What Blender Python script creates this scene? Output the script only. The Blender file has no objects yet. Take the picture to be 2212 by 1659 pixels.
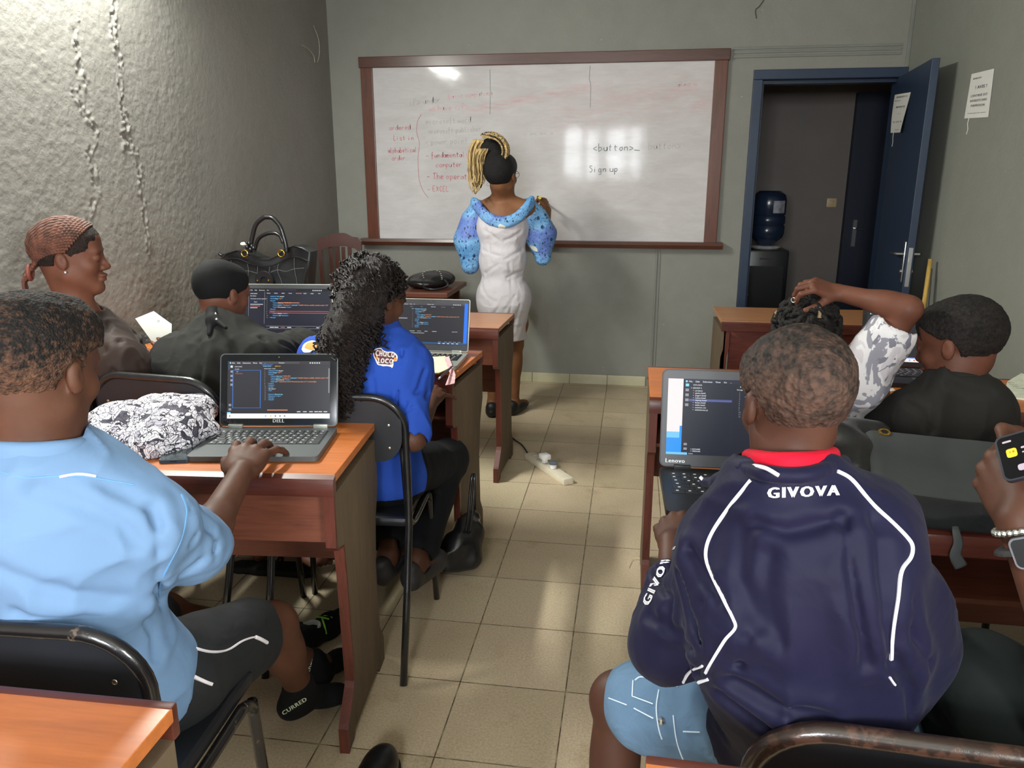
import bpy, bmesh, math, random
import numpy as np
from mathutils import Vector, Matrix
from mathutils.bvhtree import BVHTree

PI = math.pi
sc = bpy.context.scene
COL = sc.collection

# ------------------------------------------------------------------ camera
F_PX, PITCH, YAW, CAM_H = 1664.97, 0.2612924, 0.1528794, 1.4807
_cy, _sy = math.cos(YAW), math.sin(YAW)
FWD = np.array([-_sy * math.cos(PITCH), _cy * math.cos(PITCH), -math.sin(PITCH)])
RGT = np.array([_cy, _sy, 0.0])
UPV = np.cross(RGT, FWD)
CAM = np.array([0.0, 0.0, CAM_H])
cam_data = bpy.data.cameras.new('camera')
cam_data.sensor_fit = 'HORIZONTAL'
cam_data.sensor_width = 36.0
cam_data.lens = 36.0 * F_PX / 2212.0
cam_data.clip_start = 0.05
cam = bpy.data.objects.new('camera', cam_data)
COL.objects.link(cam)
cam.matrix_world = Matrix(((RGT[0], UPV[0], -FWD[0], 0), (RGT[1], UPV[1], -FWD[1], 0), (RGT[2], UPV[2], -FWD[2], CAM_H), (0, 0, 0, 1)))
sc.camera = cam

# ------------------------------------------------------------------ exposure, world
sc.view_settings.view_transform = 'Standard'
sc.view_settings.look = 'None'
sc.view_settings.exposure = 0.80
sc.view_settings.gamma = 1.0
sc.view_settings.use_curve_mapping = False
try:
    sc.cycles.use_denoising = True
    sc.cycles.max_bounces = 6
    sc.cycles.diffuse_bounces = 4
    sc.cycles.sample_clamp_indirect = 6.0
except Exception:
    pass
world = bpy.data.worlds.new('sky')
sc.world = world
world.use_nodes = True
_bg = world.node_tree.nodes['Background']
_bg.inputs[0].default_value = (0.72, 0.88, 1.0, 1)
_bg.inputs[1].default_value = 3.2

def area(name, loc, rot, sx, sy, power, col):
    l = bpy.data.lights.new(name, 'AREA'); l.shape = 'RECTANGLE'; l.size = sx; l.size_y = sy
    l.energy = power; l.color = col
    o = bpy.data.objects.new(name, l); COL.objects.link(o)
    o.location = loc; o.rotation_euler = rot
    return o
# daylight entering by the window in the wall behind the camera
area('window_daylight', (-0.54, -2.50, 2.05), (math.radians(84), 0, 0), 1.9, 1.15, 330, (0.93, 0.97, 1.0))
area('side_fill_light', (1.95, -1.15, 1.80), (math.radians(90), 0, math.radians(90)), 1.0, 1.1, 118, (0.97, 1.0, 0.95))  # added fill lamp outside an invented side opening, brightens the left wall
# the tube lamp of the left wall (its fixture is built with the room)
area('tube_glow', (-2.00, 2.70, 2.56), (0, math.radians(-38), 0), 0.10, 1.15, 50, (0.97, 1.0, 0.93))
# ------------------------------------------------------------------ helpers
def ray_px(u, v):
    return FWD + RGT * (u - 1106.0) / F_PX - UPV * (v - 829.5) / F_PX
def at(u, v, Y):
    """point of the place seen along the sight line of (u, v), at depth Y"""
    d = ray_px(u, v)
    return CAM + d * (Y / d[1])
def atz(u, v, Z):
    d = ray_px(u, v)
    return CAM + d * ((Z - CAM_H) / d[2])
def V3(*a): return np.array(a, float)
def nrm(v):
    v = np.asarray(v, float); return v / max(1e-9, np.linalg.norm(v))

MATS = {}
def _nodes(name):
    m = bpy.data.materials.new(name); m.use_nodes = True
    nt = m.node_tree; b = nt.nodes['Principled BSDF']
    return m, nt, b
def lin(c):
    return tuple(((x / 255.0) / 12.92 if x / 255.0 <= 0.04045 else ((x / 255.0 + 0.055) / 1.055) ** 2.4) for x in c)
def ramp(nt, fac, stops):
    r = nt.nodes.new('ShaderNodeValToRGB'); e = r.color_ramp.elements
    while len(e) < len(stops): e.new(0.5)
    for k, (p, c) in enumerate(stops):
        e[k].position = p; e[k].color = (*c, 1) if len(c) == 3 else c
    nt.links.new(fac, r.inputs[0]); return r.outputs[0]
def coords(nt, scale=(1, 1, 1), rot=(0, 0, 0), kind='Object', loc=(0, 0, 0)):
    t = nt.nodes.new('ShaderNodeTexCoord'); m = nt.nodes.new('ShaderNodeMapping')
    m.inputs['Scale'].default_value = scale; m.inputs['Rotation'].default_value = rot
    m.inputs['Location'].default_value = loc
    nt.links.new(t.outputs[kind], m.inputs[0]); return m.outputs[0]
def noise(nt, vec, scale, detail=3, rough=0.5, dist=0.0):
    n = nt.nodes.new('ShaderNodeTexNoise'); n.inputs['Scale'].default_value = scale
    n.inputs['Detail'].default_value = detail; n.inputs['Roughness'].default_value = rough
    n.inputs['Distortion'].default_value = dist
    if vec is not None: nt.links.new(vec, n.inputs['Vector'])
    return n
def voro(nt, vec, scale, feature='F1', rnd=1.0):
    n = nt.nodes.new('ShaderNodeTexVoronoi'); n.feature = feature; n.inputs['Scale'].default_value = scale
    n.inputs['Randomness'].default_value = rnd
    nt.links.new(vec, n.inputs['Vector']); return n
def mixc(nt, fac, a, b, mode='MIX'):
    m = nt.nodes.new('ShaderNodeMix'); m.data_type = 'RGBA'; m.blend_type = mode
    for s, x in ((0, fac), (6, a), (7, b)):
        if hasattr(x, 'is_output'): nt.links.new(x, m.inputs[s])
        elif s == 0: m.inputs[0].default_value = x
        else: m.inputs[s].default_value = (*x, 1)
    return m.outputs[2]
def mth(nt, op, a, b=None, c=None):
    m = nt.nodes.new('ShaderNodeMath'); m.operation = op
    for k, x in enumerate((a, b, c)):
        if x is None: continue
        if hasattr(x, 'is_output'): nt.links.new(x, m.inputs[k])
        else: m.inputs[k].default_value = x
    return m.outputs[0]
def bump(nt, b, height, strength=0.3, dist=0.01, prev=None):
    n = nt.nodes.new('ShaderNodeBump'); n.inputs['Strength'].default_value = strength
    n.inputs['Distance'].default_value = dist
    nt.links.new(height, n.inputs['Height'])
    if prev is not None: nt.links.new(prev, n.inputs['Normal'])
    nt.links.new(n.outputs[0], b.inputs['Normal']); return n.outputs[0]
def mat(name, col, rough=0.6, metal=0.0, var=0.12, nscale=30.0, bmp=0.0, bscale=200.0, spec=0.5, emit=0.0, coat=0.0, sheen=0.0, alpha=1.0, trans=0.0):
    if name in MATS: return MATS[name]
    m, nt, b = _nodes(name); c = lin(col)
    if var > 0:
        n = noise(nt, coords(nt), nscale, 3)
        out = ramp(nt, n.outputs['Fac'], [(0.3, tuple(x * (1 - var) for x in c)), (0.7, tuple(min(1, x * (1 + var)) for x in c))])
        nt.links.new(out, b.inputs['Base Color'])
    else: b.inputs['Base Color'].default_value = (*c, 1)
    b.inputs['Roughness'].default_value = rough; b.inputs['Metallic'].default_value = metal
    b.inputs['Specular IOR Level'].default_value = spec
    b.inputs['Coat Weight'].default_value = coat
    b.inputs['Sheen Weight'].default_value = sheen
    b.inputs['Transmission Weight'].default_value = trans
    if bmp > 0:
        n2 = noise(nt, coords(nt), bscale, 3); bump(nt, b, n2.outputs['Fac'], bmp, 0.004)
    if emit > 0:
        b.inputs['Emission Color'].default_value = (*c, 1); b.inputs['Emission Strength'].default_value = emit
    MATS[name] = m
    return m

# ---- mesh collecting
class MB:
    def __init__(s): s.v = []; s.f = []; s.m = []; s.mi = 0; s.n = 0
    def add(s, v, f, mi=None):
        v = np.asarray(v, float).reshape(-1, 3)
        s.v.append(v); s.f += [tuple(int(i) + s.n for i in q) for q in f]
        s.m += [s.mi if mi is None else mi] * len(f); s.n += len(v)
        return s
    def box(s, x0, x1, y0, y1, z0, z1, bev=0.0, M=None, mi=None):
        if bev <= 0:
            v = [(x, y, z) for z in (z0, z1) for y in (y0, y1) for x in (x0, x1)]
            f = [(0, 2, 3, 1), (4, 5, 7, 6), (0, 1, 5, 4), (2, 6, 7, 3), (0, 4, 6, 2), (1, 3, 7, 5)]
        else:
            bm = bmesh.new(); bmesh.ops.create_cube(bm, size=1)
            for q in bm.verts: q.co = Vector(((x0 + x1) / 2 + q.co.x * (x1 - x0), (y0 + y1) / 2 + q.co.y * (y1 - y0), (z0 + z1) / 2 + q.co.z * (z1 - z0)))
            bmesh.ops.bevel(bm, geom=bm.edges[:], offset=min(bev, .49 * min(abs(x1 - x0), abs(y1 - y0), abs(z1 - z0))), segments=2, affect='EDGES', profile=0.6)
            v = [tuple(q.co) for q in bm.verts]; bm.verts.index_update(); f = [[q.index for q in p.verts] for p in bm.faces]; bm.free()
        v = np.array(v)
        if M is not None: v = v @ M[:3, :3].T + M[:3, 3]
        return s.add(v, f, mi)
    def prism(s, poly, axis, a, b, M=None, mi=None):
        """poly: 2D outline; axis 'x': points are (y,z); 'y': (x,z); 'z': (x,y)"""
        n = len(poly); v = []
        for t in (a, b):
            for p, q in poly:
                v.append((t, p, q) if axis == 'x' else (p, t, q) if axis == 'y' else (p, q, t))
        f = [tuple(range(n)), tuple(range(2 * n - 1, n - 1, -1))] + [(i, i + n, (i + 1) % n + n, (i + 1) % n) for i in range(n)]
        v = np.array(v, float)
        if M is not None: v = v @ M[:3, :3].T + M[:3, 3]
        return s.add(v, f, mi)
    def tube(s, pts, r, n=8, cap=True, closed=False, mi=None, flat=1.0):
        P = np.asarray(pts, float); L = len(P)
        r = np.full(L, r) if np.isscalar(r) else np.asarray(r, float)
        T = np.gradient(P, axis=0) if not closed else (np.roll(P, -1, 0) - np.roll(P, 1, 0))
        T /= np.maximum(np.linalg.norm(T, axis=1, keepdims=True), 1e-9)
        up = np.array([0, 0, 1.0]) if abs(T[0][2]) < 0.9 else np.array([1.0, 0, 0])
        N = np.zeros_like(P); a = up
        for i in range(L):
            a = a - T[i] * (a @ T[i]); a /= max(np.linalg.norm(a), 1e-9); N[i] = a
        B = np.cross(T, N); th = np.linspace(0, 2 * PI, n, endpoint=False)
        v = P[:, None, :] + r[:, None, None] * (np.cos(th)[None, :, None] * N[:, None, :] * flat + np.sin(th)[None, :, None] * B[:, None, :])
        f = []
        for i in range(L if closed else L - 1):
            j = (i + 1) % L
            for k in range(n):
                l = (k + 1) % n; f.append((i * n + k, i * n + l, j * n + l, j * n + k))
        if cap and not closed: f += [tuple(range(n - 1, -1, -1)), tuple(range((L - 1) * n, L * n))]
        return s.add(v.reshape(-1, 3), f, mi)
    def lathe(s, prof, n=24, M=None, mi=None):
        """prof: (radius, z) list around z"""
        th = np.linspace(0, 2 * PI, n, endpoint=False); v = []
        for r, z in prof: v += [(r * math.cos(t), r * math.sin(t), z) for t in th]
        f = []
        for i in range(len(prof) - 1):
            for k in range(n):
                l = (k + 1) % n; f.append((i * n + k, i * n + l, (i + 1) * n + l, (i + 1) * n + k))
        f += [tuple(range(n - 1, -1, -1)), tuple(range((len(prof) - 1) * n, len(prof) * n))]
        v = np.array(v)
        if M is not None: v = v @ M[:3, :3].T + M[:3, 3]
        return s.add(v, f, mi)
    def ball(s, c, r, M=None, n=10, mi=None):
        r = (r, r, r) if np.isscalar(r) else r
        prof = []; v = []; f = []
        m = n
        for i in range(m + 1):
            ph = PI * i / m
            for k in range(2 * n):
                t = PI * k / n
                v.append((math.sin(ph) * math.cos(t), math.sin(ph) * math.sin(t), math.cos(ph)))
        for i in range(m):
            for k in range(2 * n):
                l = (k + 1) % (2 * n); f.append((i * 2 * n + k, (i + 1) * 2 * n + k, (i + 1) * 2 * n + l, i * 2 * n + l))
        v = np.array(v) * np.array(r)
        if M is not None: v = v @ M.T
        return s.add(v + np.asarray(c), f, mi)
    def build(s, name, mats, parent=None, M=None, smooth=False, O=None):
        v = np.concatenate(s.v) if s.v else np.zeros((0, 3))
        if O is not None: v = v - np.asarray(O)
        me = bpy.data.meshes.new(name)
        me.from_pydata(v.tolist(), [], s.f)
        mats = mats if isinstance(mats, (list, tuple)) else [mats]
        for m in mats: me.materials.append(m)
        if len(mats) > 1: me.polygons.foreach_set('material_index', s.m)
        if smooth: me.polygons.foreach_set('use_smooth', [True] * len(me.polygons))
        me.update()
        o = bpy.data.objects.new(name, me); COL.objects.link(o)
        if parent is not None: o.parent = parent
        elif O is not None: o.location = tuple(O)
        return o

def smooth_angle(o, ang=35):
    """smooth shading with edges sharper than ang kept hard"""
    me = o.data; bm = bmesh.new(); bm.from_mesh(me)
    bmesh.ops.recalc_face_normals(bm, faces=bm.faces[:])
    for e in bm.edges:
        if len(e.link_faces) == 2 and e.calc_face_angle(0) > math.radians(ang): e.smooth = False
    for f in bm.faces: f.smooth = True
    bm.to_mesh(me); bm.free(); return o

def tag(o, label=None, cat=None, group=None, kind=None):
    if label: o['label'] = label
    if cat: o['category'] = cat
    if group: o['group'] = group
    if kind: o['kind'] = kind
    return o
def thing(name, label, cat, loc=(0, 0, 0), rz=0.0, group=None):
    o = bpy.data.objects.new(name, None); COL.objects.link(o); o.empty_display_size = 0.1
    o.location = tuple(loc); o.rotation_euler = (0, 0, rz)
    return tag(o, label, cat, group)
def structure(o): o['kind'] = 'structure'; return o
def part_label(o, s): o['label'] = s; return o
def copy_tree(o, parent=None):
    c = o.copy(); COL.objects.link(c)
    if parent is not None: c.parent = parent
    for ch in list(o.children): copy_tree(ch, c)
    return c
def rotM(rx=0, ry=0, rz=0, loc=(0, 0, 0)):
    M = (Matrix.Translation(loc) @ Matrix.Rotation(rz, 4, 'Z') @ Matrix.Rotation(ry, 4, 'Y') @ Matrix.Rotation(rx, 4, 'X'))
    return np.array(M)
def spline(pts, n=8):
    """Catmull-Rom through pts"""
    P = np.asarray(pts, float); Q = np.vstack([2 * P[0] - P[1], P, 2 * P[-1] - P[-2]]); out = []
    for i in range(1, len(Q) - 2):
        for t in np.linspace(0, 1, n, endpoint=False):
            a, b, c, d = Q[i - 1], Q[i], Q[i + 1], Q[i + 2]
            out.append(0.5 * ((2 * b) + (-a + c) * t + (2 * a - 5 * b + 4 * c - d) * t * t + (-a + 3 * b - 3 * c + d) * t ** 3))
    out.append(P[-1]); return np.array(out)
def rrect(x0, x1, y0, y1, r, n=5):
    out = []
    for cx, cy, a0 in ((x1 - r, y1 - r, 0), (x0 + r, y1 - r, 90), (x0 + r, y0 + r, 180), (x1 - r, y0 + r, 270)):
        for k in range(n + 1):
            t = math.radians(a0 + 90 * k / n); out.append((cx + r * math.cos(t), cy + r * math.sin(t)))
    return out

# ---- letters of the built-in font as flat triangles, one mesh per character
GLYPH = {}
def _load_glyphs():
    chars = [chr(c) for c in range(33, 127)]
    obs = []
    for c in chars:
        for s in (c, c + '|'):
            cu = bpy.data.curves.new('g', 'FONT'); cu.body = s; cu.resolution_u = 2
            o = bpy.data.objects.new('g', cu); COL.objects.link(o); obs.append((c, s, o))
    cu = bpy.data.curves.new('g', 'FONT'); cu.body = '|'; ref = bpy.data.objects.new('g', cu); COL.objects.link(ref)
    dg = bpy.context.evaluated_depsgraph_get(); dg.update()
    def ext(o):
        e = o.evaluated_get(dg); me = e.to_mesh()
        v = np.array([tuple(q.co) for q in me.vertices]); f = [tuple(p.vertices) for p in me.polygons]
        e.to_mesh_clear(); return v, f
    rv, _ = ext(ref); rx = rv[:, 0].max()
    for i in range(0, len(obs), 2):
        c = obs[i][0]; v, f = ext(obs[i][2]); w, _ = ext(obs[i + 1][2])
        GLYPH[c] = (v, f, w[:, 0].max() - rx)
    for _, _, o in obs:
        d = o.data; bpy.data.objects.remove(o); bpy.data.curves.remove(d)
    d = ref.data; bpy.data.objects.remove(ref); bpy.data.curves.remove(d)
_load_glyphs()
def text2d(s, size, bold=0.0, slant=0.0, track=0.0):
    """-> (verts Nx2, faces, width), baseline at y=0"""
    V, Fc, x, n = [], [], 0.0, 0
    for ch in s:
        if ch == ' ': x += 0.30 + track; continue
        v, f, adv = GLYPH.get(ch, GLYPH['o'])
        for dx in ((0.0,) if bold <= 0 else (0.0, bold)):
            p = v[:, :2].copy(); p[:, 0] += x + dx + slant * p[:, 1]
            V.append(p); Fc += [tuple(i + n for i in q) for q in f]; n += len(p)
        x += adv + bold + track
    return (np.concatenate(V) * size if V else np.zeros((0, 2))), Fc, x * size

# ------------------------------------------------------------------ soft solids (signed distances -> one continuous mesh)
def C(a, b, ra, rb=None, k=0.02): return ('c', np.asarray(a, float), np.asarray(b, float), ra, ra if rb is None else rb, k)
def E(c, r, R=None, k=0.02): return ('e', np.asarray(c, float), np.asarray(r, float), np.eye(3) if R is None else np.asarray(R, float), k)
def B(c, h, R=None, rnd=0.01, k=0.01): return ('b', np.asarray(c, float), np.asarray(h, float), np.eye(3) if R is None else np.asarray(R, float), rnd, k)
def cut(p): return ('-',) + p           # smooth subtraction of a primitive
def G(prims, k): return ('g', prims, k)
def _d(p, P):
    t = p[0]
    if t == 'c':
        a, b, ra, rb = p[1:5]; ba = b - a; h = np.clip((P - a) @ ba / max(ba @ ba, 1e-12), 0, 1)
        return np.linalg.norm(P - a - h[:, None] * ba, axis=1) - (ra + (rb - ra) * h)
    if t == 'e':
        q = (P - p[1]) @ p[3].T; k0 = np.linalg.norm(q / p[2], axis=1); k1 = np.linalg.norm(q / (p[2] ** 2), axis=1)
        return np.where(k1 > 1e-9, k0 * (k0 - 1) / np.maximum(k1, 1e-9), -min(p[2]))
    if t == 'b':
        q = np.abs((P - p[1]) @ p[3].T) - p[2] + p[4]
        return np.linalg.norm(np.maximum(q, 0), axis=1) + np.minimum(q.max(1), 0) - p[4]
    if t == 'g': return field(p[1], P)
    if t == 'f': return p[1](P)
def field(prims, P):
    d = None
    for p in prims:
        sub = p[0] == '-'
        q = p[1:] if sub else p
        x = _d(q, P); k = max(q[-1], 1e-4)
        if d is None: d = x; continue
        if sub: d = -_smin(-d, x, k)
        else: d = _smin(d, x, k)
    return d
def _smin(a, b, k):
    h = np.maximum(k - np.abs(a - b), 0) / k
    return np.minimum(a, b) - h * h * k * 0.25
def bounds(prims):
    lo = np.full(3, 1e9); hi = -lo
    for p in prims:
        if p[0] == '-' or p[0] == 'f': continue
        if p[0] == 'c': pts = [p[1] - p[3], p[1] + p[3], p[2] - p[4], p[2] + p[4]]
        elif p[0] == 'e': e = np.sqrt(((p[3].T * p[2]) ** 2).sum(1)); pts = [p[1] - e, p[1] + e]
        elif p[0] == 'b': e = np.abs(p[3].T) @ p[2]; pts = [p[1] - e, p[1] + e]
        elif p[0] == 'g': a, b = bounds(p[1]); pts = [a, b]
        lo = np.minimum(lo, np.min(pts, 0)); hi = np.maximum(hi, np.max(pts, 0))
    return lo, hi
_rt = np.random.RandomState(5).rand(32, 32, 32)
def vnoise(P):
    i = np.floor(P).astype(int); f = P - i; f = f * f * (3 - 2 * f); i &= 31; j = (i + 1) & 31
    def g(a, b, c): return _rt[a, b, c]
    x0, y0, z0 = i.T; x1, y1, z1 = j.T; fx, fy, fz = f.T
    a = g(x0, y0, z0) * (1 - fx) + g(x1, y0, z0) * fx; b = g(x0, y1, z0) * (1 - fx) + g(x1, y1, z0) * fx
    c = g(x0, y0, z1) * (1 - fx) + g(x1, y0, z1) * fx; d = g(x0, y1, z1) * (1 - fx) + g(x1, y1, z1) * fx
    return (a * (1 - fy) + b * fy) * (1 - fz) + (c * (1 - fy) + d * fy) * fz
def ridged(P): return 1 - np.abs(2 * vnoise(P) - 1)
def folds(P, segs):
    """authored creases: (a, b, width, depth)"""
    d = np.zeros(len(P))
    for a, b, w, dep in segs:
        a = np.asarray(a, float); ba = np.asarray(b, float) - a
        h = np.clip((P - a) @ ba / max(ba @ ba, 1e-12), 0, 1)
        q = np.linalg.norm(P - a - h[:, None] * ba, axis=1)
        d += dep * np.exp(-(q / w) ** 2) * np.sin(PI * np.clip(0.15 + 0.7 * h, 0, 1))
    return d
def mesh_field(fn, lo, hi, h, proj=2):
    """surface nets on a sparse grid"""
    BL = 8; lo = np.asarray(lo) - 2.5 * h; hi = np.asarray(hi) + 2.5 * h
    nb = np.ceil((hi - lo) / (h * BL)).astype(int); nb = np.maximum(nb, 1)
    N = nb * BL + 1
    gi = np.stack(np.meshgrid(*[np.arange(n) for n in nb], indexing='ij'), -1).reshape(-1, 3)
    cc = lo + (gi + 0.5) * BL * h; dc = fn(cc)
    act = np.abs(dc) < BL * h * 1.25
    val = np.ones(N, np.float32)
    far = gi[(~act) & (dc < 0)]
    for a, b, c in far: val[a * BL:(a + 1) * BL + 1, b * BL:(b + 1) * BL + 1, c * BL:(c + 1) * BL + 1] = -1
    mask = np.zeros(N, bool)
    for a, b, c in gi[act]: mask[a * BL:(a + 1) * BL + 1, b * BL:(b + 1) * BL + 1, c * BL:(c + 1) * BL + 1] = True
    idx = np.argwhere(mask); P = lo + idx * h
    out = np.empty(len(P), np.float32)
    for s in range(0, len(P), 200000): out[s:s + 200000] = fn(P[s:s + 200000])
    val[mask] = out
    sg = val < 0
    cn = [sg[i:N[0] - 1 + i, j:N[1] - 1 + j, k:N[2] - 1 + k] for i in (0, 1) for j in (0, 1) for k in (0, 1)]
    s = np.sum(cn, 0, dtype=np.int8); cell = (s > 0) & (s < 8)
    ci = np.argwhere(cell); vid = np.full(cell.shape, -1, np.int32); vid[cell] = np.arange(len(ci))
    acc = np.zeros((len(ci), 3)); cnt = np.zeros(len(ci))
    off = [(i, j, k) for i in (0, 1) for j in (0, 1) for k in (0, 1)]
    for a in range(8):
        for ax in range(3):
            if off[a][ax]: continue
            o0 = np.array(off[a]); o1 = o0.copy(); o1[ax] = 1
            v0 = val[tuple((ci + o0).T)]; v1 = val[tuple((ci + o1).T)]; m = (v0 < 0) != (v1 < 0)
            t = np.where(m, v0 / np.where(m, v0 - v1, 1), 0)
            p = o0 + (o1 - o0) * t[:, None]
            acc[m] += p[m]; cnt[m] += 1
    V = lo + (ci + acc / np.maximum(cnt, 1)[:, None]) * h
    faces = []
    for ax in range(3):
        b, c = (ax + 1) % 3, (ax + 2) % 3
        sl0 = [slice(None)] * 3; sl1 = [slice(None)] * 3
        sl0[ax] = slice(0, N[ax] - 1); sl1[ax] = slice(1, N[ax])
        e = np.argwhere(sg[tuple(sl0)] != sg[tuple(sl1)])
        e = e[(e[:, b] > 0) & (e[:, c] > 0) & (e[:, b] < N[b] - 1) & (e[:, c] < N[c] - 1)]
        fl = sg[tuple(e.T)]
        q = []
        for db, dc_ in ((0, 0), (-1, 0), (-1, -1), (0, -1)):
            g = e.copy(); g[:, b] += db; g[:, c] += dc_; q.append(vid[tuple(g.T)])
        q = np.stack(q, 1); q[~fl] = q[~fl][:, ::-1]; faces.append(q)
    Fq = np.concatenate(faces); Fq = Fq[(Fq >= 0).all(1)]
    for _ in range(proj):
        d = fn(V); e = h * 0.5; g = np.stack([fn(V + np.eye(3)[i] * e) - d for i in range(3)], 1) / e
        V = V - np.clip(d, -h, h)[:, None] * g / np.maximum((g * g).sum(1, keepdims=True), 0.25)
    return V, Fq
class Soft:
    def __init__(s, V, Fq): s.V = V; s.F = Fq; s._b = None
    def bvh(s):
        if s._b is None: s._b = BVHTree.FromPolygons(s.V.tolist(), s.F.tolist())
        return s._b
    def build(s, name, mats, parent=None, O=None, mi=None):
        me = bpy.data.meshes.new(name); v = s.V - (np.asarray(O) if O is not None else 0)
        n, m = len(v), len(s.F)
        me.vertices.add(n); me.vertices.foreach_set('co', v.astype(np.float32).ravel())
        me.loops.add(4 * m); me.loops.foreach_set('vertex_index', s.F.astype(np.int32).ravel())
        me.polygons.add(m); me.polygons.foreach_set('loop_start', np.arange(0, 4 * m, 4, dtype=np.int32))
        me.polygons.foreach_set('loop_total', np.full(m, 4, np.int32))
        mats = mats if isinstance(mats, (list, tuple)) else [mats]
        for q in mats: me.materials.append(q)
        if mi is not None: me.polygons.foreach_set('material_index', np.asarray(mi, np.int32))
        me.polygons.foreach_set('use_smooth', [True] * m)
        me.update(calc_edges=True); me.validate()
        o = bpy.data.objects.new(name, me); COL.objects.link(o)
        if parent is not None: o.parent = parent
        elif O is not None: o.location = tuple(O)
        return o
    def centers(s): return s.V[s.F].mean(1)
def soft(prims, h, disp=None, clip=None, proj=2):
    """prims blended; disp(P) is added to the distance; clip(P)>0 removes"""
    lo, hi = bounds(prims)
    def fn(P):
        d = field(prims, P)
        if disp is not None: d = d + disp(P)
        if clip is not None: d = np.maximum(d, clip(P))
        return d
    V, Fq = mesh_field(fn, lo - 0.012, hi + 0.012, h, proj)
    return Soft(V, Fq)
def half(p, n):
    """plane: positive on the side n points to"""
    p = np.asarray(p, float); n = nrm(n); return lambda P: (P - p) @ n
def cast(bvh, u, v, off=0.0015):
    d = Vector(nrm(ray_px(u, v))); h = bvh.ray_cast(Vector(CAM), d)
    if h[0] is None: return None
    n = h[1]
    if n.dot(d) > 0: n = -n
    return np.array(h[0] + n * off), np.array(n)
def trace(bvh, pts, off=0.0015, step=6.0):
    """points of the surface under a drawn line"""
    out = []; P = spline(np.array([(a, b, 0) for a, b in pts]), 6)[:, :2]
    for a, b in zip(P[:-1], P[1:]):
        n = max(1, int(np.hypot(*(b - a)) / step))
        for t in range(n):
            q = a + (b - a) * t / n; r = cast(bvh, q[0], q[1], off)
            if r is not None and (not out or np.linalg.norm(r[0] - out[-1][0]) < 0.08): out.append(r)
    return out
def ribbon(mb, hits, w, mi=None, th=0.0012):
    """narrow raised band lying on the surface"""
    if len(hits) < 2: return
    P = np.array([h[0] for h in hits]); N = np.array([h[1] for h in hits])
    for _ in range(3): P[1:-1] = (P[:-2] + 2 * P[1:-1] + P[2:]) / 4; N[1:-1] = (N[:-2] + 2 * N[1:-1] + N[2:]) / 4
    N /= np.linalg.norm(N, axis=1, keepdims=True)
    T = np.gradient(P, axis=0); S = np.cross(N, T); S /= np.maximum(np.linalg.norm(S, axis=1, keepdims=True), 1e-9)
    v = []; prof = [(-1, -1), (-0.8, 1), (0.8, 1), (1, -1)]
    for i in range(len(P)):
        for a, b in prof: v.append(P[i] + S[i] * a * w / 2 + N[i] * b * th)
    f = []; n = 4
    for i in range(len(P) - 1):
        for k in range(n): l = (k + 1) % n; f.append((i * n + k, i * n + l, (i + 1) * n + l, (i + 1) * n + k))
    f += [(3, 2, 1, 0), tuple((len(P) - 1) * n + k for k in range(4))]
    mb.add(v, f, mi)
def print_on(mb, bvh, V2, F2, fpx, off=0.0015, mi=None, sub=0):
    """lay flat artwork onto a garment or cover; fpx maps its 2D points to sight lines"""
    vs, ok = [], []
    for p in V2:
        u, v = fpx(p); r = cast(bvh, u, v, off)
        ok.append(r is not None); vs.append(r[0] if r is not None else (0, 0, 0))
    mb.add(vs, [f for f in F2 if all(ok[i] for i in f)] if all(ok) or True else [], mi)
# ------------------------------------------------------------------ people
def frame(fwd, up=(0, 0, 1)):
    """rows: right, forward, up"""
    f = nrm(fwd); r = nrm(np.cross(f, np.asarray(up, float))); return np.array([r, f, np.cross(r, f)])
def skin_mat(name, col, dark=None):
    if name in MATS: return MATS[name]
    m, nt, b = _nodes(name); c = lin(col)
    n = noise(nt, coords(nt), 14, 4); n2 = noise(nt, coords(nt), 120, 3)
    o = ramp(nt, n.outputs['Fac'], [(0.3, tuple(x * 0.82 for x in c)), (0.7, tuple(min(1, x * 1.15) for x in c))])
    nt.links.new(o, b.inputs['Base Color'])
    b.inputs['Roughness'].default_value = 0.56; b.inputs['Specular IOR Level'].default_value = 0.28
    b.inputs['Subsurface Weight'].default_value = 0.08; b.inputs['Subsurface Radius'].default_value = (0.02, 0.008, 0.005)
    b.inputs['Subsurface Scale'].default_value = 0.3
    bump(nt, b, n2.outputs['Fac'], 0.12, 0.002)
    MATS[name] = m; return m
def cloth_mat(name, col, rough=0.85, weave=900.0, col2=None, var=0.07, sheen=0.1, wr=0.25, wrs=16):
    if name in MATS: return MATS[name]
    m, nt, b = _nodes(name); c = lin(col)
    n = noise(nt, coords(nt), 5, 4)
    o = ramp(nt, n.outputs['Fac'], [(0.3, tuple(x * (1 - var) for x in c)), (0.7, tuple(min(1, x * (1 + var)) for x in c))])
    nt.links.new(o, b.inputs['Base Color']); b.inputs['Roughness'].default_value = rough
    b.inputs['Sheen Weight'].default_value = sheen * .15; b.inputs['Specular IOR Level'].default_value = 0.13
    n2 = noise(nt, coords(nt), weave, 2); n3 = noise(nt, coords(nt), wrs, 3, 0.45, 0.6)
    k = bump(nt, b, n3.outputs['Fac'], wr, 0.02); bump(nt, b, n2.outputs['Fac'], 0.12, 0.001, k)
    MATS[name] = m; return m

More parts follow.
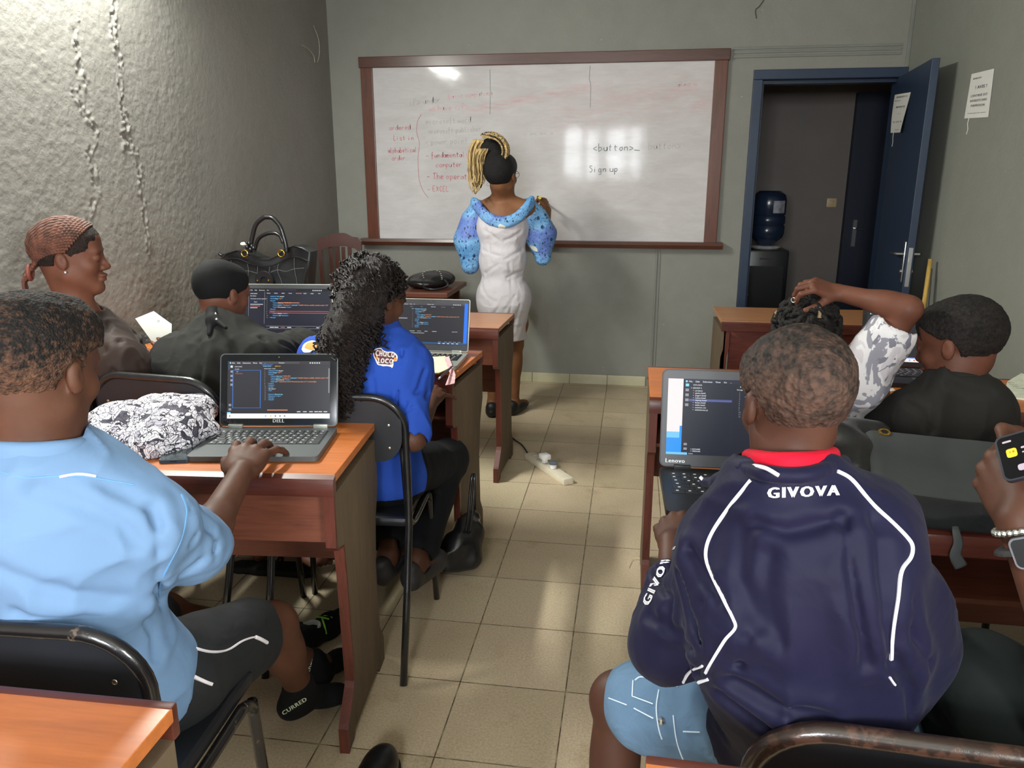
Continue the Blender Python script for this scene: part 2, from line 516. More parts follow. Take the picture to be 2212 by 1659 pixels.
def head_prims(c, R, s=1.0, female=False, neck=None, nr=0.054):
    """c centre between the ears; R rows right/forward/up; s=1: head 0.235 high"""
    def L(x, y, z): return c + s * (x * R[0] + y * R[1] + z * R[2])
    def e(p, r, k=0.02, R2=None): return E(L(*p), np.array(r) * s, R if R2 is None else R2, k * s)
    def cc(a, b, ra, rb, k=0.015): return C(L(*a), L(*b), ra * s, rb * s, k * s)
    P = [e((0, -0.020, 0.034), (0.0745, 0.094, 0.083)), e((0, 0.03, -0.02), (0.062, 0.064, 0.082), 0.03),
         e((0, 0.052, 0.055), (0.055, 0.04, 0.045), 0.03),
         cc((-0.046, 0.005, -0.055), (-0.014, 0.07, -0.094), 0.022, 0.018, 0.03), cc((0.046, 0.005, -0.055), (0.014, 0.07, -0.094), 0.022, 0.018, 0.03),
         e((0, 0.078, -0.096), (0.018, 0.015, 0.015), 0.02),
         e((-0.038, 0.064, -0.025), (0.02, 0.02, 0.02), 0.02), e((0.038, 0.064, -0.025), (0.02, 0.02, 0.02), 0.02),
         cc((-0.034, 0.082, 0.022), (0.034, 0.082, 0.022), 0.010, 0.010, 0.02),
         cut(e((-0.031, 0.103, 0.004), (0.017, 0.013, 0.012), 0.014)), cut(e((0.031, 0.103, 0.004), (0.017, 0.013, 0.012), 0.014)),
         e((-0.031, 0.083, 0.003), (0.014, 0.0125, 0.0115), 0.004), e((0.031, 0.083, 0.003), (0.014, 0.0125, 0.0115), 0.004),
         cc((0, 0.088, 0.012), (0, 0.108, -0.026), 0.007, 0.011, 0.012), cc((-0.012, 0.098, -0.031), (0.012, 0.098, -0.031), 0.009, 0.009, 0.008),
         e((0, 0.092, -0.055), (0.024, 0.015, 0.0075), 0.006), e((0, 0.090, -0.068), (0.020, 0.014, 0.008), 0.006),
         cut(cc((-0.02, 0.108, -0.0615), (0.02, 0.108, -0.0615), 0.0022, 0.0022, 0.004))]
    for sg in (-1, 1):
        Re = np.array([R[0], nrm(R[1] * 0.95 + R[2] * 0.25), nrm(R[2] * 0.95 - R[1] * 0.25)])
        P += [E(L(sg * 0.078, -0.006, -0.008), np.array((0.009, 0.0165, 0.0275)) * s, Re, 0.008 * s),
              cut(E(L(sg * 0.089, 0.001, -0.003), np.array((0.008, 0.009, 0.014)) * s, Re, 0.005 * s))]
    if neck is not None: P.append(C(L(0, -0.028, -0.045), neck, nr * s, nr * s * 1.08, 0.03 * s))
    return P
def finger(a, d, nb, lens, rad, curl, k=0.004):
    """a knuckle, d direction, nb back normal; bends towards -nb"""
    P = []; x = np.cross(d, nb); p = a; r = rad
    for L, c in zip(lens, curl):
        co, si = math.cos(c), math.sin(c); d2 = d * co - nb * si; nb = nb * co + d * si; d = d2
        q = p + d * L; P.append(C(p, q, r, r * 0.9, k)); p = q; r *= 0.9
    return P, p
def hand_prims(W, F, N, side, s=1.0, curl=((.35, .5, .3),) * 4, spread=(0.12, 0.02, -0.08, -0.2), thumb=(0.7, 0.25, 0.2), tdown=0.25):
    """W wrist, F towards the fingers, N out of the back of the hand, side +1 if the thumb is on F x N"""
    F = nrm(F); N = nrm(N - F * (np.asarray(N) @ F)); X = np.cross(F, N) * side
    P = []
    kn = [(0.030, 0.088, 0.0), (0.010, 0.093, 0.003), (-0.011, 0.088, 0.002), (-0.030, 0.078, -0.003)]
    ln = [(0.042, 0.025, 0.021), (0.046, 0.028, 0.022), (0.042, 0.026, 0.021), (0.033, 0.020, 0.019)]
    rd = [0.0098, 0.0098, 0.0092, 0.0082]
    def L(x, y, z): return W + s * (x * X + y * F + z * N)
    P.append(E(L(0.002, 0.048, -0.004), np.array((0.036, 0.050, 0.0155)) * s, np.array([X, F, N]), 0.012 * s))
    for i in range(4):
        x, y, z = kn[i]
        P.append(C(L(x * 0.5, 0.006, -0.002), L(x, y, z), 0.0145 * s, rd[i] * 1.12 * s, 0.010 * s))
        P.append(E(L(x, y, z + 0.002), np.full(3, rd[i] * 1.1) * s, None, 0.004 * s))
    tips = []
    for i in range(4):
        x, y, z = kn[i]; a = spread[i]
        d = nrm(F * math.cos(a) + X * math.sin(a))
        q, t = finger(L(x, y, z), d, N, np.array(ln[i]) * s, rd[i] * s, curl[i]); tips.append(t)
        P.append(G(q, 0.0025 * s))
    a, b_, c_ = thumb
    d = nrm(F * math.cos(a) + X * math.sin(a) - N * tdown)
    p0 = L(0.016, 0.018, -0.006); p1 = p0 + d * 0.045 * s
    P.append(C(p0, p1, 0.017 * s, 0.0125 * s, 0.014 * s))
    d2 = nrm(d + F * b_ - N * 0.1); p2 = p1 + d2 * 0.033 * s
    d3 = nrm(d2 + F * c_); p3 = p2 + d3 * 0.027 * s
    P.append(G([C(p1, p2, 0.0122 * s, 0.0105 * s, 0.004), C(p2, p3, 0.0105 * s, 0.0085 * s, 0.004)], 0.006 * s)); tips.append(p3)
    return P, tips
def limb(a, b, c, ra, rb, rc, bulge=True, k=0.02):
    P = [C(a, b, ra, rb, k), C(b, c, rb, rc, k)]
    if bulge: P.append(E(b + (c - b) * 0.28, (rb * 1.12, rb * 1.12, rb * 1.5), frame(np.cross(c - b, (0.3, 1, 0)), c - b), k))
    return P
def foot_prims(A, d, s=1.0, up=(0, 0, 1), toes=False):
    """A ankle, d towards the toes"""
    R = frame(d, up); f, u, r = R[1], R[2], R[0]
    P = [E(A - f * 0.03 * s - u * 0.035 * s, np.array((0.032, 0.038, 0.036)) * s, R, 0.02),
         C(A - u * 0.02 * s, A + f * 0.11 * s - u * 0.05 * s, 0.036 * s, 0.024 * s, 0.03),
         E(A + f * 0.12 * s - u * 0.052 * s, np.array((0.043, 0.055, 0.020)) * s, R, 0.02)]
    if toes:
        for i, (x, y, q) in enumerate(((-0.030, 0.185, 0.0125), (-0.010, 0.180, 0.009), (0.006, 0.172, 0.0085), (0.021, 0.162, 0.008), (0.034, 0.148, 0.0075))):
            P.append(C(A + (r * x + f * (y - 0.04)) * s - u * 0.055 * s, A + (r * x * 1.1 + f * y) * s - u * 0.058 * s, q * s, q * s, 0.004))
    else: P.append(E(A + f * 0.155 * s - u * 0.056 * s, np.array((0.036, 0.035, 0.016)) * s, R, 0.02))
    return P
def torso_prims(pel, waist, chest, shl, shr, w=1.0, dep=1.0, k=0.06):
    """pel, waist, chest centres; shl/shr shoulder joints"""
    lat = nrm(shr - shl)
    def Rf(a, b):
        u = nrm(b - a); f = nrm(np.cross(u, lat)); return np.array([np.cross(f, u), f, u])
    R1 = Rf(pel, waist); R2 = Rf(waist, chest)
    return [E(pel, (0.165 * w, 0.115 * dep, 0.12), R1, k), E(waist, (0.135 * w, 0.10 * dep, 0.13), R1, k), E((waist + chest) / 2, (0.145 * w, 0.105 * dep, 0.14), R2, k),
            E(chest, (0.165 * w, 0.112 * dep, 0.15), R2, k), C(shl, shr, 0.052 * w, 0.052 * w, k), ]
def short_hair(name, root, O, c, R, s, thick, skincut, m, h=0.0035, namp=0.0022, nsc=95.0, extra=(), sink=0.0015):
    """cropped hair: a shell over the skull; skincut(P local) > 0 where no hair grows"""
    def L(x, y, z): return c + s * (x * R[0] + y * R[1] + z * R[2])
    P = [E(L(0, -0.020, 0.034), (np.array((0.0745, 0.094, 0.083)) + thick) * s, R, 0.02), E(L(0, 0.045, 0.055), (np.array((0.056, 0.042, 0.045)) + thick * .8) * s, R, 0.03)] + list(extra)
    def disp(Q): return -namp * (ridged(Q * nsc) - 0.5) - namp * 0.8 * (vnoise(Q * nsc * 0.45 + 7) - 0.5)
    def clip(Q):
        q = (Q - c) @ R.T / s
        return skincut(q) * s
    o = soft(P, h, disp, clip, proj=1)
    return o.build(name, m, root, O), o
def hair_mat(name, c1, c2, scale=160.0, rough=0.75, band=None, bstr=0.6):
    if name in MATS: return MATS[name]
    m, nt, b = _nodes(name); v = coords(nt)
    n = noise(nt, v, scale, 4, 0.65); n1 = noise(nt, v, scale * 0.16, 3)
    f = mth(nt, 'ADD', mth(nt, 'MULTIPLY', n.outputs['Fac'], 0.75), mth(nt, 'MULTIPLY', n1.outputs['Fac'], 0.25))
    if band is not None:      # thinner towards the nape: more of the lighter tone shows
        z0, z1, amt = band
        sep = nt.nodes.new('ShaderNodeSeparateXYZ'); nt.links.new(coords(nt), sep.inputs[0])
        g = nt.nodes.new('ShaderNodeMapRange'); g.inputs['From Min'].default_value = z0; g.inputs['From Max'].default_value = z1
        g.inputs['To Min'].default_value = amt; g.inputs['To Max'].default_value = 0
        nt.links.new(sep.outputs[2], g.inputs[0]); f = mth(nt, 'ADD', f, g.outputs[0])
    o = ramp(nt, f, [(0.42, lin(c1)), (0.66, lin(c2))])
    nt.links.new(o, b.inputs['Base Color']); b.inputs['Roughness'].default_value = rough; b.inputs['Specular IOR Level'].default_value = 0.3
    n2 = voro(nt, v, scale * 2.2); bump(nt, b, n2.outputs['Distance'], bstr, 0.004)
    MATS[name] = m; return m
# ------------------------------------------------------------------ the room
XL, XR, YB, YR, ZC = -2.156, 1.686, 5.57, -2.2, 2.95
def wall_material(name, col, relief=0.25, grain=55.0, stain=0.12, cracks=False, big=0.0):
    m, nt, b = _nodes(name); c = lin(col); v = coords(nt)
    n1 = noise(nt, v, 1.3, 4, 0.6, 0.5); n2 = noise(nt, v, 9, 5, 0.6)
    f = mth(nt, 'ADD', mth(nt, 'MULTIPLY', n1.outputs['Fac'], 0.65), mth(nt, 'MULTIPLY', n2.outputs['Fac'], 0.35))
    base = ramp(nt, f, [(0.32, tuple(x * (1 - stain) for x in c)), (0.62, tuple(x * (1 + stain * 0.5) for x in c))])
    g = noise(nt, v, grain, 5, 0.62, 0.4); g2 = noise(nt, v, grain * 0.3, 3, 0.5)
    # small chips where paler plaster shows
    ch = voro(nt, v, 7.0); cn = noise(nt, v, 40, 2)
    cm = mth(nt, 'LESS_THAN', mth(nt, 'ADD', ch.outputs['Distance'], mth(nt, 'MULTIPLY', cn.outputs['Fac'], 0.08)), 0.062)
    base = mixc(nt, mth(nt, 'MULTIPLY', cm, 0.55), base, tuple(min(1, x * 2.3 + .05) for x in c))
    h = mth(nt, 'ADD', g.outputs['Fac'], mth(nt, 'MULTIPLY', g2.outputs['Fac'], 0.8))
    if big:
        st = noise(nt, coords(nt, (1, 2.2, 0.35)), 1.4, 3, 0.5, 0.3); h = mth(nt, 'ADD', h, mth(nt, 'MULTIPLY', st.outputs['Fac'], big))
    nt.links.new(base, b.inputs['Base Color']); b.inputs['Roughness'].default_value = 0.62; b.inputs['Specular IOR Level'].default_value = 0.35
    bump(nt, b, h, relief, 0.02)
    MATS[name] = m; return m
M_WB = wall_material('paint_grey_front', (138, 137, 129), 0.10, 70, 0.10)
M_WL = wall_material('paint_grey_rough', (134, 131, 125), 0.16, 60, 0.10, big=0.8)
M_WR = wall_material('paint_grey_right', (138, 139, 130), 0.10, 60, 0.07)
M_CE = mat('ceiling_paint', (190, 190, 182), 0.9, var=0.05, nscale=3)

def tile_material():
    m, nt, b = _nodes('floor_tiles'); T = 0.32; x0, y0 = -0.14434, 2.30359
    tc = nt.nodes.new('ShaderNodeTexCoord'); mp = nt.nodes.new('ShaderNodeMapping')
    mp.inputs['Location'].default_value = (-x0 / T + 20, -y0 / T + 20, 0); mp.inputs['Scale'].default_value = (1 / T, 1 / T, 1)
    nt.links.new(tc.outputs['Object'], mp.inputs[0])
    sep = nt.nodes.new('ShaderNodeSeparateXYZ'); nt.links.new(mp.outputs[0], sep.inputs[0])
    v = coords(nt); nj = noise(nt, v, 22, 2)
    ds = []
    for k in (0, 1):
        fr = mth(nt, 'FRACT', sep.outputs[k]); d = mth(nt, 'MINIMUM', fr, mth(nt, 'SUBTRACT', 1.0, fr)); ds.append(d)
    d = mth(nt, 'MINIMUM', ds[0], ds[1])
    g = mth(nt, 'LESS_THAN', d, mth(nt, 'ADD', 0.0025, mth(nt, 'MULTIPLY', nj.outputs['Fac'], 0.008)))
    fl = [mth(nt, 'FLOOR', sep.outputs[k]) for k in (0, 1)]
    cb = nt.nodes.new('ShaderNodeCombineXYZ'); nt.links.new(fl[0], cb.inputs[0]); nt.links.new(fl[1], cb.inputs[1])
    wn = nt.nodes.new('ShaderNodeTexWhiteNoise'); nt.links.new(cb.outputs[0], wn.inputs['Vector'])
    n1 = noise(nt, v, 1.6, 4, 0.6, 0.6); n2 = noise(nt, v, 140, 4, 0.7); n3 = noise(nt, v, 5, 4, 0.6)
    f = mth(nt, 'ADD', mth(nt, 'MULTIPLY', n1.outputs['Fac'], 0.6), mth(nt, 'MULTIPLY', wn.outputs['Value'], 0.3))
    base = ramp(nt, f, [(0.25, lin((176, 160, 130))), (0.5, lin((198, 178, 150))), (0.75, lin((198, 188, 154)))])
    sp = ramp(nt, n2.outputs['Fac'], [(0.35, (0.80, 0.80, 0.80)), (0.65, (1.12, 1.12, 1.12))])
    base = mixc(nt, 1.0, base, sp, 'MULTIPLY')
    di = ramp(nt, n3.outputs['Fac'], [(0.28, (0.78, 0.74, 0.68)), (0.42, (1, 1, 1))]); base = mixc(nt, 0.7, base, di, 'MULTIPLY')
    gc = ramp(nt, nj.outputs['Fac'], [(0.4, lin((78, 62, 46))), (0.65, lin((150, 138, 108)))])
    base = mixc(nt, g, base, gc)
    nt.links.new(base, b.inputs['Base Color']); b.inputs['Roughness'].default_value = 0.42; b.inputs['Specular IOR Level'].default_value = 0.4
    r = ramp(nt, n3.outputs['Fac'], [(0.3, (0.6,) * 3), (0.7, (0.36,) * 3)]); nt.links.new(r, b.inputs['Roughness'])
    hh = mth(nt, 'SUBTRACT', mth(nt, 'MULTIPLY', n2.outputs['Fac'], 0.15), mth(nt, 'MULTIPLY', g, 1.0)); bump(nt, b, hh, 0.25, 0.003)
    return m
M_FLOOR = tile_material()
def quad_wall(name, boxes, m, axis='y'):
    o = MB()
    for bx in boxes: o.box(*bx)
    return structure(o.build(name, m))
structure(MB().box(XL - .15, 3.0, YR - .15, 8.2, -0.1, 0).build('floor', M_FLOOR))
structure(MB().box(XL - .15, 3.0, YR - .15, 8.2, ZC, ZC + .1).build('ceiling', M_CE))

# left wall: coarse plaster with two long cracks running down it
def left_wall():
    ny, nz = 300, 150
    Y = np.linspace(YR - .15, YB + .15, ny); Z = np.linspace(0, ZC, nz)
    # finer where the photograph sees it
    Y = np.concatenate([np.linspace(YR - .15, 1.2, 20)[:-1], np.linspace(1.2, 3.9, 420)[:-1], np.linspace(3.9, YB + .15, 90)])
    Z = np.concatenate([np.linspace(0, .7, 12)[:-1], np.linspace(.7, 2.5, 330)[:-1], np.linspace(2.5, ZC, 12)])
    yy, zz = np.meshgrid(Y, Z, indexing='ij'); P = np.stack([np.zeros_like(yy), yy, zz], -1).reshape(-1, 3)
    d = 0.0016 * (vnoise(P * 36) - .5) + 0.0014 * (vnoise(P * 75 + 3) - .5) + 0.006 * (vnoise(P * np.array([1, 5, .6])) - .5) + 0.0010 * (vnoise(P * 150 + 9) - .5)
    win = np.clip((P[:, 1] - 1.2) / .2, 0, 1) * np.clip((3.9 - P[:, 1]) / .3, 0, 1) * np.clip((P[:, 2] - .7) / .1, 0, 1) * np.clip((2.5 - P[:, 2]) / .1, 0, 1)
    def crack(pts, w, dep, seed):
        q = spline(np.array([(0, a, b) for a, b in pts]), 8); best = np.full(len(P), 9.0)
        PW = P + np.stack([0 * P[:, 0], .034 * (vnoise(P * 24 + seed) - .5) + .018 * (vnoise(P * 70 + seed) - .5), .03 * (vnoise(P * 30 + seed + 5) - .5)], 1)
        for a, b in zip(q[:-1], q[1:]):
            ba = b - a; h = np.clip((PW - a) @ ba / (ba @ ba), 0, 1); best = np.minimum(best, np.linalg.norm(PW - a - h[:, None] * ba, axis=1))
        n = vnoise(P * 42 + seed); w2 = w * (0.35 + 1.3 * n)
        edge = np.exp(-((best - w2 * 1.2) / (w * .55)) ** 2); inside = np.exp(-(best / (w * .8)) ** 2)
        gate = np.clip((vnoise(P * 14 + seed * 2) - .22) * 4, 0.1, 1); return gate * (dep * 1.5 * edge * np.clip(2.4 * vnoise(P * 95 + seed) - .7, 0, 1.6) - dep * 1.3 * inside * (n > .48))
    cr = []
    for px in CRACKS: cr.append([tuple(atx(u, v, XL)[1:]) for u, v in px])
    d = d + crack(cr[0], 0.012, 0.0032, 3) + crack(cr[1], 0.010, 0.0042, 11) + crack(cr[2], 0.012, 0.003, 17)
    x = XL + d * win - 0.004
    v = np.stack([x, P[:, 1], P[:, 2]], 1); n2 = len(Z); idx = np.arange(len(v)).reshape(len(Y), n2)
    f = np.stack([idx[:-1, :-1], idx[1:, :-1], idx[1:, 1:], idx[:-1, 1:]], -1).reshape(-1, 4)
    o = Soft(v, f).build('wall_left', M_WL)
    bk = MB().box(XL - .16, XL - .02, YR - .15, YB + .15, 0, ZC); me = bk.build('wall_left_core', M_WL)
    bm = bmesh.new(); bm.from_mesh(o.data); bm.from_mesh(me.data); bm.to_mesh(o.data); bm.free()
    d_ = me.data; bpy.data.objects.remove(me); bpy.data.meshes.remove(d_)
    return structure(o)
def atx(u, v, X):
    d = ray_px(u, v); return CAM + d * ((X - CAM[0]) / d[0])
CRACKS = [[(150, 0), (168, 90), (180, 170), (168, 215), (205, 270), (200, 330), (208, 370), (205, 420), (190, 470), (180, 520)],
          [(246, 0), (252, 90), (262, 160), (268, 240), (280, 300), (300, 350), (312, 420), (318, 480), (322, 540)],
          [(266, 290), (285, 305), (278, 320), (300, 328)]]
left_wall()
# right wall
SY0, SY1, SZ0, SZ1 = -1.70, -0.60, 1.2, 2.4  # opening added behind the camera to admit the side fill lamp
wr_b = MB(); wr_b.box(XR, XR + .15, SY1, YB + .17, 0, ZC).box(XR, XR + .15, YR - .15, SY0, 0, ZC).box(XR, XR + .15, SY0, SY1, 0, SZ0).box(XR, XR + .15, SY0, SY1, SZ1, ZC)
structure(wr_b.build('wall_right', M_WR))
wf2 = MB()
for y in (SY0, (SY0 + SY1) / 2 - .02, SY1 - .04): wf2.box(XR + .05, XR + .09, y, y + .04, SZ0, SZ1)
for z in (SZ0, SZ1 - .04): wf2.box(XR + .05, XR + .09, SY0, SY1, z, z + .04)
structure(wf2.build('added_fill_window', mat('window_frame_paint', (70, 66, 60), 0.5)))  # invented frame for the added fill opening, out of view
# front wall with the door opening
DX0, DX1, DZ = 0.80, 1.655, 2.10
fw = MB()
fw.box(XL - .15, DX0 - .05, YB, YB + .16, 0, ZC).box(DX0 - .05, DX1 + .01, YB, YB + .16, DZ + .05, ZC).box(DX1 + .01, XR + .02, YB, YB + .16, 0, ZC)
structure(fw.build('wall_front', M_WB))
# rear wall with the window (behind the camera, seen mirrored in the whiteboard)
WX0, WX1, WZ0, WZ1 = -1.20, 0.12, 1.12, 2.30
rw = MB()
rw.box(XL - .15, WX0, YR - .15, YR, 0, ZC).box(WX1, XR + .15, YR - .15, YR, 0, ZC).box(WX0, WX1, YR - .15, YR, 0, WZ0).box(WX0, WX1, YR - .15, YR, WZ1, ZC)
structure(rw.build('wall_rear', M_WR))
wf = MB()
for a, b_ in ((WX0, WX0 + .05), (WX0 + .30, WX0 + .40), (WX0 + .58, WX0 + .74), (WX1 - .30, WX1 - .22), (WX1 - .05, WX1)): wf.box(a, b_, YR - .10, YR - .05, WZ0, WZ1)
for z in (WZ0, WZ0 + .38, WZ0 + .78, WZ1 - .05): wf.box(WX0, WX1, YR - .098, YR - .052, z, z + .05)
structure(wf.build('window_1', mat('window_frame_paint', (70, 66, 60), 0.5)))
structure(MB().box(-4, 3, -4.2, -4.0, -0.1, 1.55).build('wall_outside', mat('outdoor_render', (214, 168, 120), 0.9, nscale=2)))
# skirting tiles
M_SK = mat('skirting_tile', (186, 180, 150), 0.35, var=0.1, nscale=8)
M_GR = mat('grout', (96, 84, 62), 0.9, var=0.0)
def skirting(name, x0, x1, y, ax='x'):
    o = MB(); n = int(round(abs(x1 - x0) / 0.29)); st = (x1 - x0) / n
    for i in range(n):
        a, b_ = x0 + i * st + .0015, x0 + (i + 1) * st - .0015
        o.box(a, b_, y - .012, y, 0, .072, bev=.003) if ax == 'x' else o.box(y - .0, y + .012, a, b_, 0, .072, bev=.003)
    return structure(o.build(name, M_SK))
skirting('baseboard_front', -2.10, 0.135, YB)
skirting('baseboard_left', YR, YB - .02, XL + .004, 'y')
# shallow raised lines of the front wall: cable trunking under the board and beside it
M_TR = mat('painted_trunking', (126, 127, 120), 0.6, var=0.08, nscale=6)
tr = MB(); tr.box(0.165, 0.179, YB - .010, YB, 0.0, 1.04, bev=.003).box(0.186, 0.200, YB - .007, YB, 0.0, 1.04, bev=.003)
structure(tr.build('trim_1', M_TR))
tr = MB()
for k, z in enumerate((2.235, 2.262, 2.286)): tr.box(0.60, 1.635, YB - .008, YB, z, z + .016, bev=.003)
structure(tr.build('trim_2', M_TR))
structure(MB().box(XR - .022, XR, YB - .014, YB, 2.0, ZC, bev=.004).build('trim_3', M_TR))
# door case, leaf and hardware
M_BLUE = mat('blue_gloss_paint', (34, 50, 73), 0.42, var=0.10, nscale=4, bmp=.03, bscale=60)
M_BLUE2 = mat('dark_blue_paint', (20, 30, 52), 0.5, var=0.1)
M_STEEL = mat('brushed_steel', (190, 190, 190), 0.3, 1.0, var=0.05)
M_BRASS = mat('brass', (214, 176, 84), 0.3, 1.0, var=0.05)
df = MB()
df.box(DX0 - .06, DX0, YB - .025, YB + .17, 0, DZ, bev=.004).box(DX1 - .005, DX1 + .03, YB - .025, YB + .17, 0, DZ, bev=.004)
df.box(DX0 - .06, DX1 + .03, YB - .025, YB + .17, DZ, DZ + .06, bev=.004)
df.box(DX0 + .0005, DX0 + .02, YB + .06, YB + .165, 0, DZ - .021).box(DX0 + .0005, DX1 - .006, YB + .06, YB + .165, DZ - .02, DZ - .0005)
structure(df.build('door_1', M_BLUE))
leaf = thing('door_leaf', 'blue door leaf standing open with a crumpled paper notice taped to it', 'door', (DX1 - .01, YB - .03, 0), math.radians(-96))
# leaf local: x runs from the hinge to the free edge
L_W = 0.86
lf = MB().box(0, L_W, -.02, .02, 0.012, DZ - .005, bev=.003); lf.build('door_panel', M_BLUE, leaf)
hd = MB()
for sgn in (-1, 1):
    hd.box(L_W - .085, L_W - .045, sgn * .02 - .004, sgn * .02 + .004, 0.90, 1.13, bev=.003)
    hd.tube([(L_W - .065, sgn * .02, 1.06), (L_W - .065, sgn * .06, 1.06), (L_W - .08, sgn * .066, 1.06), (L_W - .18, sgn * .066, 1.055)], [.009, .009, .009, .007], 10)
    hd.tube([(L_W - .065, sgn * .02, .96), (L_W - .065, sgn * .034, .96)], .014, 12)
part_label(smooth_angle(hd.build('door_handle', M_STEEL, leaf)), 'steel lever handle with long plate')
lk = MB().box(L_W - .001, L_W + .003, -.011, .011, .88, 1.10, bev=.001).box(L_W, L_W + .010, -.007, .007, 1.02, 1.045); lk.build('latch', M_STEEL, leaf)
for z in (0.25, 1.05, 1.85): MB().tube([(0, .024, z - .05), (0, .024, z + .05)], .009, 8).build('hinge', M_BRASS, leaf)
# corridor beyond the door
M_COR = mat('corridor_paint', (128, 120, 116), 0.8, var=0.06, nscale=3, bmp=.1, bscale=60)
structure(MB().box(0.0, 2.9, 7.05, 7.2, 0, ZC).build('wall_far', M_COR))
structure(MB().box(0.45, 0.55, YB + .16, 7.05, 0, ZC).build('wall_far_left', M_COR)); structure(MB().box(2.8, 2.9, YB + .16, 7.05, 0, ZC).build('wall_far_right', M_COR)); structure(MB().box(XR + .15, 2.9, YB, YB + .16, 0, ZC).build('wall_far_front', M_COR))
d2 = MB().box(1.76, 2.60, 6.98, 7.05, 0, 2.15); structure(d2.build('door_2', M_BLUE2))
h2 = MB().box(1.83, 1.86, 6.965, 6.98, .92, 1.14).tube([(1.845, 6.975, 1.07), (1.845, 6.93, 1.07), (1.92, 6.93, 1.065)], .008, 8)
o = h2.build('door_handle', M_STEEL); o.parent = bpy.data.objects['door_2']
o = smooth_angle(MB().box(1.615, 1.695, 7.036, 7.05, 1.24, 1.315, bev=.006).box(1.635, 1.675, 7.03, 7.05, 1.26, 1.295, bev=.004).build('light_switch', mat('cream_plastic', (206, 182, 140), 0.4)))
tag(o, 'small cream light switch on the dim corridor wall beyond the doorway', 'switch')
# tube lamp on the left wall, just above the picture
lamp = thing('tube_lamp', 'long white fluorescent tube lamp high on the left wall, above the picture', 'lamp', (XL, 2.7, 2.55))
MB().box(0.0, .05, -.62, .62, .03, .09, bev=.01).build('lamp_body', mat('lamp_enamel', (225, 225, 220), 0.4), lamp)
m, nt, b = _nodes('lamp_tube'); b.inputs['Emission Color'].default_value = (0.9, 1.0, 0.88, 1); b.inputs['Emission Strength'].default_value = 5.0
MB().tube([(.045, -.58, 0.0), (.045, .58, 0.0)], .013, 12).build('tube', m, lamp)
for s in (-.6, .6): MB().box(.02, .062, s - .015, s + .015, -.018, .04, bev=.004).build('lamp_holder', MATS['lamp_enamel'], lamp)
# scratches and a pale wire end on the left wall near the corner
w = MB()
for pts in ([(652, 97), (668, 108), (678, 122), (680, 135)], [(677, 55), (688, 85), (690, 115), (686, 134)]):
    P = spline([atx(u, v, XL + .006) for u, v in pts], 6); w.tube(P, .0028, 6)
tag(w.build('cable_stub', mat('pale_wire', (170, 168, 150), 0.5)), 'two thin pale wire ends sticking out high on the rough plaster wall', 'wire')
w = MB(); P = spline([at(u, v, YB - .004) for u, v in [(1650, 0), (1640, 14), (1632, 22), (1634, 40)]], 6); w.tube(P, .003, 6)
tag(w.build('wire', mat('dark_wire', (70, 70, 62), 0.5)), 'thin dark wire hanging at the top of the front wall, above the door', 'wire')

# ------------------------------------------------------------------ whiteboard
def wood(name, col, rough=0.45, dark=0.5, grain=(1, 14, 14), scale=3.0, coat=0.0, spec=0.4, wear=0.0, rot=(0, 0, 0)):
    if name in MATS: return MATS[name]
    m, nt, b = _nodes(name); c = lin(col)
    v = coords(nt, grain, rot); n = noise(nt, v, scale, 5, 0.6, 1.2); n2 = noise(nt, v, scale * 6, 3)
    f = mth(nt, 'ADD', mth(nt, 'MULTIPLY', n.outputs['Fac'], 0.7), mth(nt, 'MULTIPLY', n2.outputs['Fac'], 0.3))
    o = ramp(nt, f, [(0.3, tuple(x * dark for x in c)), (0.5, c), (0.72, tuple(min(1, x * 1.25) for x in c))])
    if wear > 0:
        q = noise(nt, coords(nt), 9, 5, 0.7); w_ = ramp(nt, q.outputs['Fac'], [(0.60, (0, 0, 0)), (0.68, (1, 1, 1))])
        o = mixc(nt, mth(nt, 'MULTIPLY', w_, wear), o, tuple(x * 0.35 for x in c))
    nt.links.new(o, b.inputs['Base Color']); b.inputs['Roughness'].default_value = rough; b.inputs['Specular IOR Level'].default_value = spec
    b.inputs['Coat Weight'].default_value = coat; b.inputs['Coat Roughness'].default_value = 0.2
    bump(nt, b, n2.outputs['Fac'], 0.08, 0.002)
    MATS[name] = m; return m
BX0, BX1, BZ0, BZ1 = -1.925, 0.572, 1.052, 2.293
board = thing('whiteboard', 'large whiteboard in a brown wooden frame with faded red handwriting', 'whiteboard', ((BX0 + BX1) / 2, YB, BZ0))
BO = board.location
M_BF = wood('frame_wood', (96, 52, 34), 0.35, 0.6, (14, 14, 1.0), 2.2, coat=.2)
M_BF2 = wood('frame_wood_h', (84, 48, 36), 0.35, 0.6, (1, 14, 14), 2.2, coat=.2)
def bb(mb, x0, x1, y0, y1, z0, z1, bev=.004): return mb.box(x0 - BO[0], x1 - BO[0], y0, y1, z0 - BO[2], z1 - BO[2], bev=bev)
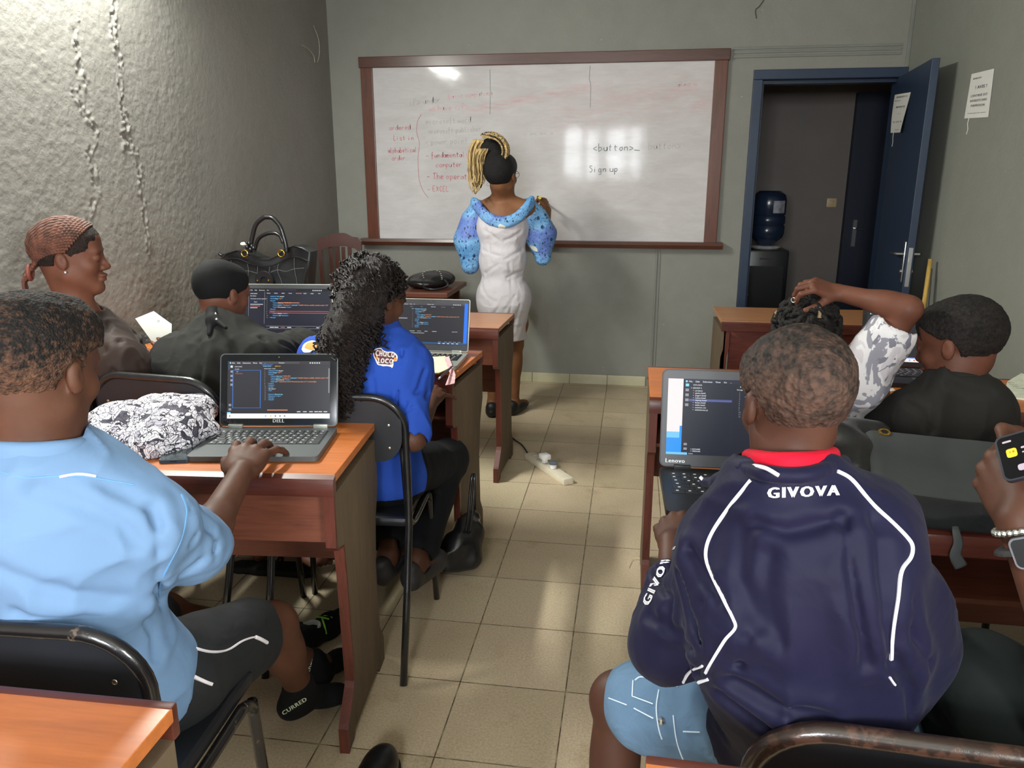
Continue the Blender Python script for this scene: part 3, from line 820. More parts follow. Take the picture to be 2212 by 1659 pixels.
def board_material():
    m, nt, b = _nodes('whiteboard_enamel'); v = coords(nt)
    n = noise(nt, coords(nt, (1, 1, 3)), 4, 5, 0.6, 0.5); n2 = noise(nt, coords(nt, (2, 1, 14)), 6, 5, 0.65, 0.4)
    base = ramp(nt, n.outputs['Fac'], [(0.3, lin((200, 194, 193))), (0.7, lin((213, 208, 208)))])
    base = mixc(nt, 1.0, base, ramp(nt, n2.outputs['Fac'], [(0.3, (0.94, 0.95, 0.95)), (0.6, (1, 1, 1))]), 'MULTIPLY')
    # wiped red ink: one long slanting smear and a broad pink cloud
    sep = nt.nodes.new('ShaderNodeSeparateXYZ'); nt.links.new(v, sep.inputs[0])
    def smear(x0, z0, x1, z1, w, amt, seed):
        t = mth(nt, 'DIVIDE', mth(nt, 'SUBTRACT', sep.outputs[0], x0), x1 - x0)
        zc = mth(nt, 'ADD', mth(nt, 'MULTIPLY', t, z1 - z0), z0)
        dz = mth(nt, 'DIVIDE', mth(nt, 'ABSOLUTE', mth(nt, 'SUBTRACT', sep.outputs[2], zc)), w)
        fz = mth(nt, 'MAXIMUM', mth(nt, 'SUBTRACT', 1.0, dz), 0.0)
        ft = mth(nt, 'MULTIPLY', mth(nt, 'MINIMUM', mth(nt, 'MAXIMUM', mth(nt, 'MULTIPLY', t, 6.0), 0.0), 1.0), mth(nt, 'MINIMUM', mth(nt, 'MAXIMUM', mth(nt, 'MULTIPLY', mth(nt, 'SUBTRACT', 1.0, t), 6.0), 0.0), 1.0))
        q = noise(nt, coords(nt, (3, 1, 20), (0, math.radians(6), 0), loc=(seed, 0, 0)), 3, 4, 0.6)
        qq = ramp(nt, q.outputs['Fac'], [(0.4, (0, 0, 0)), (0.62, (1, 1, 1))])
        return mth(nt, 'MULTIPLY', mth(nt, 'MULTIPLY', mth(nt, 'MULTIPLY', fz, ft), qq), amt)
    cx = BO[0]
    for a in ((-.82, .86, 0.32, 1.04, .045, .55, 1), (-.3, .78, 1.15, 1.02, .22, .22, 4), (.75, .87, 1.14, .93, .05, .4, 7), (.1, .93, .95, 1.0, .05, .3, 9)):
        base = mixc(nt, smear(a[0] + .25, a[1], a[2] + .15, a[3], *a[4:]), base, lin((214, 150, 158)))
    nt.links.new(base, b.inputs['Base Color']); b.inputs['Roughness'].default_value = 0.075; b.inputs['Specular IOR Level'].default_value = 0.085
    n3 = noise(nt, v, 7, 3); bump(nt, b, n3.outputs['Fac'], 0.03, 0.02)
    return m
MB_ = MB(); bb(MB_, BX0 + .07, BX1 - .07, -.020, -.004, BZ0, BZ1 - .055, 0); MB_.build('writing_surface', board_material(), board)
bb(MB(), BX0, BX0 + .085, -.034, 0, BZ0 - .01, BZ1 - .07).build('frame_side', M_BF, board)
bb(MB(), BX1 - .085, BX1, -.034, 0, BZ0 - .01, BZ1 - .07).build('frame_side', M_BF, board)
bb(MB(), BX0 - .01, BX1 + .01, -.038, 0, BZ1 - .072, BZ1).build('frame_top', M_BF2, board)
ld = MB(); ld.prism([(0, -.045), (-.075, -.045), (-.088, -.02), (-.082, 0.0), (0, .0)], 'x', BX0 - .045 - BO[0], BX1 + .04 - BO[0]); ld.build('pen_ledge', M_BF2, board)

# handwriting: single strokes in a 0..1 letter box
ST = {
 'a': [[(.5, .4), (.3, .5), (.1, .3), (.15, .05), (.35, .05), (.5, .3), (.5, .45), (.52, .05), (.62, 0)]], 'b': [[(.1, 1), (.1, 0), (.3, 0), (.5, .2), (.35, .5), (.1, .4)]],
 'c': [[(.5, .42), (.3, .5), (.1, .3), (.15, .05), (.35, 0), (.5, .1)]], 'd': [[(.5, .4), (.25, .5), (.1, .25), (.25, 0), (.5, .15), (.52, 1), (.52, 0)]],
 'e': [[(.12, .25), (.5, .3), (.4, .5), (.15, .45), (.1, .15), (.3, 0), (.52, .1)]], 'f': [[(.45, .95), (.3, 1), (.25, .8), (.25, -.3)], [(.1, .5), (.45, .5)]],
 'g': [[(.5, .4), (.25, .5), (.1, .25), (.25, 0), (.5, .2), (.5, .45), (.5, -.3), (.2, -.35)]], 'h': [[(.1, 1), (.1, 0)], [(.1, .3), (.3, .5), (.5, .4), (.5, 0)]],
 'i': [[(.2, .5), (.2, 0)], [(.2, .7), (.21, .74)]], 'l': [[(.2, 1), (.2, .05), (.3, 0)]], 'm': [[(.05, .5), (.05, 0)], [(.05, .35), (.2, .5), (.3, .35), (.3, 0)], [(.3, .35), (.45, .5), (.6, .35), (.6, 0)]],
 'n': [[(.1, .5), (.1, 0)], [(.1, .3), (.3, .5), (.5, .35), (.5, 0)]], 'o': [[(.3, .5), (.1, .3), (.15, .05), (.35, 0), (.5, .2), (.45, .45), (.3, .5)]],
 'p': [[(.1, .5), (.1, -.4)], [(.1, .4), (.35, .5), (.5, .3), (.35, 0), (.1, .1)]], 'r': [[(.1, .5), (.1, 0)], [(.1, .3), (.25, .5), (.45, .48)]],
 's': [[(.45, .45), (.25, .5), (.12, .38), (.42, .18), (.35, 0), (.1, .05)]], 't': [[(.28, .85), (.25, .1), (.4, 0)], [(.08, .55), (.48, .55)]],
 'u': [[(.1, .5), (.1, .1), (.3, 0), (.5, .15), (.5, .5), (.52, 0)]], 'v': [[(.1, .5), (.3, 0), (.5, .5)]], 'w': [[(.05, .5), (.15, 0), (.3, .4), (.45, 0), (.6, .5)]],
 'x': [[(.1, .5), (.5, 0)], [(.5, .5), (.1, 0)]], 'y': [[(.1, .5), (.3, .1)], [(.5, .5), (.2, -.4)]], 'k': [[(.1, 1), (.1, 0)], [(.45, .5), (.1, .25), (.5, 0)]],
 'P': [[(.1, 0), (.12, 1)], [(.1, 1), (.5, .95), (.5, .6), (.12, .5)]], 'T': [[(.05, .95), (.55, 1)], [(.3, .97), (.28, 0)]], 'E': [[(.5, .95), (.1, .95), (.1, 0), (.5, 0)], [(.1, .5), (.4, .5)]],
 'X': [[(.1, .95), (.5, 0)], [(.5, .95), (.1, 0)]], 'C': [[(.5, .85), (.3, .95), (.1, .5), (.3, 0), (.52, .1)]], 'L': [[(.12, 1), (.1, 0), (.5, .03)]],
 'S': [[(.5, .85), (.25, .95), (.12, .7), (.48, .35), (.35, 0), (.08, .1)]], 'F': [[(.5, 1), (.12, .97), (.1, 0)], [(.1, .5), (.4, .5)]],
 '<': [[(.5, .6), (.05, .3), (.5, 0)]], '>': [[(.05, .6), (.5, .3), (.05, 0)]], '/': [[(.05, -.1), (.5, .8)]], '-': [[(.05, .3), (.5, .32)]], '_': [[(.0, .0), (.7, .0)]],
}
rnd = random.Random(3)
def write(mb, s, u, v, hgt, slope=0.0, w=0.0022, wide=1.0):
    """handwriting starting at sight line (u, v) on the board, letters hgt metres high"""
    p0 = at(u, v, YB - .0205); x = 0.0
    for ch in s:
        if ch == ' ': x += .45 * hgt * wide; continue
        for st in ST.get(ch, ST['o']):
            P = spline([(p0[0] + (x + a * hgt * wide) + rnd.uniform(-.03, .03) * hgt, YB - .0208, p0[2] + (b + rnd.uniform(-.05, .05)) * hgt + slope * (x + a * hgt)) for a, b in st], 3) if len(st) > 1 else None
            T = np.gradient(P, axis=0); T /= np.maximum(np.linalg.norm(T, axis=1, keepdims=True), 1e-9); S = np.stack([-T[:, 2], 0 * T[:, 0], T[:, 0]], 1)
            ww = w * rnd.uniform(.7, 1.1)
            vv = np.concatenate([P + S * ww, P - S * ww]); n = len(P); mb.add(vv - np.array(BO), [(i, i + 1, n + i + 1, n + i) for i in range(n - 1)])
        x += rnd.uniform(.62, .70) * hgt * wide
    return mb
M_INK_R = mat('faded_red_ink', (214, 168, 170), 0.5, var=0.15, nscale=60)
M_INK_R2 = mat('strong_red_ink', (204, 122, 128), 0.5, var=0.15, nscale=60)
M_INK_G = mat('faded_grey_ink', (178, 172, 170), 0.5, var=0.1, nscale=60)
M_INK_K = mat('dark_grey_ink', (120, 128, 128), 0.5, var=0.1, nscale=60)
wr = MB(); write(wr, '<P> under', 884, 228, .040, .08, .0026); write(wr, 'microsoft word', 920, 268, .036, .03, .002); write(wr, 'microsoft publisher', 926, 289, .034, .04, .002, .9); write(wr, '- power point', 918, 312, .038, .02, .002)
wr.build('handwriting', M_INK_G, board)
wr = MB(); write(wr, 'basic computing', 968, 214, .034, .07, .0022, .95); write(wr, 'we have </P>', 926, 240, .038, .04, .0024)
wr.build('handwriting', M_INK_R, board)
wr = MB(); write(wr, 'ordered', 841, 281, .034, .03); write(wr, 'List in', 850, 303, .034, .0); write(wr, 'alphabetical', 838, 330, .034, .02, .0024, .8); write(wr, 'order', 846, 346, .032)
write(wr, '- fundamentals of', 920, 341, .037, .02, .0026, .92); write(wr, 'computer', 941, 361, .037, .01); write(wr, '- The operating', 922, 386, .040, -.01, .0028, 1.0); write(wr, '- EXCEL', 923, 413, .036)
P = spline([at(u, v, YB - .0206) for u, v in [(910, 247), (902, 262), (900, 285), (906, 310), (903, 340), (905, 385), (914, 412), (925, 427)]], 6) - np.array(BO); wr.tube(P, .0016, 4)
wr.build('handwriting', M_INK_R2, board)
wr = MB(); write(wr, '<button>_', 1281, 326, .046, .01, .0028, 1.15); write(wr, 'Sign up', 1272, 372, .046, .02, .0028, 1.0)
for u in (1058, 1275):
    P = spline([at(u + q, v, YB - .0206) for q, v in ([(0, 150), (1, 200), (0, 247)] if u < 1200 else [(0, 142), (-2, 170), (1, 185), (0, 232)])], 6) - np.array(BO); wr.tube(P, .0014, 4)
wr.build('handwriting', M_INK_K, board)
wr = MB(); write(wr, 'button>', 1400, 322, .042, .02, .002, 1.15); write(wr, '- oo on o', 1130, 292, .02, 0.02, .0015, 2); wr.build('handwriting', M_INK_G, board)
wr = MB(); write(wr, 'n', 1512, 222, .05, 0, .002); write(wr, 'anno o', 1462, 188, .035, .05, .002); wr.build('handwriting', M_INK_R, board)

# notices
M_PAPER = mat('white_paper', (226, 224, 218), 0.75, var=0.03, nscale=10)
M_PRINT = mat('print_black', (50, 50, 52), 0.7, var=0.0)
def notice(name, label, q, lines, nrmoff, curl=0.0, tape=True):
    """q: corners TL, TR, BR, BL in 3D; lines: (row 0..1, x0, x1, kind)"""
    q = [np.asarray(a, float) for a in q]; O = (q[2] + q[3]) / 2
    def S(s, t, o=0.0):
        p = (q[0] * (1 - s) + q[1] * s) * (1 - t) + (q[3] * (1 - s) + q[2] * s) * t
        return p + nrmoff * (0.002 + o + curl * (math.sin(s * 5 + t * 3) * .004 + s * s * t * .01))
    v = []; n = 8
    for k in (0, 1):
        for i in range(n + 1):
            for j in range(n + 1): v.append(S(i / n, j / n, 0.0008 * k))
    f = []
    for k in (0, 1):
        for i in range(n):
            for j in range(n):
                a = k * 81 + i * 9 + j; f.append((a, a + 9, a + 10, a + 1) if k else (a, a + 1, a + 10, a + 9))
    root = MB().add(v, f).build(name, M_PAPER, None, O=O); tag(root, label, 'notice')
    t = MB()
    for row, x0, x1, s in lines:
        H = s; V2, F2, w = text2d(lines_txt.get(row, 'INFORMATION'), 1.0, 0.04)
        wd = (x1 - x0) / w
        t.add([S(x0 + p[0] * wd, row - p[1] * H, .0014) for p in V2], F2)
    t.build('print', M_PRINT, root, O=O)
    if tape:
        tp = MB()
        for s in (0.2,): P = [S(s, 1.0), S(s - .02, 1.12), S(s + .03, 1.25), S(s - .0, 1.36)]; tp.tube(P, .004, 5, flat=.3)
        tp.build('tape', M_PAPER, root, O=O)
    return root
nW = V3(-1, 0, 0)
q = [atx(u, v, XR) for u, v in ((2100, 160), (2149, 148), (2136, 253), (2084, 256))]
lines_txt = {.14: 'REPUBLIQUE', .36: '! AVIS !', .53: "L'ENTREE EST", .64: 'INTERDITE SANS', .75: 'PERMISSION', .90: 'la direction du centre'}
notice('wall_notice', 'white printed notice taped to the bare grey wall beside the open door', q, [(.14, .12, .5, .05), (.36, .28, .8, .10), (.53, .14, .86, .07), (.64, .14, .86, .07), (.75, .2, .8, .07), (.90, .12, .88, .03)], nW)
# notice on the door leaf
_ld = nrm((math.cos(math.radians(-96)), math.sin(math.radians(-96)), 0)); _ln = np.array([_ld[1], -_ld[0], 0]); _lp = np.array([DX1 - .01, YB - .03, 0]) + _ln * .0215
def atplane(u, v, p, n):
    d = ray_px(u, v); return CAM + d * (((p - CAM) @ n) / (d @ n))
q = [atplane(u, v, _lp, _ln) for u, v in ((1934, 205), (1967, 199), (1951, 286), (1925, 287))]
lines_txt = {.10: 'REPUBLIQUE DU', .18: 'Ministere', .36: 'INFORMATION', .52: '---', .74: 'Tel. 677 - 234', .93: 'direction'}
notice('door_notice', 'crumpled white printed notice taped to the blue door leaf', q, [(.10, .2, .85, .06), (.18, .1, .5, .03), (.36, .25, .8, .07), (.52, .35, .6, .05), (.74, .1, .85, .06), (.93, .3, .7, .03)], _ln, curl=1.0)

# ------------------------------------------------------------------ desks
M_TOP = wood('desk_laminate', (186, 106, 52), 0.42, 0.80, (1.0, 12, 12), 2.4, coat=.12)
M_TOP2 = wood('desk_laminate_dull', (176, 122, 82), 0.38, 0.85, (1.0, 12, 12), 2.4, coat=.15)
M_TRIM = wood('desk_trim', (84, 40, 30), 0.38, 0.5, (1.0, 14, 14), 2.6, coat=.2, wear=.5)
M_PANEL = wood('desk_side', (98, 82, 64), 0.62, 0.75, (8, 8, 1.2), 2.0, wear=.15)
M_EDGE = wood('desk_edge_red', (90, 42, 31), 0.42, 0.5, (12, 12, 1.4), 3.0, coat=.15, wear=.6)
M_APR = wood('desk_apron', (110, 62, 46), 0.5, 0.6, (1.0, 12, 12), 2.4)
M_SCREW = mat('screw_head', (190, 180, 160), 0.35, 1.0)
DZT, DD = 0.785, 0.45
def leg_profile():
    return [(0.008, .735), (0.004, .60), (.020, .585), (.062, .575), (.070, .50), (.085, .165), (.075, .150), (.012, .085), (.004, .075), (.004, 0), (.06, 0), (.075, .022), (.34, .022), (.355, 0), (.425, 0), (.425, .08), (.385, .14), (.375, .35), (.40, .50), (.44, .585), (.44, .735)]
def desk(name, label, corner, rz, W, side=-1, top=M_TOP, panel=None, dz=0.0, group='wooden school desks', drawer=True):
    """corner: top front corner nearest the aisle; the desk runs W to side*x"""
    r = thing(name, label, 'desk', (corner[0], corner[1], 0), rz, group)
    x0, x1 = (-W, 0) if side < 0 else (0, W)
    MB().box(x0, x1, .024, DD, DZT - .022 + dz, DZT + dz, bev=.002).build('tabletop', top, r)
    tm = MB(); pr = [(.024, DZT + dz - .0005), (.006, DZT - .006 + dz), (0, DZT - .018 + dz), (.002, DZT - .050 + dz), (.022, DZT - .052 + dz), (.024, DZT - .022 + dz)]
    tm.prism(pr, 'x', x0 - .002, x1 + .002); tm.box(x0, x1, DD - .012, DD + .004, DZT - .05 + dz, DZT + .001 + dz, bev=.003); smooth_angle(tm.build('edge_moulding', M_TRIM, r))
    a = side * .028
    for k, xx in enumerate((0 if side < 0 else 0, x0 + .03 if side < 0 else x1 - .03)):
        s0, s1 = sorted((xx + (side * .002), xx + side * .024))
        lg = MB(); prof = leg_profile(); lg.prism(prof, 'x', s0, s1); p_ = lg.build('side_panel', M_PANEL, r)
        # red worn edge strip along the front of the panel
        ed = MB(); fr = prof[:10]; n = len(fr); v = []
        for (yy, zz) in fr: v += [(s0 - .002, yy - .0025, zz), (s1 + .002, yy - .0025, zz), (s1 + .002, yy + .010, zz), (s0 - .002, yy + .010, zz)]
        f = []
        for i in range(n - 1):
            for q in range(4): l = (q + 1) % 4; f.append((i * 4 + q, i * 4 + l, i * 4 + 4 + l, i * 4 + 4 + q))
        f += [(0, 1, 2, 3), tuple(range(4 * n - 1, 4 * n - 5, -1))]
        ed.add(v, f); ed.build('edge_strip', M_EDGE, p_)
        sc_ = MB()
        for zz, yy in ((.48, .078), (.36, .083), (.155, .085)): sc_.ball(((s0 + s1) / 2, yy - .003, zz), .004, n=4)
        sc_.build('screw', M_SCREW, p_)
    xa, xb = (x0 + .05, x1 - .028) if side < 0 else (x0 + .028, x1 - .05)
    MB().box(xa, xb, .40, .415, .36, DZT - .03 + dz).build('back_panel', M_APR, r)
    MB().box(xa, xb, .06, .40, .60, .612).build('shelf', M_APR, r)
    if drawer:
        w = .34; d0, d1 = (x1 - .03 - w, x1 - .03) if side < 0 else (x0 + .03, x0 + .03 + w)
        MB().box(d0, d1, .030, .045, .600, DZT - .052 + dz, bev=.002).build('apron', M_APR, r)
    return r
desk('school_desk', 'wooden desk carrying the doodle print bag and the rounded grey laptop', (-.690, 1.640), math.radians(5), 1.38)
desk('school_desk', 'wooden desk under the slim silver laptop, before the person in royal blue', (-.628, 2.635), math.radians(-4), 1.46, drawer=False)
desk('school_desk', 'wooden desk with a large quilted handbag, just before the person in white', (-.617, 3.555), math.radians(-1.5), 1.50, drawer=True, top=M_TOP2)
desk('school_desk', 'orange topped desk corner cut by the bottom left edge of the picture', (-.585, .375), math.radians(1), 1.30)
desk('school_desk', 'wooden desk behind the boy in the navy jacket, with a grey padded bag', (.135, 1.545), 0, 1.50, side=1)
desk('school_desk', 'wooden desk bearing the open black laptop and an open notebook', (.078, 2.455), 0, 1.56, side=1, drawer=False)
desk('school_desk', 'orange topped desk edge at the bottom right, under the black chair back', (.030, .372), math.radians(-1.5), 1.30, side=1)
def panel_desk():
    r = thing('school_desk', 'wooden desk with a red brown front panel below the blue doorway', 'desk', (.462, 3.945, 0), 0, 'wooden school desks')
    W, D = 1.16, .46
    MB().box(0, W, 0, D, DZT - .02, DZT, bev=.002).build('tabletop', M_TOP2, r)
    MB().box(-.004, W + .004, -.012, .004, DZT - .05, DZT - .002, bev=.004).build('edge_moulding', M_TRIM, r)
    pr = [(p[0] * .95, p[1]) for p in leg_profile()]
    for xx in (.0, W - .022):
        p_ = MB().prism([(.0, .735), (0, .60), (-.0, .5), (-.03, .08), (-.03, 0), (.42, 0), (.42, .735)], 'x', xx, xx + .022).build('side_panel', M_PANEL, r)
        sm = MB()
        x_ = xx + .030 if xx < .1 else xx - .030
        sm.prism([(-.016, .735), (-.016, .64), (-.026, .60), (-.026, .0), (.004, .0), (.004, .60), (.012, .64), (.012, .735)], 'y', .0, .03, M=rotM(loc=(x_, 0, 0))); sm.build('post', M_EDGE, r)
    MB().box(.05, W - .05, .06, .075, .12, DZT - .05).build('front_panel', wood('panel_red', (112, 50, 38), 0.5, 0.6, (1.2, 10, 10), 3.0), r)
    return r
panel_desk()
def teacher_table():
    r = thing('table', 'brown table under the whiteboard with a small black purse on it', 'table', (-1.60, 4.80, 0), 0)
    M_ = wood('table_brown', (104, 58, 42), 0.4, 0.65, (1, 12, 12), 2.2, coat=.15)
    MB().box(-.50, .44, .0, .60, .735, .765, bev=.004).build('tabletop', M_, r)
    for x in (-.46, .36):
        for y in (.04, .52): MB().box(x, x + .04, y, y + .04, 0, .735, bev=.004).build('leg', M_EDGE, r)
    MB().box(-.42, .36, .05, .07, .64, .735).build('apron', M_, r); MB().box(-.42, .36, .53, .55, .64, .735).build('apron', M_, r)
teacher_table()

# ------------------------------------------------------------------ chairs
M_TUBE = mat('black_tube', (24, 24, 26), 0.30, 0.0, var=0.4, nscale=25, bmp=.15, bscale=70, coat=.4)
M_VINYL = mat('black_vinyl', (26, 27, 32), 0.45, var=0.15, nscale=10, bmp=.05, bscale=90)
def worn_tube(name, c1, c2, thr):
    m, nt, b = _nodes(name); n = noise(nt, coords(nt), 26, 5, 0.7)
    o = ramp(nt, n.outputs['Fac'], [(thr, lin(c1)), (thr + .06, lin(c2))]); nt.links.new(o, b.inputs['Base Color'])
    b.inputs['Roughness'].default_value = 0.3; b.inputs['Coat Weight'].default_value = .5; bump(nt, b, n.outputs['Fac'], .3, .004); return m
M_TUBEW = worn_tube('worn_black_tube', (22, 20, 22), (92, 78, 66), .58)
M_TUBEB = worn_tube('brown_worn_tube', (44, 31, 26), (74, 50, 40), .50)
def school_chair(label, W=.43, D=.50, HB=.865, tube=None, name='school_chair', r_t=.0115, panel_h=.20, kind=0, SH=.45):
    tube = tube or M_TUBE
    r = thing(name, label, 'chair', (0, 0, 0), 0, 'black tubular school chairs')
    w = W / 2; rr = .10
    # rear frame: legs rising into the rounded back; local y grows towards the desk, the back is at y=0
    pts = [(-w, 0.0, 0), (-w, .10, SH * .6), (-w, .155, SH), (-w, .16, SH + .1), (-w, .15, HB - rr)]
    for k in range(1, 9):
        t = PI / 2 * k / 8; pts.append((-w + rr * (1 - math.cos(t)), .15 - .018 * math.sin(t), HB - rr + rr * math.sin(t)))
    P = np.array(pts); Pm = P[::-1] * np.array([-1, 1, 1]); P = np.vstack([P, Pm])
    MB().tube(P, r_t, 12).build('rear_frame', tube, r, smooth=True)
    bp = MB(); pw = w - r_t * .6
    o = rrect(-pw, pw, HB - panel_h - .015, HB - .004, .085, 8)
    o = [(a, max(b, HB - panel_h)) for a, b in o]
    bp.prism(rrect(-pw, pw, HB - panel_h, HB - .006, .075, 8), 'y', .133, .150); p_ = smooth_angle(bp.build('backrest', M_VINYL, r))
    s_ = MB()
    for a in (-1, 1):
        for z in (HB - .085, HB - .155): s_.ball((a * (w - .045), .1325, z), (.005, .002, .005), n=5)
    s_.build('screw', M_SCREW, p_)
    for a in (-1, 1):
        q = [(a * (w + .012), D, 0), (a * (w + .0), D - .02, SH - .06)]
        for k in range(1, 7):
            t = PI / 2 * k / 6; q.append((a * w, D - .02 - .06 * (1 - math.cos(t)), SH - .06 + .045 * math.sin(t)))
        q += [(a * (w - .002), .25, SH - .02), (a * (w - .004), .20, SH - .005), (a * (w - .006), .175, SH + .04), (a * (w - .012), .160, HB - .16)]
        MB().tube(spline(q, 3), r_t * .95, 10).build('front_leg_tube', tube, r, smooth=True)
    MB().box(-w + .01, w - .01, .17, D + .02, SH - .012, SH + .018, bev=.012).build('seat', M_VINYL, r)
    return r
def put(o, x, y, rz): o.location = (x, y, 0); o.rotation_euler = (0, 0, rz); return o
put(school_chair('shiny black tubular chair under the person in the royal blue polo'), -.845, 1.925, math.radians(4))
put(school_chair('black tubular chair behind the doodle print bag, its rounded back catching light', HB=.905), -1.415, 1.905 + .0, math.radians(-6))
put(school_chair('black tubular chair of the person in the brown blouse, beside the left wall', HB=.93), -1.875, 1.93, math.radians(2))
put(school_chair('chipped black chair behind the back of the light blue polo', tube=M_TUBEW, W=.46, HB=.80, r_t=.013), -.955, .80, math.radians(3))
put(school_chair('brown worn chair back behind the boy in the navy jacket', tube=M_TUBEB, W=.46, HB=.765, r_t=.015, SH=.43), .415, .79, math.radians(-3))
put(school_chair('black chair under the boy in the black t-shirt in the right row', HB=.80), .93, 1.87, 0)
put(school_chair('black chair under the boy in the grey camouflage shirt', HB=.80), .47, 1.87, 0)
put(school_chair('black chair of the person holding a phone at the right edge', HB=.78), 1.00, .72, 0)
def wooden_chair():
    r = thing('wooden_chair', 'dark red brown wooden chair with a slatted back, beside the whiteboard', 'chair', (-1.80, 4.64, 0), math.radians(8))
    M_ = wood('chair_brown', (66, 36, 30), 0.35, 0.7, (10, 10, 1), 2.0, coat=.2)
    top = [(-.135, 1.02), (-.135, 1.10), (-.115, 1.122), (-.075, 1.128), (-.035, 1.150), (.035, 1.150), (.075, 1.128), (.115, 1.122), (.135, 1.10), (.135, 1.02), (.10, 1.055), (.04, 1.070), (-.04, 1.070), (-.10, 1.055)]
    smooth_angle(MB().prism(top, 'y', -.015, .015).build('top_rail', M_, r))
    for a in (-1, 1):
        MB().prism([(a * .112, 1.05), (a * .135, 1.05), (a * .12, .45), (a * .125, 0), (a * .10, 0), (a * .098, .45)], 'y', -.018, .018).build('back_post', M_, r)
    for x in (-.06, -.02, .02, .06): MB().prism([(x - .012, 1.065), (x + .012, 1.065), (x * .9 + .010, .62), (x * .9 - .010, .62)], 'y', -.006, .006).build('slat', M_, r)
    MB().box(-.12, .12, -.012, .012, .58, .63, bev=.004).build('lower_rail', M_, r)
    MB().box(-.14, .14, -.34, .02, .43, .465, bev=.008).build('seat', M_, r)
    for a in (-1, 1): MB().box(a * .125 - .015, a * .125 + .015, -.33, -.30, 0, .43).build('front_leg', M_, r)
wooden_chair()
# ------------------------------------------------------------------ laptops and their lit screens
def glow(name, col, k=0.60):
    if name in MATS: return MATS[name]
    m, nt, b = _nodes(name); c = lin(col); b.inputs['Base Color'].default_value = (0.01, 0.01, 0.012, 1)
    b.inputs['Emission Color'].default_value = (*c, 1); b.inputs['Emission Strength'].default_value = k; b.inputs['Roughness'].default_value = 0.35; b.inputs['Specular IOR Level'].default_value = 0.2
    MATS[name] = m; return m
PAL = {'bg': (44, 43, 48), 'bg2': (28, 30, 44), 'bg3': (36, 38, 56), 'side': (52, 50, 56), 'white': (250, 250, 250), 'txt': (225, 228, 232), 'blue': (96, 176, 236), 'cyan': (140, 220, 255), 'orange': (236, 150, 110),
       'red': (206, 100, 92), 'grey': (150, 150, 156), 'sel': (84, 92, 150), 'frame': (60, 130, 230), 'win': (40, 120, 240), 'bar': (250, 250, 246), 'sky': (30, 150, 240), 'sky2': (120, 200, 250), 'mid': (78, 76, 82), 'yellow': (250, 200, 60), 'black': (10, 10, 14), 'dbl': (46, 84, 130), 'pink': (255, 236, 236)}
PK = list(PAL)
PM = [glow('screen_' + k, PAL[k]) for k in PK]
class UI:
    def __init__(s, W, H): s.W = W; s.H = H; s.mb = MB(); s.z = 0
    def rect(s, x0, y0, x1, y1, c):
        s.z += 1; z = .0006 + s.z * 6e-6
        s.mb.add([(x0 * s.W, -z, -y0 * s.H), (x1 * s.W, -z, -y0 * s.H), (x1 * s.W, -z, -y1 * s.H), (x0 * s.W, -z, -y1 * s.H)], [(0, 3, 2, 1)], PK.index(c))
    def text(s, x, y, h, t, c, bold=.05):
        s.z += 1; z = .0006 + s.z * 6e-6; V2, F2, w = text2d(t, h * s.H, bold)
        if len(V2): s.mb.add([(x * s.W + p[0], -z, -y * s.H + p[1]) for p in V2], F2, PK.index(c))
        return x + w / s.W
    def frame(s, x0, y0, x1, y1, c, t=.003):
        s.rect(x0, y0, x1, y0 + t, c); s.rect(x0, y1 - t, x1, y1, c); s.rect(x0, y0, x0 + t, y1, c); s.rect(x1 - t, y0, x1, y1, c)
HTML = [(0, [('<!DOCTYPE', 'blue'), (' html>', 'txt')]), (0, [('<html', 'blue'), (' lang=', 'cyan'), ('"en"', 'orange'), ('>', 'blue')]), (0, [('<head>', 'blue')]),
        (1, [('<meta', 'blue'), (' charset=', 'cyan'), ('"UTF-8"', 'orange'), ('>', 'txt')]),
        (1, [('<meta', 'blue'), (' name=', 'cyan'), ('"viewport"', 'orange'), (' content=', 'cyan'), ('"width=device-width, initial-scale=1.0"', 'orange')]),
        (1, [('<title>', 'blue'), ('Document', 'txt'), ('</title>', 'blue')]), (0, [('</head>', 'blue')]), (0, [('<body>', 'blue')]), (1, [('<label', 'blue'), (' Name', 'txt'), ('</label>', 'blue')]), (1, [('<button', 'blue'), (' ok', 'txt'), ('</button>', 'blue')]), (0, [('</body>', 'blue')]), (0, [('</html>', 'blue')])]
def code(ui, x, y, dy, h, lines, ind=.02, num=True):
    for i, (k, seg) in enumerate(lines):
        if num: ui.text(x - .035, y + i * dy, h * .9, str(i + 1), 'grey')
        xx = x + k * ind
        for t, c in seg:
            xx = ui.text(xx + (.004 if t.startswith(' ') else 0), y + i * dy, h, t.strip(), c, .09)
def menu(ui, x, y, h, tail=.86):
    ui.rect(x, y - h * .8, x + .012, y + h * .1, 'cyan')
    for t in ('File', 'Edit', 'Selection', 'View', 'Go', '...'): x = ui.text(x + .02, y, h, t, 'txt', .08)
    for k in range(5): ui.rect(tail + k * .022, y - h * .7, tail + .012 + k * .022, y, 'txt')
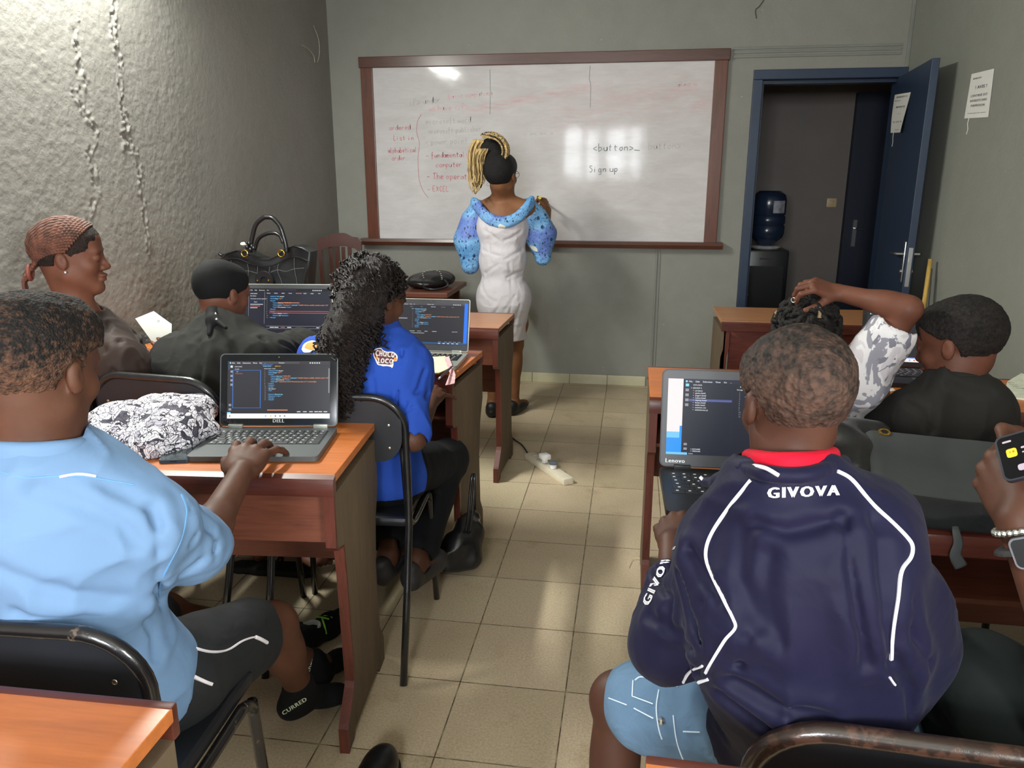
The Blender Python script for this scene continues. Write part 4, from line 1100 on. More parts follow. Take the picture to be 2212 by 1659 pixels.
def ui_dell(ui):
    ui.rect(0, 0, 1, 1, 'bg'); ui.rect(0, 0, 1, .055, 'side'); ui.rect(.32, .012, .70, .046, 'mid'); menu(ui, .02, .045, .034, .80); ui.text(.50, .04, .028, 'Project', 'txt', .1)
    ui.rect(.012, .07, .016, .15, 'frame')
    for k, y in enumerate((.10, .19, .27, .35, .43)): ui.rect(.028, y - .02, .05, y + .02, 'txt' if k == 0 else 'grey')
    ui.text(.07, .11, .026, 'EXPLORER', 'txt'); ui.text(.07, .155, .026, 'CLASS', 'txt'); ui.frame(.05, .165, .325, .855, 'frame', .0055)
    ui.text(.085, .20, .026, 'css', 'txt'); ui.text(.075, .235, .028, 'index.html', 'red')
    ui.rect(.33, .06, .44, .068, 'frame'); ui.text(.345, .098, .028, 'index.html', 'cyan', .1); ui.text(.46, .098, .028, 'style.css', 'yellow'); ui.text(.355, .145, .026, 'index.html > html', 'txt')
    L = HTML[:5] + [(1, [('<title>', 'blue'), ('Document', 'txt'), ('</title>', 'blue')]), (1, [('<link', 'blue'), (' rel=', 'cyan'), ('"stylesheet href=bootstrap.min.css" crossorigin', 'orange')]), (0, [('<style>', 'blue')]), (0, [('</style>', 'blue')]), (0, [('<body>', 'blue')]), (0, [('<ul class>', 'txt')]), (0, [('</ul>', 'blue')]), (0, []), (0, [('<button', 'blue'), ('  Bootstrap', 'cyan')]), (0, [('</button>', 'blue'), ('</div>', 'blue')]), (0, [('</body>', 'blue')]), (0, [('</html>', 'blue')])]
    code(ui, .395, .185, .033, .030, L, .024)
    ui.rect(.985, .13, .995, .58, 'grey'); ui.rect(.39, .885, .59, .90, 'orange'); ui.rect(.0, .93, .035, .955, 'cyan')
    for k, y in enumerate((.80, .88)): ui.rect(.015, y - .02, .04, y + .02, 'grey')
    for x in (.68, .74, .80, .85, .89, .94): ui.rect(x, .915, x + .035, .93, 'txt')
    ui.rect(0, .955, 1, 1.045, 'bar')
    for x, c in ((.02, 'mid'), (.37, 'blue'), (.42, 'yellow'), (.465, 'mid'), (.51, 'mid'), (.555, 'mid')): ui.rect(x, .99, x + .012, 1.01, c)
def ui_lenovo(ui):
    ui.rect(0, 0, 1, 1, 'bg2'); ui.rect(0, 0, .10, 1, 'pink'); ui.rect(0, .70, .10, 1, 'sky2'); ui.rect(0, .78, .10, 1, 'sky'); ui.rect(.085, .62, .10, .8, 'sky')
    ui.rect(.10, 0, 1, .05, 'bg3'); menu(ui, .115, .042, .028, .82); ui.text(.62, .04, .028, 'P Group 4', 'txt')
    for k, y in enumerate((.08, .145, .21, .275, .34)): ui.rect(.115, y - .018, .137, y + .018, 'cyan' if k == 0 else 'grey')
    ui.text(.165, .085, .022, 'EXPLORER', 'txt'); ui.text(.15, .125, .024, '> GROUP 4', 'txt', .1)
    for i, t in enumerate(('project', 'game.html', 'page1.html', 'index.html', 'signup.html', 'home.html', 'table.html', 'contact.css', 'submission.js')):
        y = .16 + i * .0315
        if i == 4: ui.rect(.14, y - .024, .42, y + .006, 'sel')
        ui.text(.18, y, .026, t, 'txt', .1); ui.rect(.165, y - .014, .172, y - .004, 'red' if i == 1 else 'grey')
    for x, t in ((.47, 'page1.html'), (.60, 'index.html'), (.74, 'home.html')): ui.text(x, .09, .024, t, 'txt', .08)
    ui.text(.45, .132, .024, 'Group 4 > signup.html > html > body', 'txt', .08); code(ui, .50, .165, .029, .028, HTML, .03)
    ui.rect(.42, .055, .423, .97, 'bg3')
    ui.text(.66, .875, .04, '8', 'txt'); ui.text(.16, .93, .022, '> OUTLINE', 'txt', .1); ui.text(.16, .957, .022, '> TIMELINE', 'txt', .1)
    for y in (.86, .92): ui.rect(.115, y - .015, .137, y + .015, 'grey')
    ui.rect(0, .97, .14, 1, 'sky2'); ui.text(.15, .99, .02, '0 A 0', 'txt', .1)
def ui_hp(ui):
    ui.rect(0, 0, 1, 1, 'bg'); ui.rect(.0, 0, 1, .05, 'mid'); menu(ui, .02, .042, .026, .80); ui.text(.45, .04, .026, 'Project class', 'txt', .1)
    for k, x in enumerate((.22, .36, .50, .64, .78)): ui.text(x, .098, .024, ('index', 'style', 'table.html', 'list.html', 'form')[k], 'txt' if k == 2 else 'grey', .1)
    ui.text(.24, .15, .024, 'class > index.html > html > body', 'cyan', .08); code(ui, .29, .185, .038, .030, HTML, .025)
    ui.rect(.02, .37, .19, .395, 'grey'); ui.rect(.20, .08, .203, .93, 'side')
    ui.rect(.2, .60, 1, .602, 'side')
    for x, t in ((.23, 'PROBLEMS'), (.33, 'OUTPUT'), (.43, 'DEBUG'), (.53, 'TERMINAL')): ui.text(x, .70, .022, t, 'txt', .1)
    ui.text(.23, .745, .026, 'PS C:\\Users\\class\\Desktop>', 'txt', .12); ui.text(.80, .70, .024, 'powershell', 'txt', .1)
    for x in (.62, .70, .76, .82, .88): ui.rect(x, .937, x + .04, .948, 'grey')
    ui.rect(0, .955, 1, 1.0, 'dbl')
    for x in (.62, .68, .74, .80, .86): ui.rect(x, .972, x + .03, .988, 'txt')
    ui.rect(.955, 0, 1, .97, 'win')
def ui_first(ui):
    ui.rect(0, 0, 1, 1, 'bg2'); ui.rect(0, 0, 1, .05, 'black'); menu(ui, .10, .04, .024, .80); ui.rect(.32, .01, .62, .04, 'bg3')
    for k, x in enumerate((.30, .38, .46, .54, .62, .70, .78, .86)): ui.text(x, .09, .024, ('home', 'index', 'table', 'form', 'list.html', 'style', 'page', 'end')[k], 'orange' if k == 4 else 'txt', .1)
    ui.text(.12, .10, .022, 'EXPLORER', 'txt', .1); ui.text(.12, .14, .022, 'No folder', 'txt', .1); ui.text(.12, .19, .024, 'You have not yet opened', 'txt', .08); ui.frame(.11, .215, .265, .25, 'dbl', .003); ui.text(.16, .245, .022, 'Open', 'txt', .1)
    for k in range(3): ui.rect(.12, .275 + k * .03, .26 - k * .03, .285 + k * .03, 'red' if k == 1 else 'txt')
    ui.rect(.275, .06, .278, .62, 'grey'); ui.rect(.10, .06, .103, .62, 'grey'); code(ui, .335, .15, .037, .028, HTML[:11], .03)
    ui.rect(.33, .395, .98, .403, 'red'); ui.rect(.33, .425, .98, .433, 'red'); ui.rect(.42, .245, .66, .255, 'orange')
    ui.rect(.30, .655, 1, .66, 'grey'); ui.rect(.30, .70, 1, .705, 'grey')
    for x, c in ((.34, 'txt'), (.39, 'txt'), (.46, 'red'), (.53, 'txt'), (.85, 'txt')): ui.rect(x, .675, x + .045, .687, c)
def ui_black(ui):
    ui.rect(0, 0, 1, 1, 'bg'); menu(ui, .03, .045, .03, .55); ui.rect(.0, .0, 1, .004, 'mid'); ui.rect(.66, .02, .74, .05, 'txt')
    ui.text(.28, .87, .03, 'Ln 12, Col 4', 'txt', .1); ui.rect(0, .905, 1, .93, 'frame'); ui.rect(0, .925, 1, 1, 'pink')
    for k in range(12): ui.rect(.30 + k * .045, .95, .315 + k * .045, .975, ('red', 'mid', 'orange', 'blue')[k % 4])
def laptop(label, hl, hr, D, H, tilt, ui, uibox, body, bez, key, logo=None, logosz=.012, name='laptop', th=.016, z=None, hinge=None, lidr=.010, keycol=None, logopos=None, group=None, white_rim=None, pad=True):
    """hl, hr: hinge ends; D base depth; H lid height; tilt lean of the lid away from the user"""
    hl = np.asarray(hl, float); hr = np.asarray(hr, float); W = np.linalg.norm((hr - hl)[:2]); c = (hl + hr) / 2; rz = math.atan2(hr[1] - hl[1], hr[0] - hl[0])
    r = thing(name, label, 'laptop', (c[0], c[1], z), rz, group); w = W / 2
    smooth_angle(MB().prism(rrect(-w, w, -D, .006, .014, 4), 'z', .002, th).build('base', body, r), 50)
    fe = MB()
    for a in (-1, 1):
        for b_ in (-.02, -D + .03): fe.box(a * (w - .04) - .01, a * (w - .04) + .01, b_ - .004, b_ + .004, 0, .003)
    fe.build('rubber_foot', mat('black_rubber', (20, 20, 20), .8), r)
    # keyboard: rows of keys in a shallow tray
    kb = MB(); kx0, kx1, ky0, ky1 = -w * .90, w * .90, -D * .60, -.030
    kb.box(kx0, kx1, ky0, ky1, th - .0005, th + .0006); kb.build('keyboard_tray', key, r)
    ks = MB(); lt = MB(); rows = 6; dy = (ky1 - ky0) / rows
    rw = [14, 14, 14, 13, 12, 8]; R_ = random.Random(int(W * 1e4))
    for j in range(rows):
        n = rw[j]; widths = [1.0] * n
        if j == 5: widths = [1, 1, 1, 1, 5, 1, 1, 1.5]
        if j in (2, 3, 4): widths[0] = 1.4 + .3 * (j - 2); widths[-1] = 1.6
        tot = sum(widths); x = kx0 + .002; y1 = ky1 - j * dy
        for wd in widths:
            ww = (kx1 - kx0 - .004) * wd / tot
            ks.box(x + .0012, x + ww - .0012, y1 - dy + .0012, y1 - .0012, th, th + .0022, bev=.0006)
            if wd < 4: lt.box(x + ww * .25, x + ww * .25 + min(.006, ww * .4), y1 - dy * .55, y1 - dy * .35, th + .0023, th + .0024)
            x += ww
    kk = ks.build('keyboard', key, r); lt.build('key_legend', mat('key_legend', (210, 212, 210), .5, var=0), kk)
    if pad: MB().box(-w * .28, w * .25, -D * .95, -D * .64, th - .0002, th + .0007, bev=.0005).build('touchpad', mat('touchpad_' + body.name, tuple(keycol or (58, 62, 62)), .3), r)
    # lid
    lid = bpy.data.objects.new('lid', None); COL.objects.link(lid); lid.parent = r; lid.location = (0, 0, th + .004); lid.rotation_euler = (-tilt, 0, 0)
    me = MB().prism(rrect(-w, w, 0, H, lidr, 5), 'y', .002, .009)
    bpy.data.objects.remove(lid)
    lid = smooth_angle(me.build('lid', white_rim or body, r), 50); lid.location = (0, 0, th + .004); lid.rotation_euler = (-tilt, 0, 0)
    smooth_angle(MB().prism(rrect(-w + .003, w - .003, .003, H - .003, lidr - .002, 5), 'y', .0008, .0022).build('bezel', bez, lid), 50)
    x0, x1, y0, y1 = uibox   # fractions of the lid
    sw, sh = (x1 - x0) * W, (y1 - y0) * H
    u = UI(sw, sh); ui(u)
    s = u.mb.build('screen', PM, lid); s.location = (-w + x0 * W, .0008, H * (1 - y0))
    part_label(s, 'lit screen showing a dark code editor')
    if logo:
        V2, F2, lw = text2d(logo, logosz, .06); lx, ly = logopos
        lg = MB().add([(-w + lx * W - lw / 2 + p[0], .0002, H * (1 - ly) + p[1] - logosz * .35) for p in V2], F2).build('logo', mat('logo_white', (225, 228, 230), .4, var=0), lid)
    for a in (-1, 1):
        hx = a * w * .72
        smooth_angle(MB().box(hx - .020, hx + .020, -.006, .006, th - .002, th + .010, bev=.002).build('hinge', hinge or body, r))
    MB().ball((0, .0006, H - .010), .0018, n=4).build('webcam', mat('lens_grey', (130, 130, 135), .2), lid)
    return r
M_DELL = mat('grey_plastic', (78, 82, 84), .45, var=.05); M_BEZ = mat('glossy_bezel', (22, 23, 28), .12, var=.3, nscale=12, coat=.3); M_KEY = mat('black_keys', (48, 50, 52), .4, var=.05)
M_SILV = mat('silver_alu', (196, 198, 190), .35, .7, var=.03); M_BEZ2 = mat('dark_bezel', (62, 62, 66), .35, var=.1); M_LEN = mat('dark_grey_plastic', (62, 62, 66), .4, var=.08, nscale=12); M_BLK = mat('black_plastic', (24, 25, 27), .4, var=.1)
M_KEY2 = mat('matt_black_keys', (30, 30, 33), .42, var=.05)
ZT = DZT
dhl, dhr = atz(474, 925, ZT + .014), atz(729, 925, ZT + .014)
laptop('rounded grey laptop with a white taskbar and a hand on its keyboard', dhl, dhr, .235, .205, math.radians(17), ui_dell, (.065, .935, .105, .86), M_DELL, M_BEZ, M_KEY, 'DELL', .0135, z=ZT, hinge=M_SILV, lidr=.013, logopos=(.50, .925))
lhl = atz(1424, 1012, ZT + .018); lhr = lhl + V3(.385, .012, 0)
laptop('large dark grey laptop partly hidden by the head of the boy in navy', lhl, lhr, .255, .235, math.radians(12), ui_lenovo, (.037, .963, .095, .87), M_BLK, M_LEN, M_KEY2, 'Lenovo', .014, z=ZT, th=.020, lidr=.014, logopos=(.095, .935))
hhr = atz(1011, 765, ZT + .012); hhl = hhr + V3(-.325, -.004, 0)
laptop('slim silver laptop with a bright blue strip at the edge of its screen', hhl, hhr, .228, .213, math.radians(18), ui_hp, (.03, .975, .085, .865), M_SILV, M_BEZ2, M_KEY2, 'hp', .014, z=ZT, hinge=M_SILV, lidr=.009, logopos=(.44, .925), keycol=(176, 178, 172), white_rim=M_SILV)
f1 = V3(-1.575, 2.86, 0); f2 = V3(-1.185, 2.90, 0)
laptop('wide laptop before the person with the black head cap, dark blue screen', f1, f2, .24, .27, math.radians(16), ui_first, (.02, .98, .07, .93), M_SILV, M_BEZ2, M_KEY2, None, z=ZT, lidr=.006, white_rim=M_SILV)
bl = V3(.865, 2.99, 0); br = V3(1.245, 2.96, 0)
laptop('black laptop with a glowing pale taskbar, beyond the grey camouflage sleeve', bl, br, .26, .215, math.radians(14), ui_black, (.035, .965, .09, .93), M_BLK, M_BLK, M_KEY2, None, z=ZT, lidr=.010)
# ------------------------------------------------------------------ one seated or standing figure from its joints
class Fig: pass
def figure(label, h, skin, **K):
    """joints in metres; the body is one continuous mesh"""
    g = Fig(); g.__dict__.update(K); g.s = K.get('s', 1.0); g.w = K.get('w', 1.0); g.limbk = K.get('lk', 1.0); lk = g.limbk
    g.R = frame(K['fwd'], K.get('hup', (0, 0, 1)))
    P = torso_prims(g.pel, g.waist, g.chest, g.shl, g.shr, g.w, K.get('dep', 1.0))
    P += [C(g.chest + V3(0, 0, .08), g.neck, .07 * g.w, .052 * g.w, .03), C(g.neck - V3(0, 0, .012), g.shl, .042 * g.w, .048 * g.w, .03), C(g.neck - V3(0, 0, .012), g.shr, .042 * g.w, .048 * g.w, .03)]
    P += head_prims(g.c, g.R, g.s, neck=g.neck, nr=K.get('nr', .054))
    for S, El, Wr in ((g.shl, g.ell, g.wl), (g.shr, g.elr, g.wr)):
        P += [C(S, El, .048 * lk, .039 * lk, .03), E(S + (El - S) * .45, (.046 * lk, .046 * lk, .08), frame(np.cross(El - S, (.3, 1, .1)), El - S), .02), C(El, Wr, .040 * lk, .027 * lk, .015), E(El + (Wr - El) * .25, (.042 * lk, .042 * lk, .07), frame(np.cross(Wr - El, (.3, 1, .1)), Wr - El), .015)]
    for Hp, Kn, An, fd in ((g.hl, g.kl, g.al, g.fl), (g.hr, g.kr, g.ar, g.fr)):
        P += [C(g.pel, Hp, .10 * g.w, .088 * lk, .05), C(Hp, Kn, .085 * lk, .056 * lk, .04), C(Kn, An, .052 * lk, .033 * lk, .02), E(Kn + (An - Kn) * .30, (.052 * lk, .056 * lk, .11), frame(np.cross(An - Kn, (1, .1, 0)), An - Kn), .02)]
        P += [E(Kn, (.054 * lk,) * 3, None, .02)] + foot_prims(An, fd, K.get('fs', 1.0) * .95, toes=K.get('toes', False))
    tips = []
    for hd in K.get('hands', []):
        q, t = hand_prims(**hd); P.append(G(q, .012)); tips.append(t)
    g.tips = tips
    o = soft(P, h); O = (g.pel[0], g.pel[1], 0.0); g.O = O; g.body = o
    g.root = o.build('person', skin, None, O); tag(g.root, label, 'person')
    return g
def shirt(g, name, m, h, infl=.014, sl=.8, sr=.8, r0=.066, r1=.058, hem=None, disp=None, nk=.060, extra=(), fold=(), wav=.005, clip=None, wfreq=(9, 9, 5), low=True, neckdir=None, hollow=True, pxf=()):
    """sleeves end at sl, sr: 1 = elbow, 2 = wrist"""
    P = torso_prims(g.pel, g.waist, g.chest, g.shl, g.shr, g.w, getattr(g, 'dep', 1.0))
    Q = []
    for p in P:
        if p[0] == 'e': Q.append(E(p[1], p[2] + infl, p[3], .06))
        else: Q.append(C(p[1], p[2], p[3] + infl, p[4] + infl, .06))
    Q += [C(g.chest + V3(0, 0, .08), g.neck - V3(0, 0, .015), .075 * g.w + infl, .055 * g.w + infl, .05), C(g.neck - V3(0, 0, .02), g.shl, .055 * g.w + infl * .7, .05 * g.w + infl, .05), C(g.neck - V3(0, 0, .02), g.shr, .055 * g.w + infl * .7, .05 * g.w + infl, .05)]
    cuts = []
    for S, El, Wr, t in ((g.shl, g.ell, g.wl, sl), (g.shr, g.elr, g.wr, sr)):
        if t <= 0: continue
        if t <= 1: e = S + (El - S) * t; Q.append(C(S, e, r0, r1, .03)); dr = nrm(El - S); rr = r1
        else:
            e = El + (Wr - El) * (t - 1); Q += [C(S, El, r0, (r0 + r1) / 2, .03), C(El, e, (r0 + r1) / 2, r1 * .8, .02)]; dr = nrm(Wr - El); rr = r1 * .8
        if hollow: cuts += [cut(C(e + dr * (rr * .55), e + dr * rr * 3, rr - .012, rr * 1.5, .006))]
    Q += list(extra) + cuts
    nd = nrm(g.c - g.neck) if neckdir is None else nrm(neckdir)
    if nk: Q.append(cut(C(g.neck + nd * .012, g.neck + nd * .16, nk, nk * 1.5, .008)))
    fq = np.array(wfreq, float); SEG = []
    if pxf:
        rough = soft(Q, h * 2.2).bvh()
        for line, w_, dep in pxf:
            hits = [cast(rough, u, v, 0) for u, v in line]; hits = [q[0] for q in hits if q is not None]
            SEG += [(a, b, w_, dep) for a, b in zip(hits[:-1], hits[1:])]
    def dsp(X):
        Wp = X + .05 * np.stack([vnoise(X * 6 + 1), vnoise(X * 6 + 5), vnoise(X * 6 + 8)], 1)
        a = ridged(Wp * fq + 3); b = ridged(Wp * fq * np.array([2.4, 2.4, 2.0]) + 6)
        d = -wav * 1.3 * (a ** 2 - .4) - wav * .75 * (b ** 3 - .3) * (.3 + vnoise(X * 3 + 2))
        if SEG: d = d + folds2(X, SEG)
        if disp is not None: d = d + disp(X)
        return d
    hz = hem
    def cl(X):
        d = (hz - X[:, 2]) if not callable(hz) else hz(X)
        if clip is not None: d = np.maximum(d, clip(X))
        return d
    o = soft(Q, h, dsp, cl if hem is not None or clip else None)
    return o, o.build(name, m, g.root, g.O)
def folds2(P, segs):
    """valleys with a raised lip, segment distances"""
    lines = {}
    for a, b, w, dep in segs: lines.setdefault((w, dep), []).append((a, b))
    out = np.zeros(len(P))
    for (w, dep), L in lines.items():
        q = np.full(len(P), 9.0)
        for a, b in L:
            ba = b - a; h = np.clip((P - a) @ ba / max(ba @ ba, 1e-12), 0, 1); q = np.minimum(q, np.linalg.norm(P - a - h[:, None] * ba, axis=1))
        out += dep * np.exp(-(q / w) ** 2) - dep * .55 * np.exp(-((q - 2.0 * w) / (1.3 * w)) ** 2)
    return out
def legwear(g, name, m, h, tl=.85, tr=.85, r0=.10, r1=.078, wav=.004, waist=True, low=None, hollow=True, extra=(), kr=.068, ar=.05):
    P = [E(g.pel, (.175 * g.w, .128, .10), None, .04)]
    for Hp, Kn, An, t in ((g.hl, g.kl, g.al, tl), (g.hr, g.kr, g.ar, tr)):
        P.append(C(g.pel, Hp, .11 * g.w, r0, .04))
        if t <= 1: e = Hp + (Kn - Hp) * t; P.append(C(Hp, e, r0, r1, .03)); dr = nrm(Kn - Hp); rr = r1
        else: e = Kn + (An - Kn) * (t - 1); P += [C(Hp, Kn, r0, kr, .03), C(Kn, e, kr, ar, .03)]; dr = nrm(An - Kn); rr = ar
        if hollow: P.append(cut(C(e + dr * (rr * .55), e + dr * rr * 3, rr - .014, rr * 1.4, .006)))
    P += list(extra)
    o = soft(P, h, lambda X: -wav * (ridged(X * np.array([8, 8, 8])) - .6) - wav * .5 * (vnoise(X * 22) - .5))
    return o, o.build(name, m, g.root, g.O)
def ring_collar(g, name, m, r=.066, hgt=.030, th=.006, tilt=0.0, drop=0.0, open_=None, off=(0, 0, 0), h=.005):
    nd = nrm(g.c - g.neck); base = g.neck + nd * .010 - V3(0, 0, drop) + np.array(off); R = frame(np.cross(nd, (1, 0, 0)) * -1, nd)
    pr = []; n = 44
    pts = [base + R[0] * r * math.cos(2 * PI * k / n) * 1.08 + R[1] * r * math.sin(2 * PI * k / n) for k in range(n)]
    for k in range(n):
        a, b = pts[k], pts[(k + 1) % n]; up = nd * hgt
        pr += [C(a, b, th, th, .004), C(a + up * .5, b + up * .5, th * .9, th * .9, .012), C(a + up, b + up, th * .8, th * .8, .012)]
    o = soft(pr, h); return o, o.build(name, m, g.root, g.O)
def J(u, v, Y): return at(u, v, Y)
SK_D = skin_mat('skin_dark', (88, 56, 42)); SK_M = skin_mat('skin_brown', (112, 70, 52)); SK_B = skin_mat('skin_deep', (78, 48, 36)); SK_R = skin_mat('skin_red_brown', (100, 61, 46)); SK_T = skin_mat('skin_warm', (124, 82, 54))
# ---- the person in the light blue polo, lower left
c = J(78, 800, 1.07); neck = V3(-.940, 1.045, 1.045); shr = V3(-.805, 1.11, .905); shl = V3(-1.115, 1.04, .93)
wr_ = atz(524, 1018, .826); el = J(428, 1190, 1.25)
g = figure('person in a light blue polo and black shorts, one hand on a keyboard', .0058, SK_D, c=c, fwd=(.04, .97, -.24), s=1.0, neck=neck, shl=shl, shr=shr, ell=V3(-1.24, 1.20, .80), elr=el, wl=V3(-1.22, 1.42, .84), wr=wr_,
           pel=V3(-.965, 1.13, .555), waist=V3(-.965, 1.085, .74), chest=V3(-.945, 1.065, .92), hl=V3(-1.06, 1.19, .535), hr=V3(-.875, 1.20, .53), kl=J(350, 1330, 1.60), kr=J(590, 1352, 1.57), al=J(690, 1435, 1.86), ar=J(650, 1492, 1.655),
           fl=(.10, 1, -.1), fr=(.45, .9, -.25), w=.98, lk=1.0, fs=.95,
           hands=[dict(W=wr_, F=atz(552, 948, .842) - wr_, N=(0.05, -.05, 1), side=-1, s=1.26, curl=((.12, .38, .30), (.10, .40, .32), (.10, .40, .30), (.10, .36, .28)), spread=(.10, -.02, -.20, -.48), thumb=(.50, .55, .1), tdown=.25),
                  dict(W=V3(-1.22, 1.42, .84), F=(.1, 1, -.3), N=(0, .3, 1), side=1, s=.95)])
# the hand: thumb on the left of the right hand
M_POLO = cloth_mat('light_blue_jersey', (106, 134, 168), .85, 700, wr=.35, wrs=9)
fd = [((-.84, 1.02, .93), (-.74, 1.06, .74), .016, -.008), ((-1.0, .97, .93), (-.80, 1.0, .80), .02, -.006), ((-.86, 1.05, .90), (-.80, 1.05, .66), .014, -.007), ((-1.1, .97, 1.0), (-.9, .95, .86), .02, -.005), ((-.80, 1.10, .99), (-.78, 1.18, .86), .01, -.006), ((-.95, .96, .84), (-.76, 1.03, .70), .016, -.007)]
o, pol = shirt(g, 'polo_shirt', M_POLO, .0062, infl=.012, sl=.75, sr=.84, r0=.060, r1=.072, hem=.50, wav=.007, wfreq=(5, 7, 7), nk=.070, extra=[E(V3(-.91, 1.11, .60), (.125, .12, .13), None, .06)], pxf=[([(330, 1100), (340, 1180), (330, 1260), (345, 1300)], .012, .007), ([(215, 1045), (280, 1075), (345, 1130)], .012, .005), ([(80, 1060), (180, 1090), (260, 1130), (300, 1170)], .014, .005), ([(0, 1230), (120, 1270), (230, 1290), (330, 1270)], .014, .006), ([(40, 1320), (180, 1330), (290, 1310)], .012, .006), ([(405, 1100), (420, 1130), (410, 1170)], .008, .005), ([(425, 1110), (450, 1150), (455, 1200)], .010, .006), ([(370, 1240), (420, 1210), (465, 1170)], .010, .005), ([(300, 1320), (325, 1370), (335, 1420)], .010, .006)])
sm = MB(); ribbon(sm, trace(o.bvh(), [(392, 1068), (404, 1105), (392, 1165), (368, 1215), (348, 1255), (343, 1296)], .0005), .0035, th=.001); ribbon(sm, trace(o.bvh(), [(0, 1020), (60, 1032), (120, 1028), (200, 1032), (300, 1050)], .0003), .0025, th=.0008)
sm.build('seam', cloth_mat('light_blue_seam', (92, 138, 188)), pol, O=None) if False else None
x = sm.build('seam', cloth_mat('light_blue_seam', (100, 146, 194)), pol); x.location = (-g.O[0], -g.O[1], 0)
co, cl_ = ring_collar(g, 'collar', M_POLO, r=.070, hgt=.020, th=.007, drop=.004)
x = MB(); ribbon(x, trace(o.bvh(), [(128, 1030), (170, 1024), (214, 1030)], .001), .0045, th=.0012); x = x.build('collar_stripe', cloth_mat('pale_pink_stripe', (222, 206, 218)), pol); x.location = (-g.O[0], -g.O[1], 0)
# hair: dense on top, cropped thin at the sides
def cut1(q):
    x, y, z = q.T
    line = np.where(y > .02, .035 + (y - .02) * .3, -.070 + np.clip((y + .09), 0, .12) * .25)
    ear = .028 - np.sqrt((y + .004) ** 2 + (z + .012) ** 2 * .5)
    sb = np.where((y > -.01) & (np.abs(x) > .05), .002 - z + (y + .01) * 0.9, -1)
    return np.maximum(np.maximum((line - z) * .7, np.where(np.abs(x) > .05, ear, -1)), np.where(y > .075, .06 - z, -1)) - .003 + .006 * (vnoise(q * 60) - .5)
def thk1(o): pass
M_H1 = hair_mat('black_cropped_hair', (20, 17, 16), (44, 36, 30), 120, .85, band=(1.13, 1.24, .30))
M_H1 = MATS['black_cropped_hair']
for e_ in [n for n in M_H1.node_tree.nodes if n.type == 'VALTORGB']:
    e_.color_ramp.elements[1].color = (*lin((104, 72, 54)), 1); e_.color_ramp.elements[1].position = .80; e_.color_ramp.elements[0].position = .50
short_hair('hair', g.root, g.O, g.c, g.R, g.s, .0085, cut1, M_H1, .0045, .0035, 100, extra=[E(g.c + g.s * (.035 * g.R[1] + .07 * g.R[2]), (.066, .062, .052), g.R, .03)])
M_SHORT = cloth_mat('black_sport_fabric', (38, 39, 41), .75, 500, wr=.5, wrs=10)
lo, sh_ = legwear(g, 'shorts', M_SHORT, .0065, tl=.72, tr=.70, r0=.105, r1=.090, wav=.010, hollow=True)
x = MB(); hits = trace(lo.bvh(), [(372, 1392), (410, 1398), (450, 1409), (490, 1405), (520, 1386), (545, 1377), (553, 1378)], .002); ribbon(x, hits, .004, th=.002)
hits2 = trace(lo.bvh(), [(550, 1377), (562, 1382), (577, 1390)], .003)
if len(hits2) > 1: x.tube([q[0] for q in hits2], [.0045, .0045, .003] if len(hits2) == 3 else .004, 8)
x = x.build('drawstring', mat('white_cord', (226, 220, 226), .6)); x.parent = sh_; x.location = (-g.O[0], -g.O[1], 0)
x = MB(); hits = trace(lo.bvh(), [(418, 1462), (432, 1468), (446, 1474), (458, 1478)], .002); 
if len(hits) > 1: ribbon(x, hits, .007, th=.0025); x = x.build('pocket_lining', MATS['white_cord']); x.parent = sh_; x.location = (-g.O[0], -g.O[1], 0)
# socks
M_SOCK = cloth_mat('black_sock', (24, 24, 26), .9, 900)
for A, d in ((g.ar, nrm(np.array(g.fr, float))), (g.al, nrm(np.array(g.fl, float)))):
    Kn = g.kr if A is g.ar else g.kl
    pr = [(q[0], q[1], q[2] + .005, *q[3:]) if q[0] == 'e' else (q[0], q[1], q[2], q[3] + .005, q[4] + .005, q[5]) for q in foot_prims(A, d, .95 * .95)]
    pr.append(C(A - V3(0, 0, .02), A + nrm(Kn - A) * .025, .040, .041, .02))
    so = soft(pr, .005, lambda X: -.001 * (vnoise(X * 60) - .5)); x = so.build('sock', M_SOCK, g.root, g.O)
    t = MB(); V2, F2, w = text2d('CURRED', 1, .06)
    (u0, v0), (u1, v1), hh = (((612, 1545), (664, 1512), 12) if A is g.ar else ((665, 1478), (676, 1418), 13))
    du, dv = (u1 - u0) / w, (v1 - v0) / w; L = math.hypot(du, dv)
    ku, kv = dv / L * hh, -du / L * hh
    print_on(t, so.bvh(), V2, F2, lambda p: (u0 + du * p[0] + ku * p[1], v0 + dv * p[0] + kv * p[1]), .0012)
    t = t.build('sock_lettering', mat('sock_print', (206, 214, 190), .8)); t.parent = x; t.location = (-g.O[0], -g.O[1], 0)
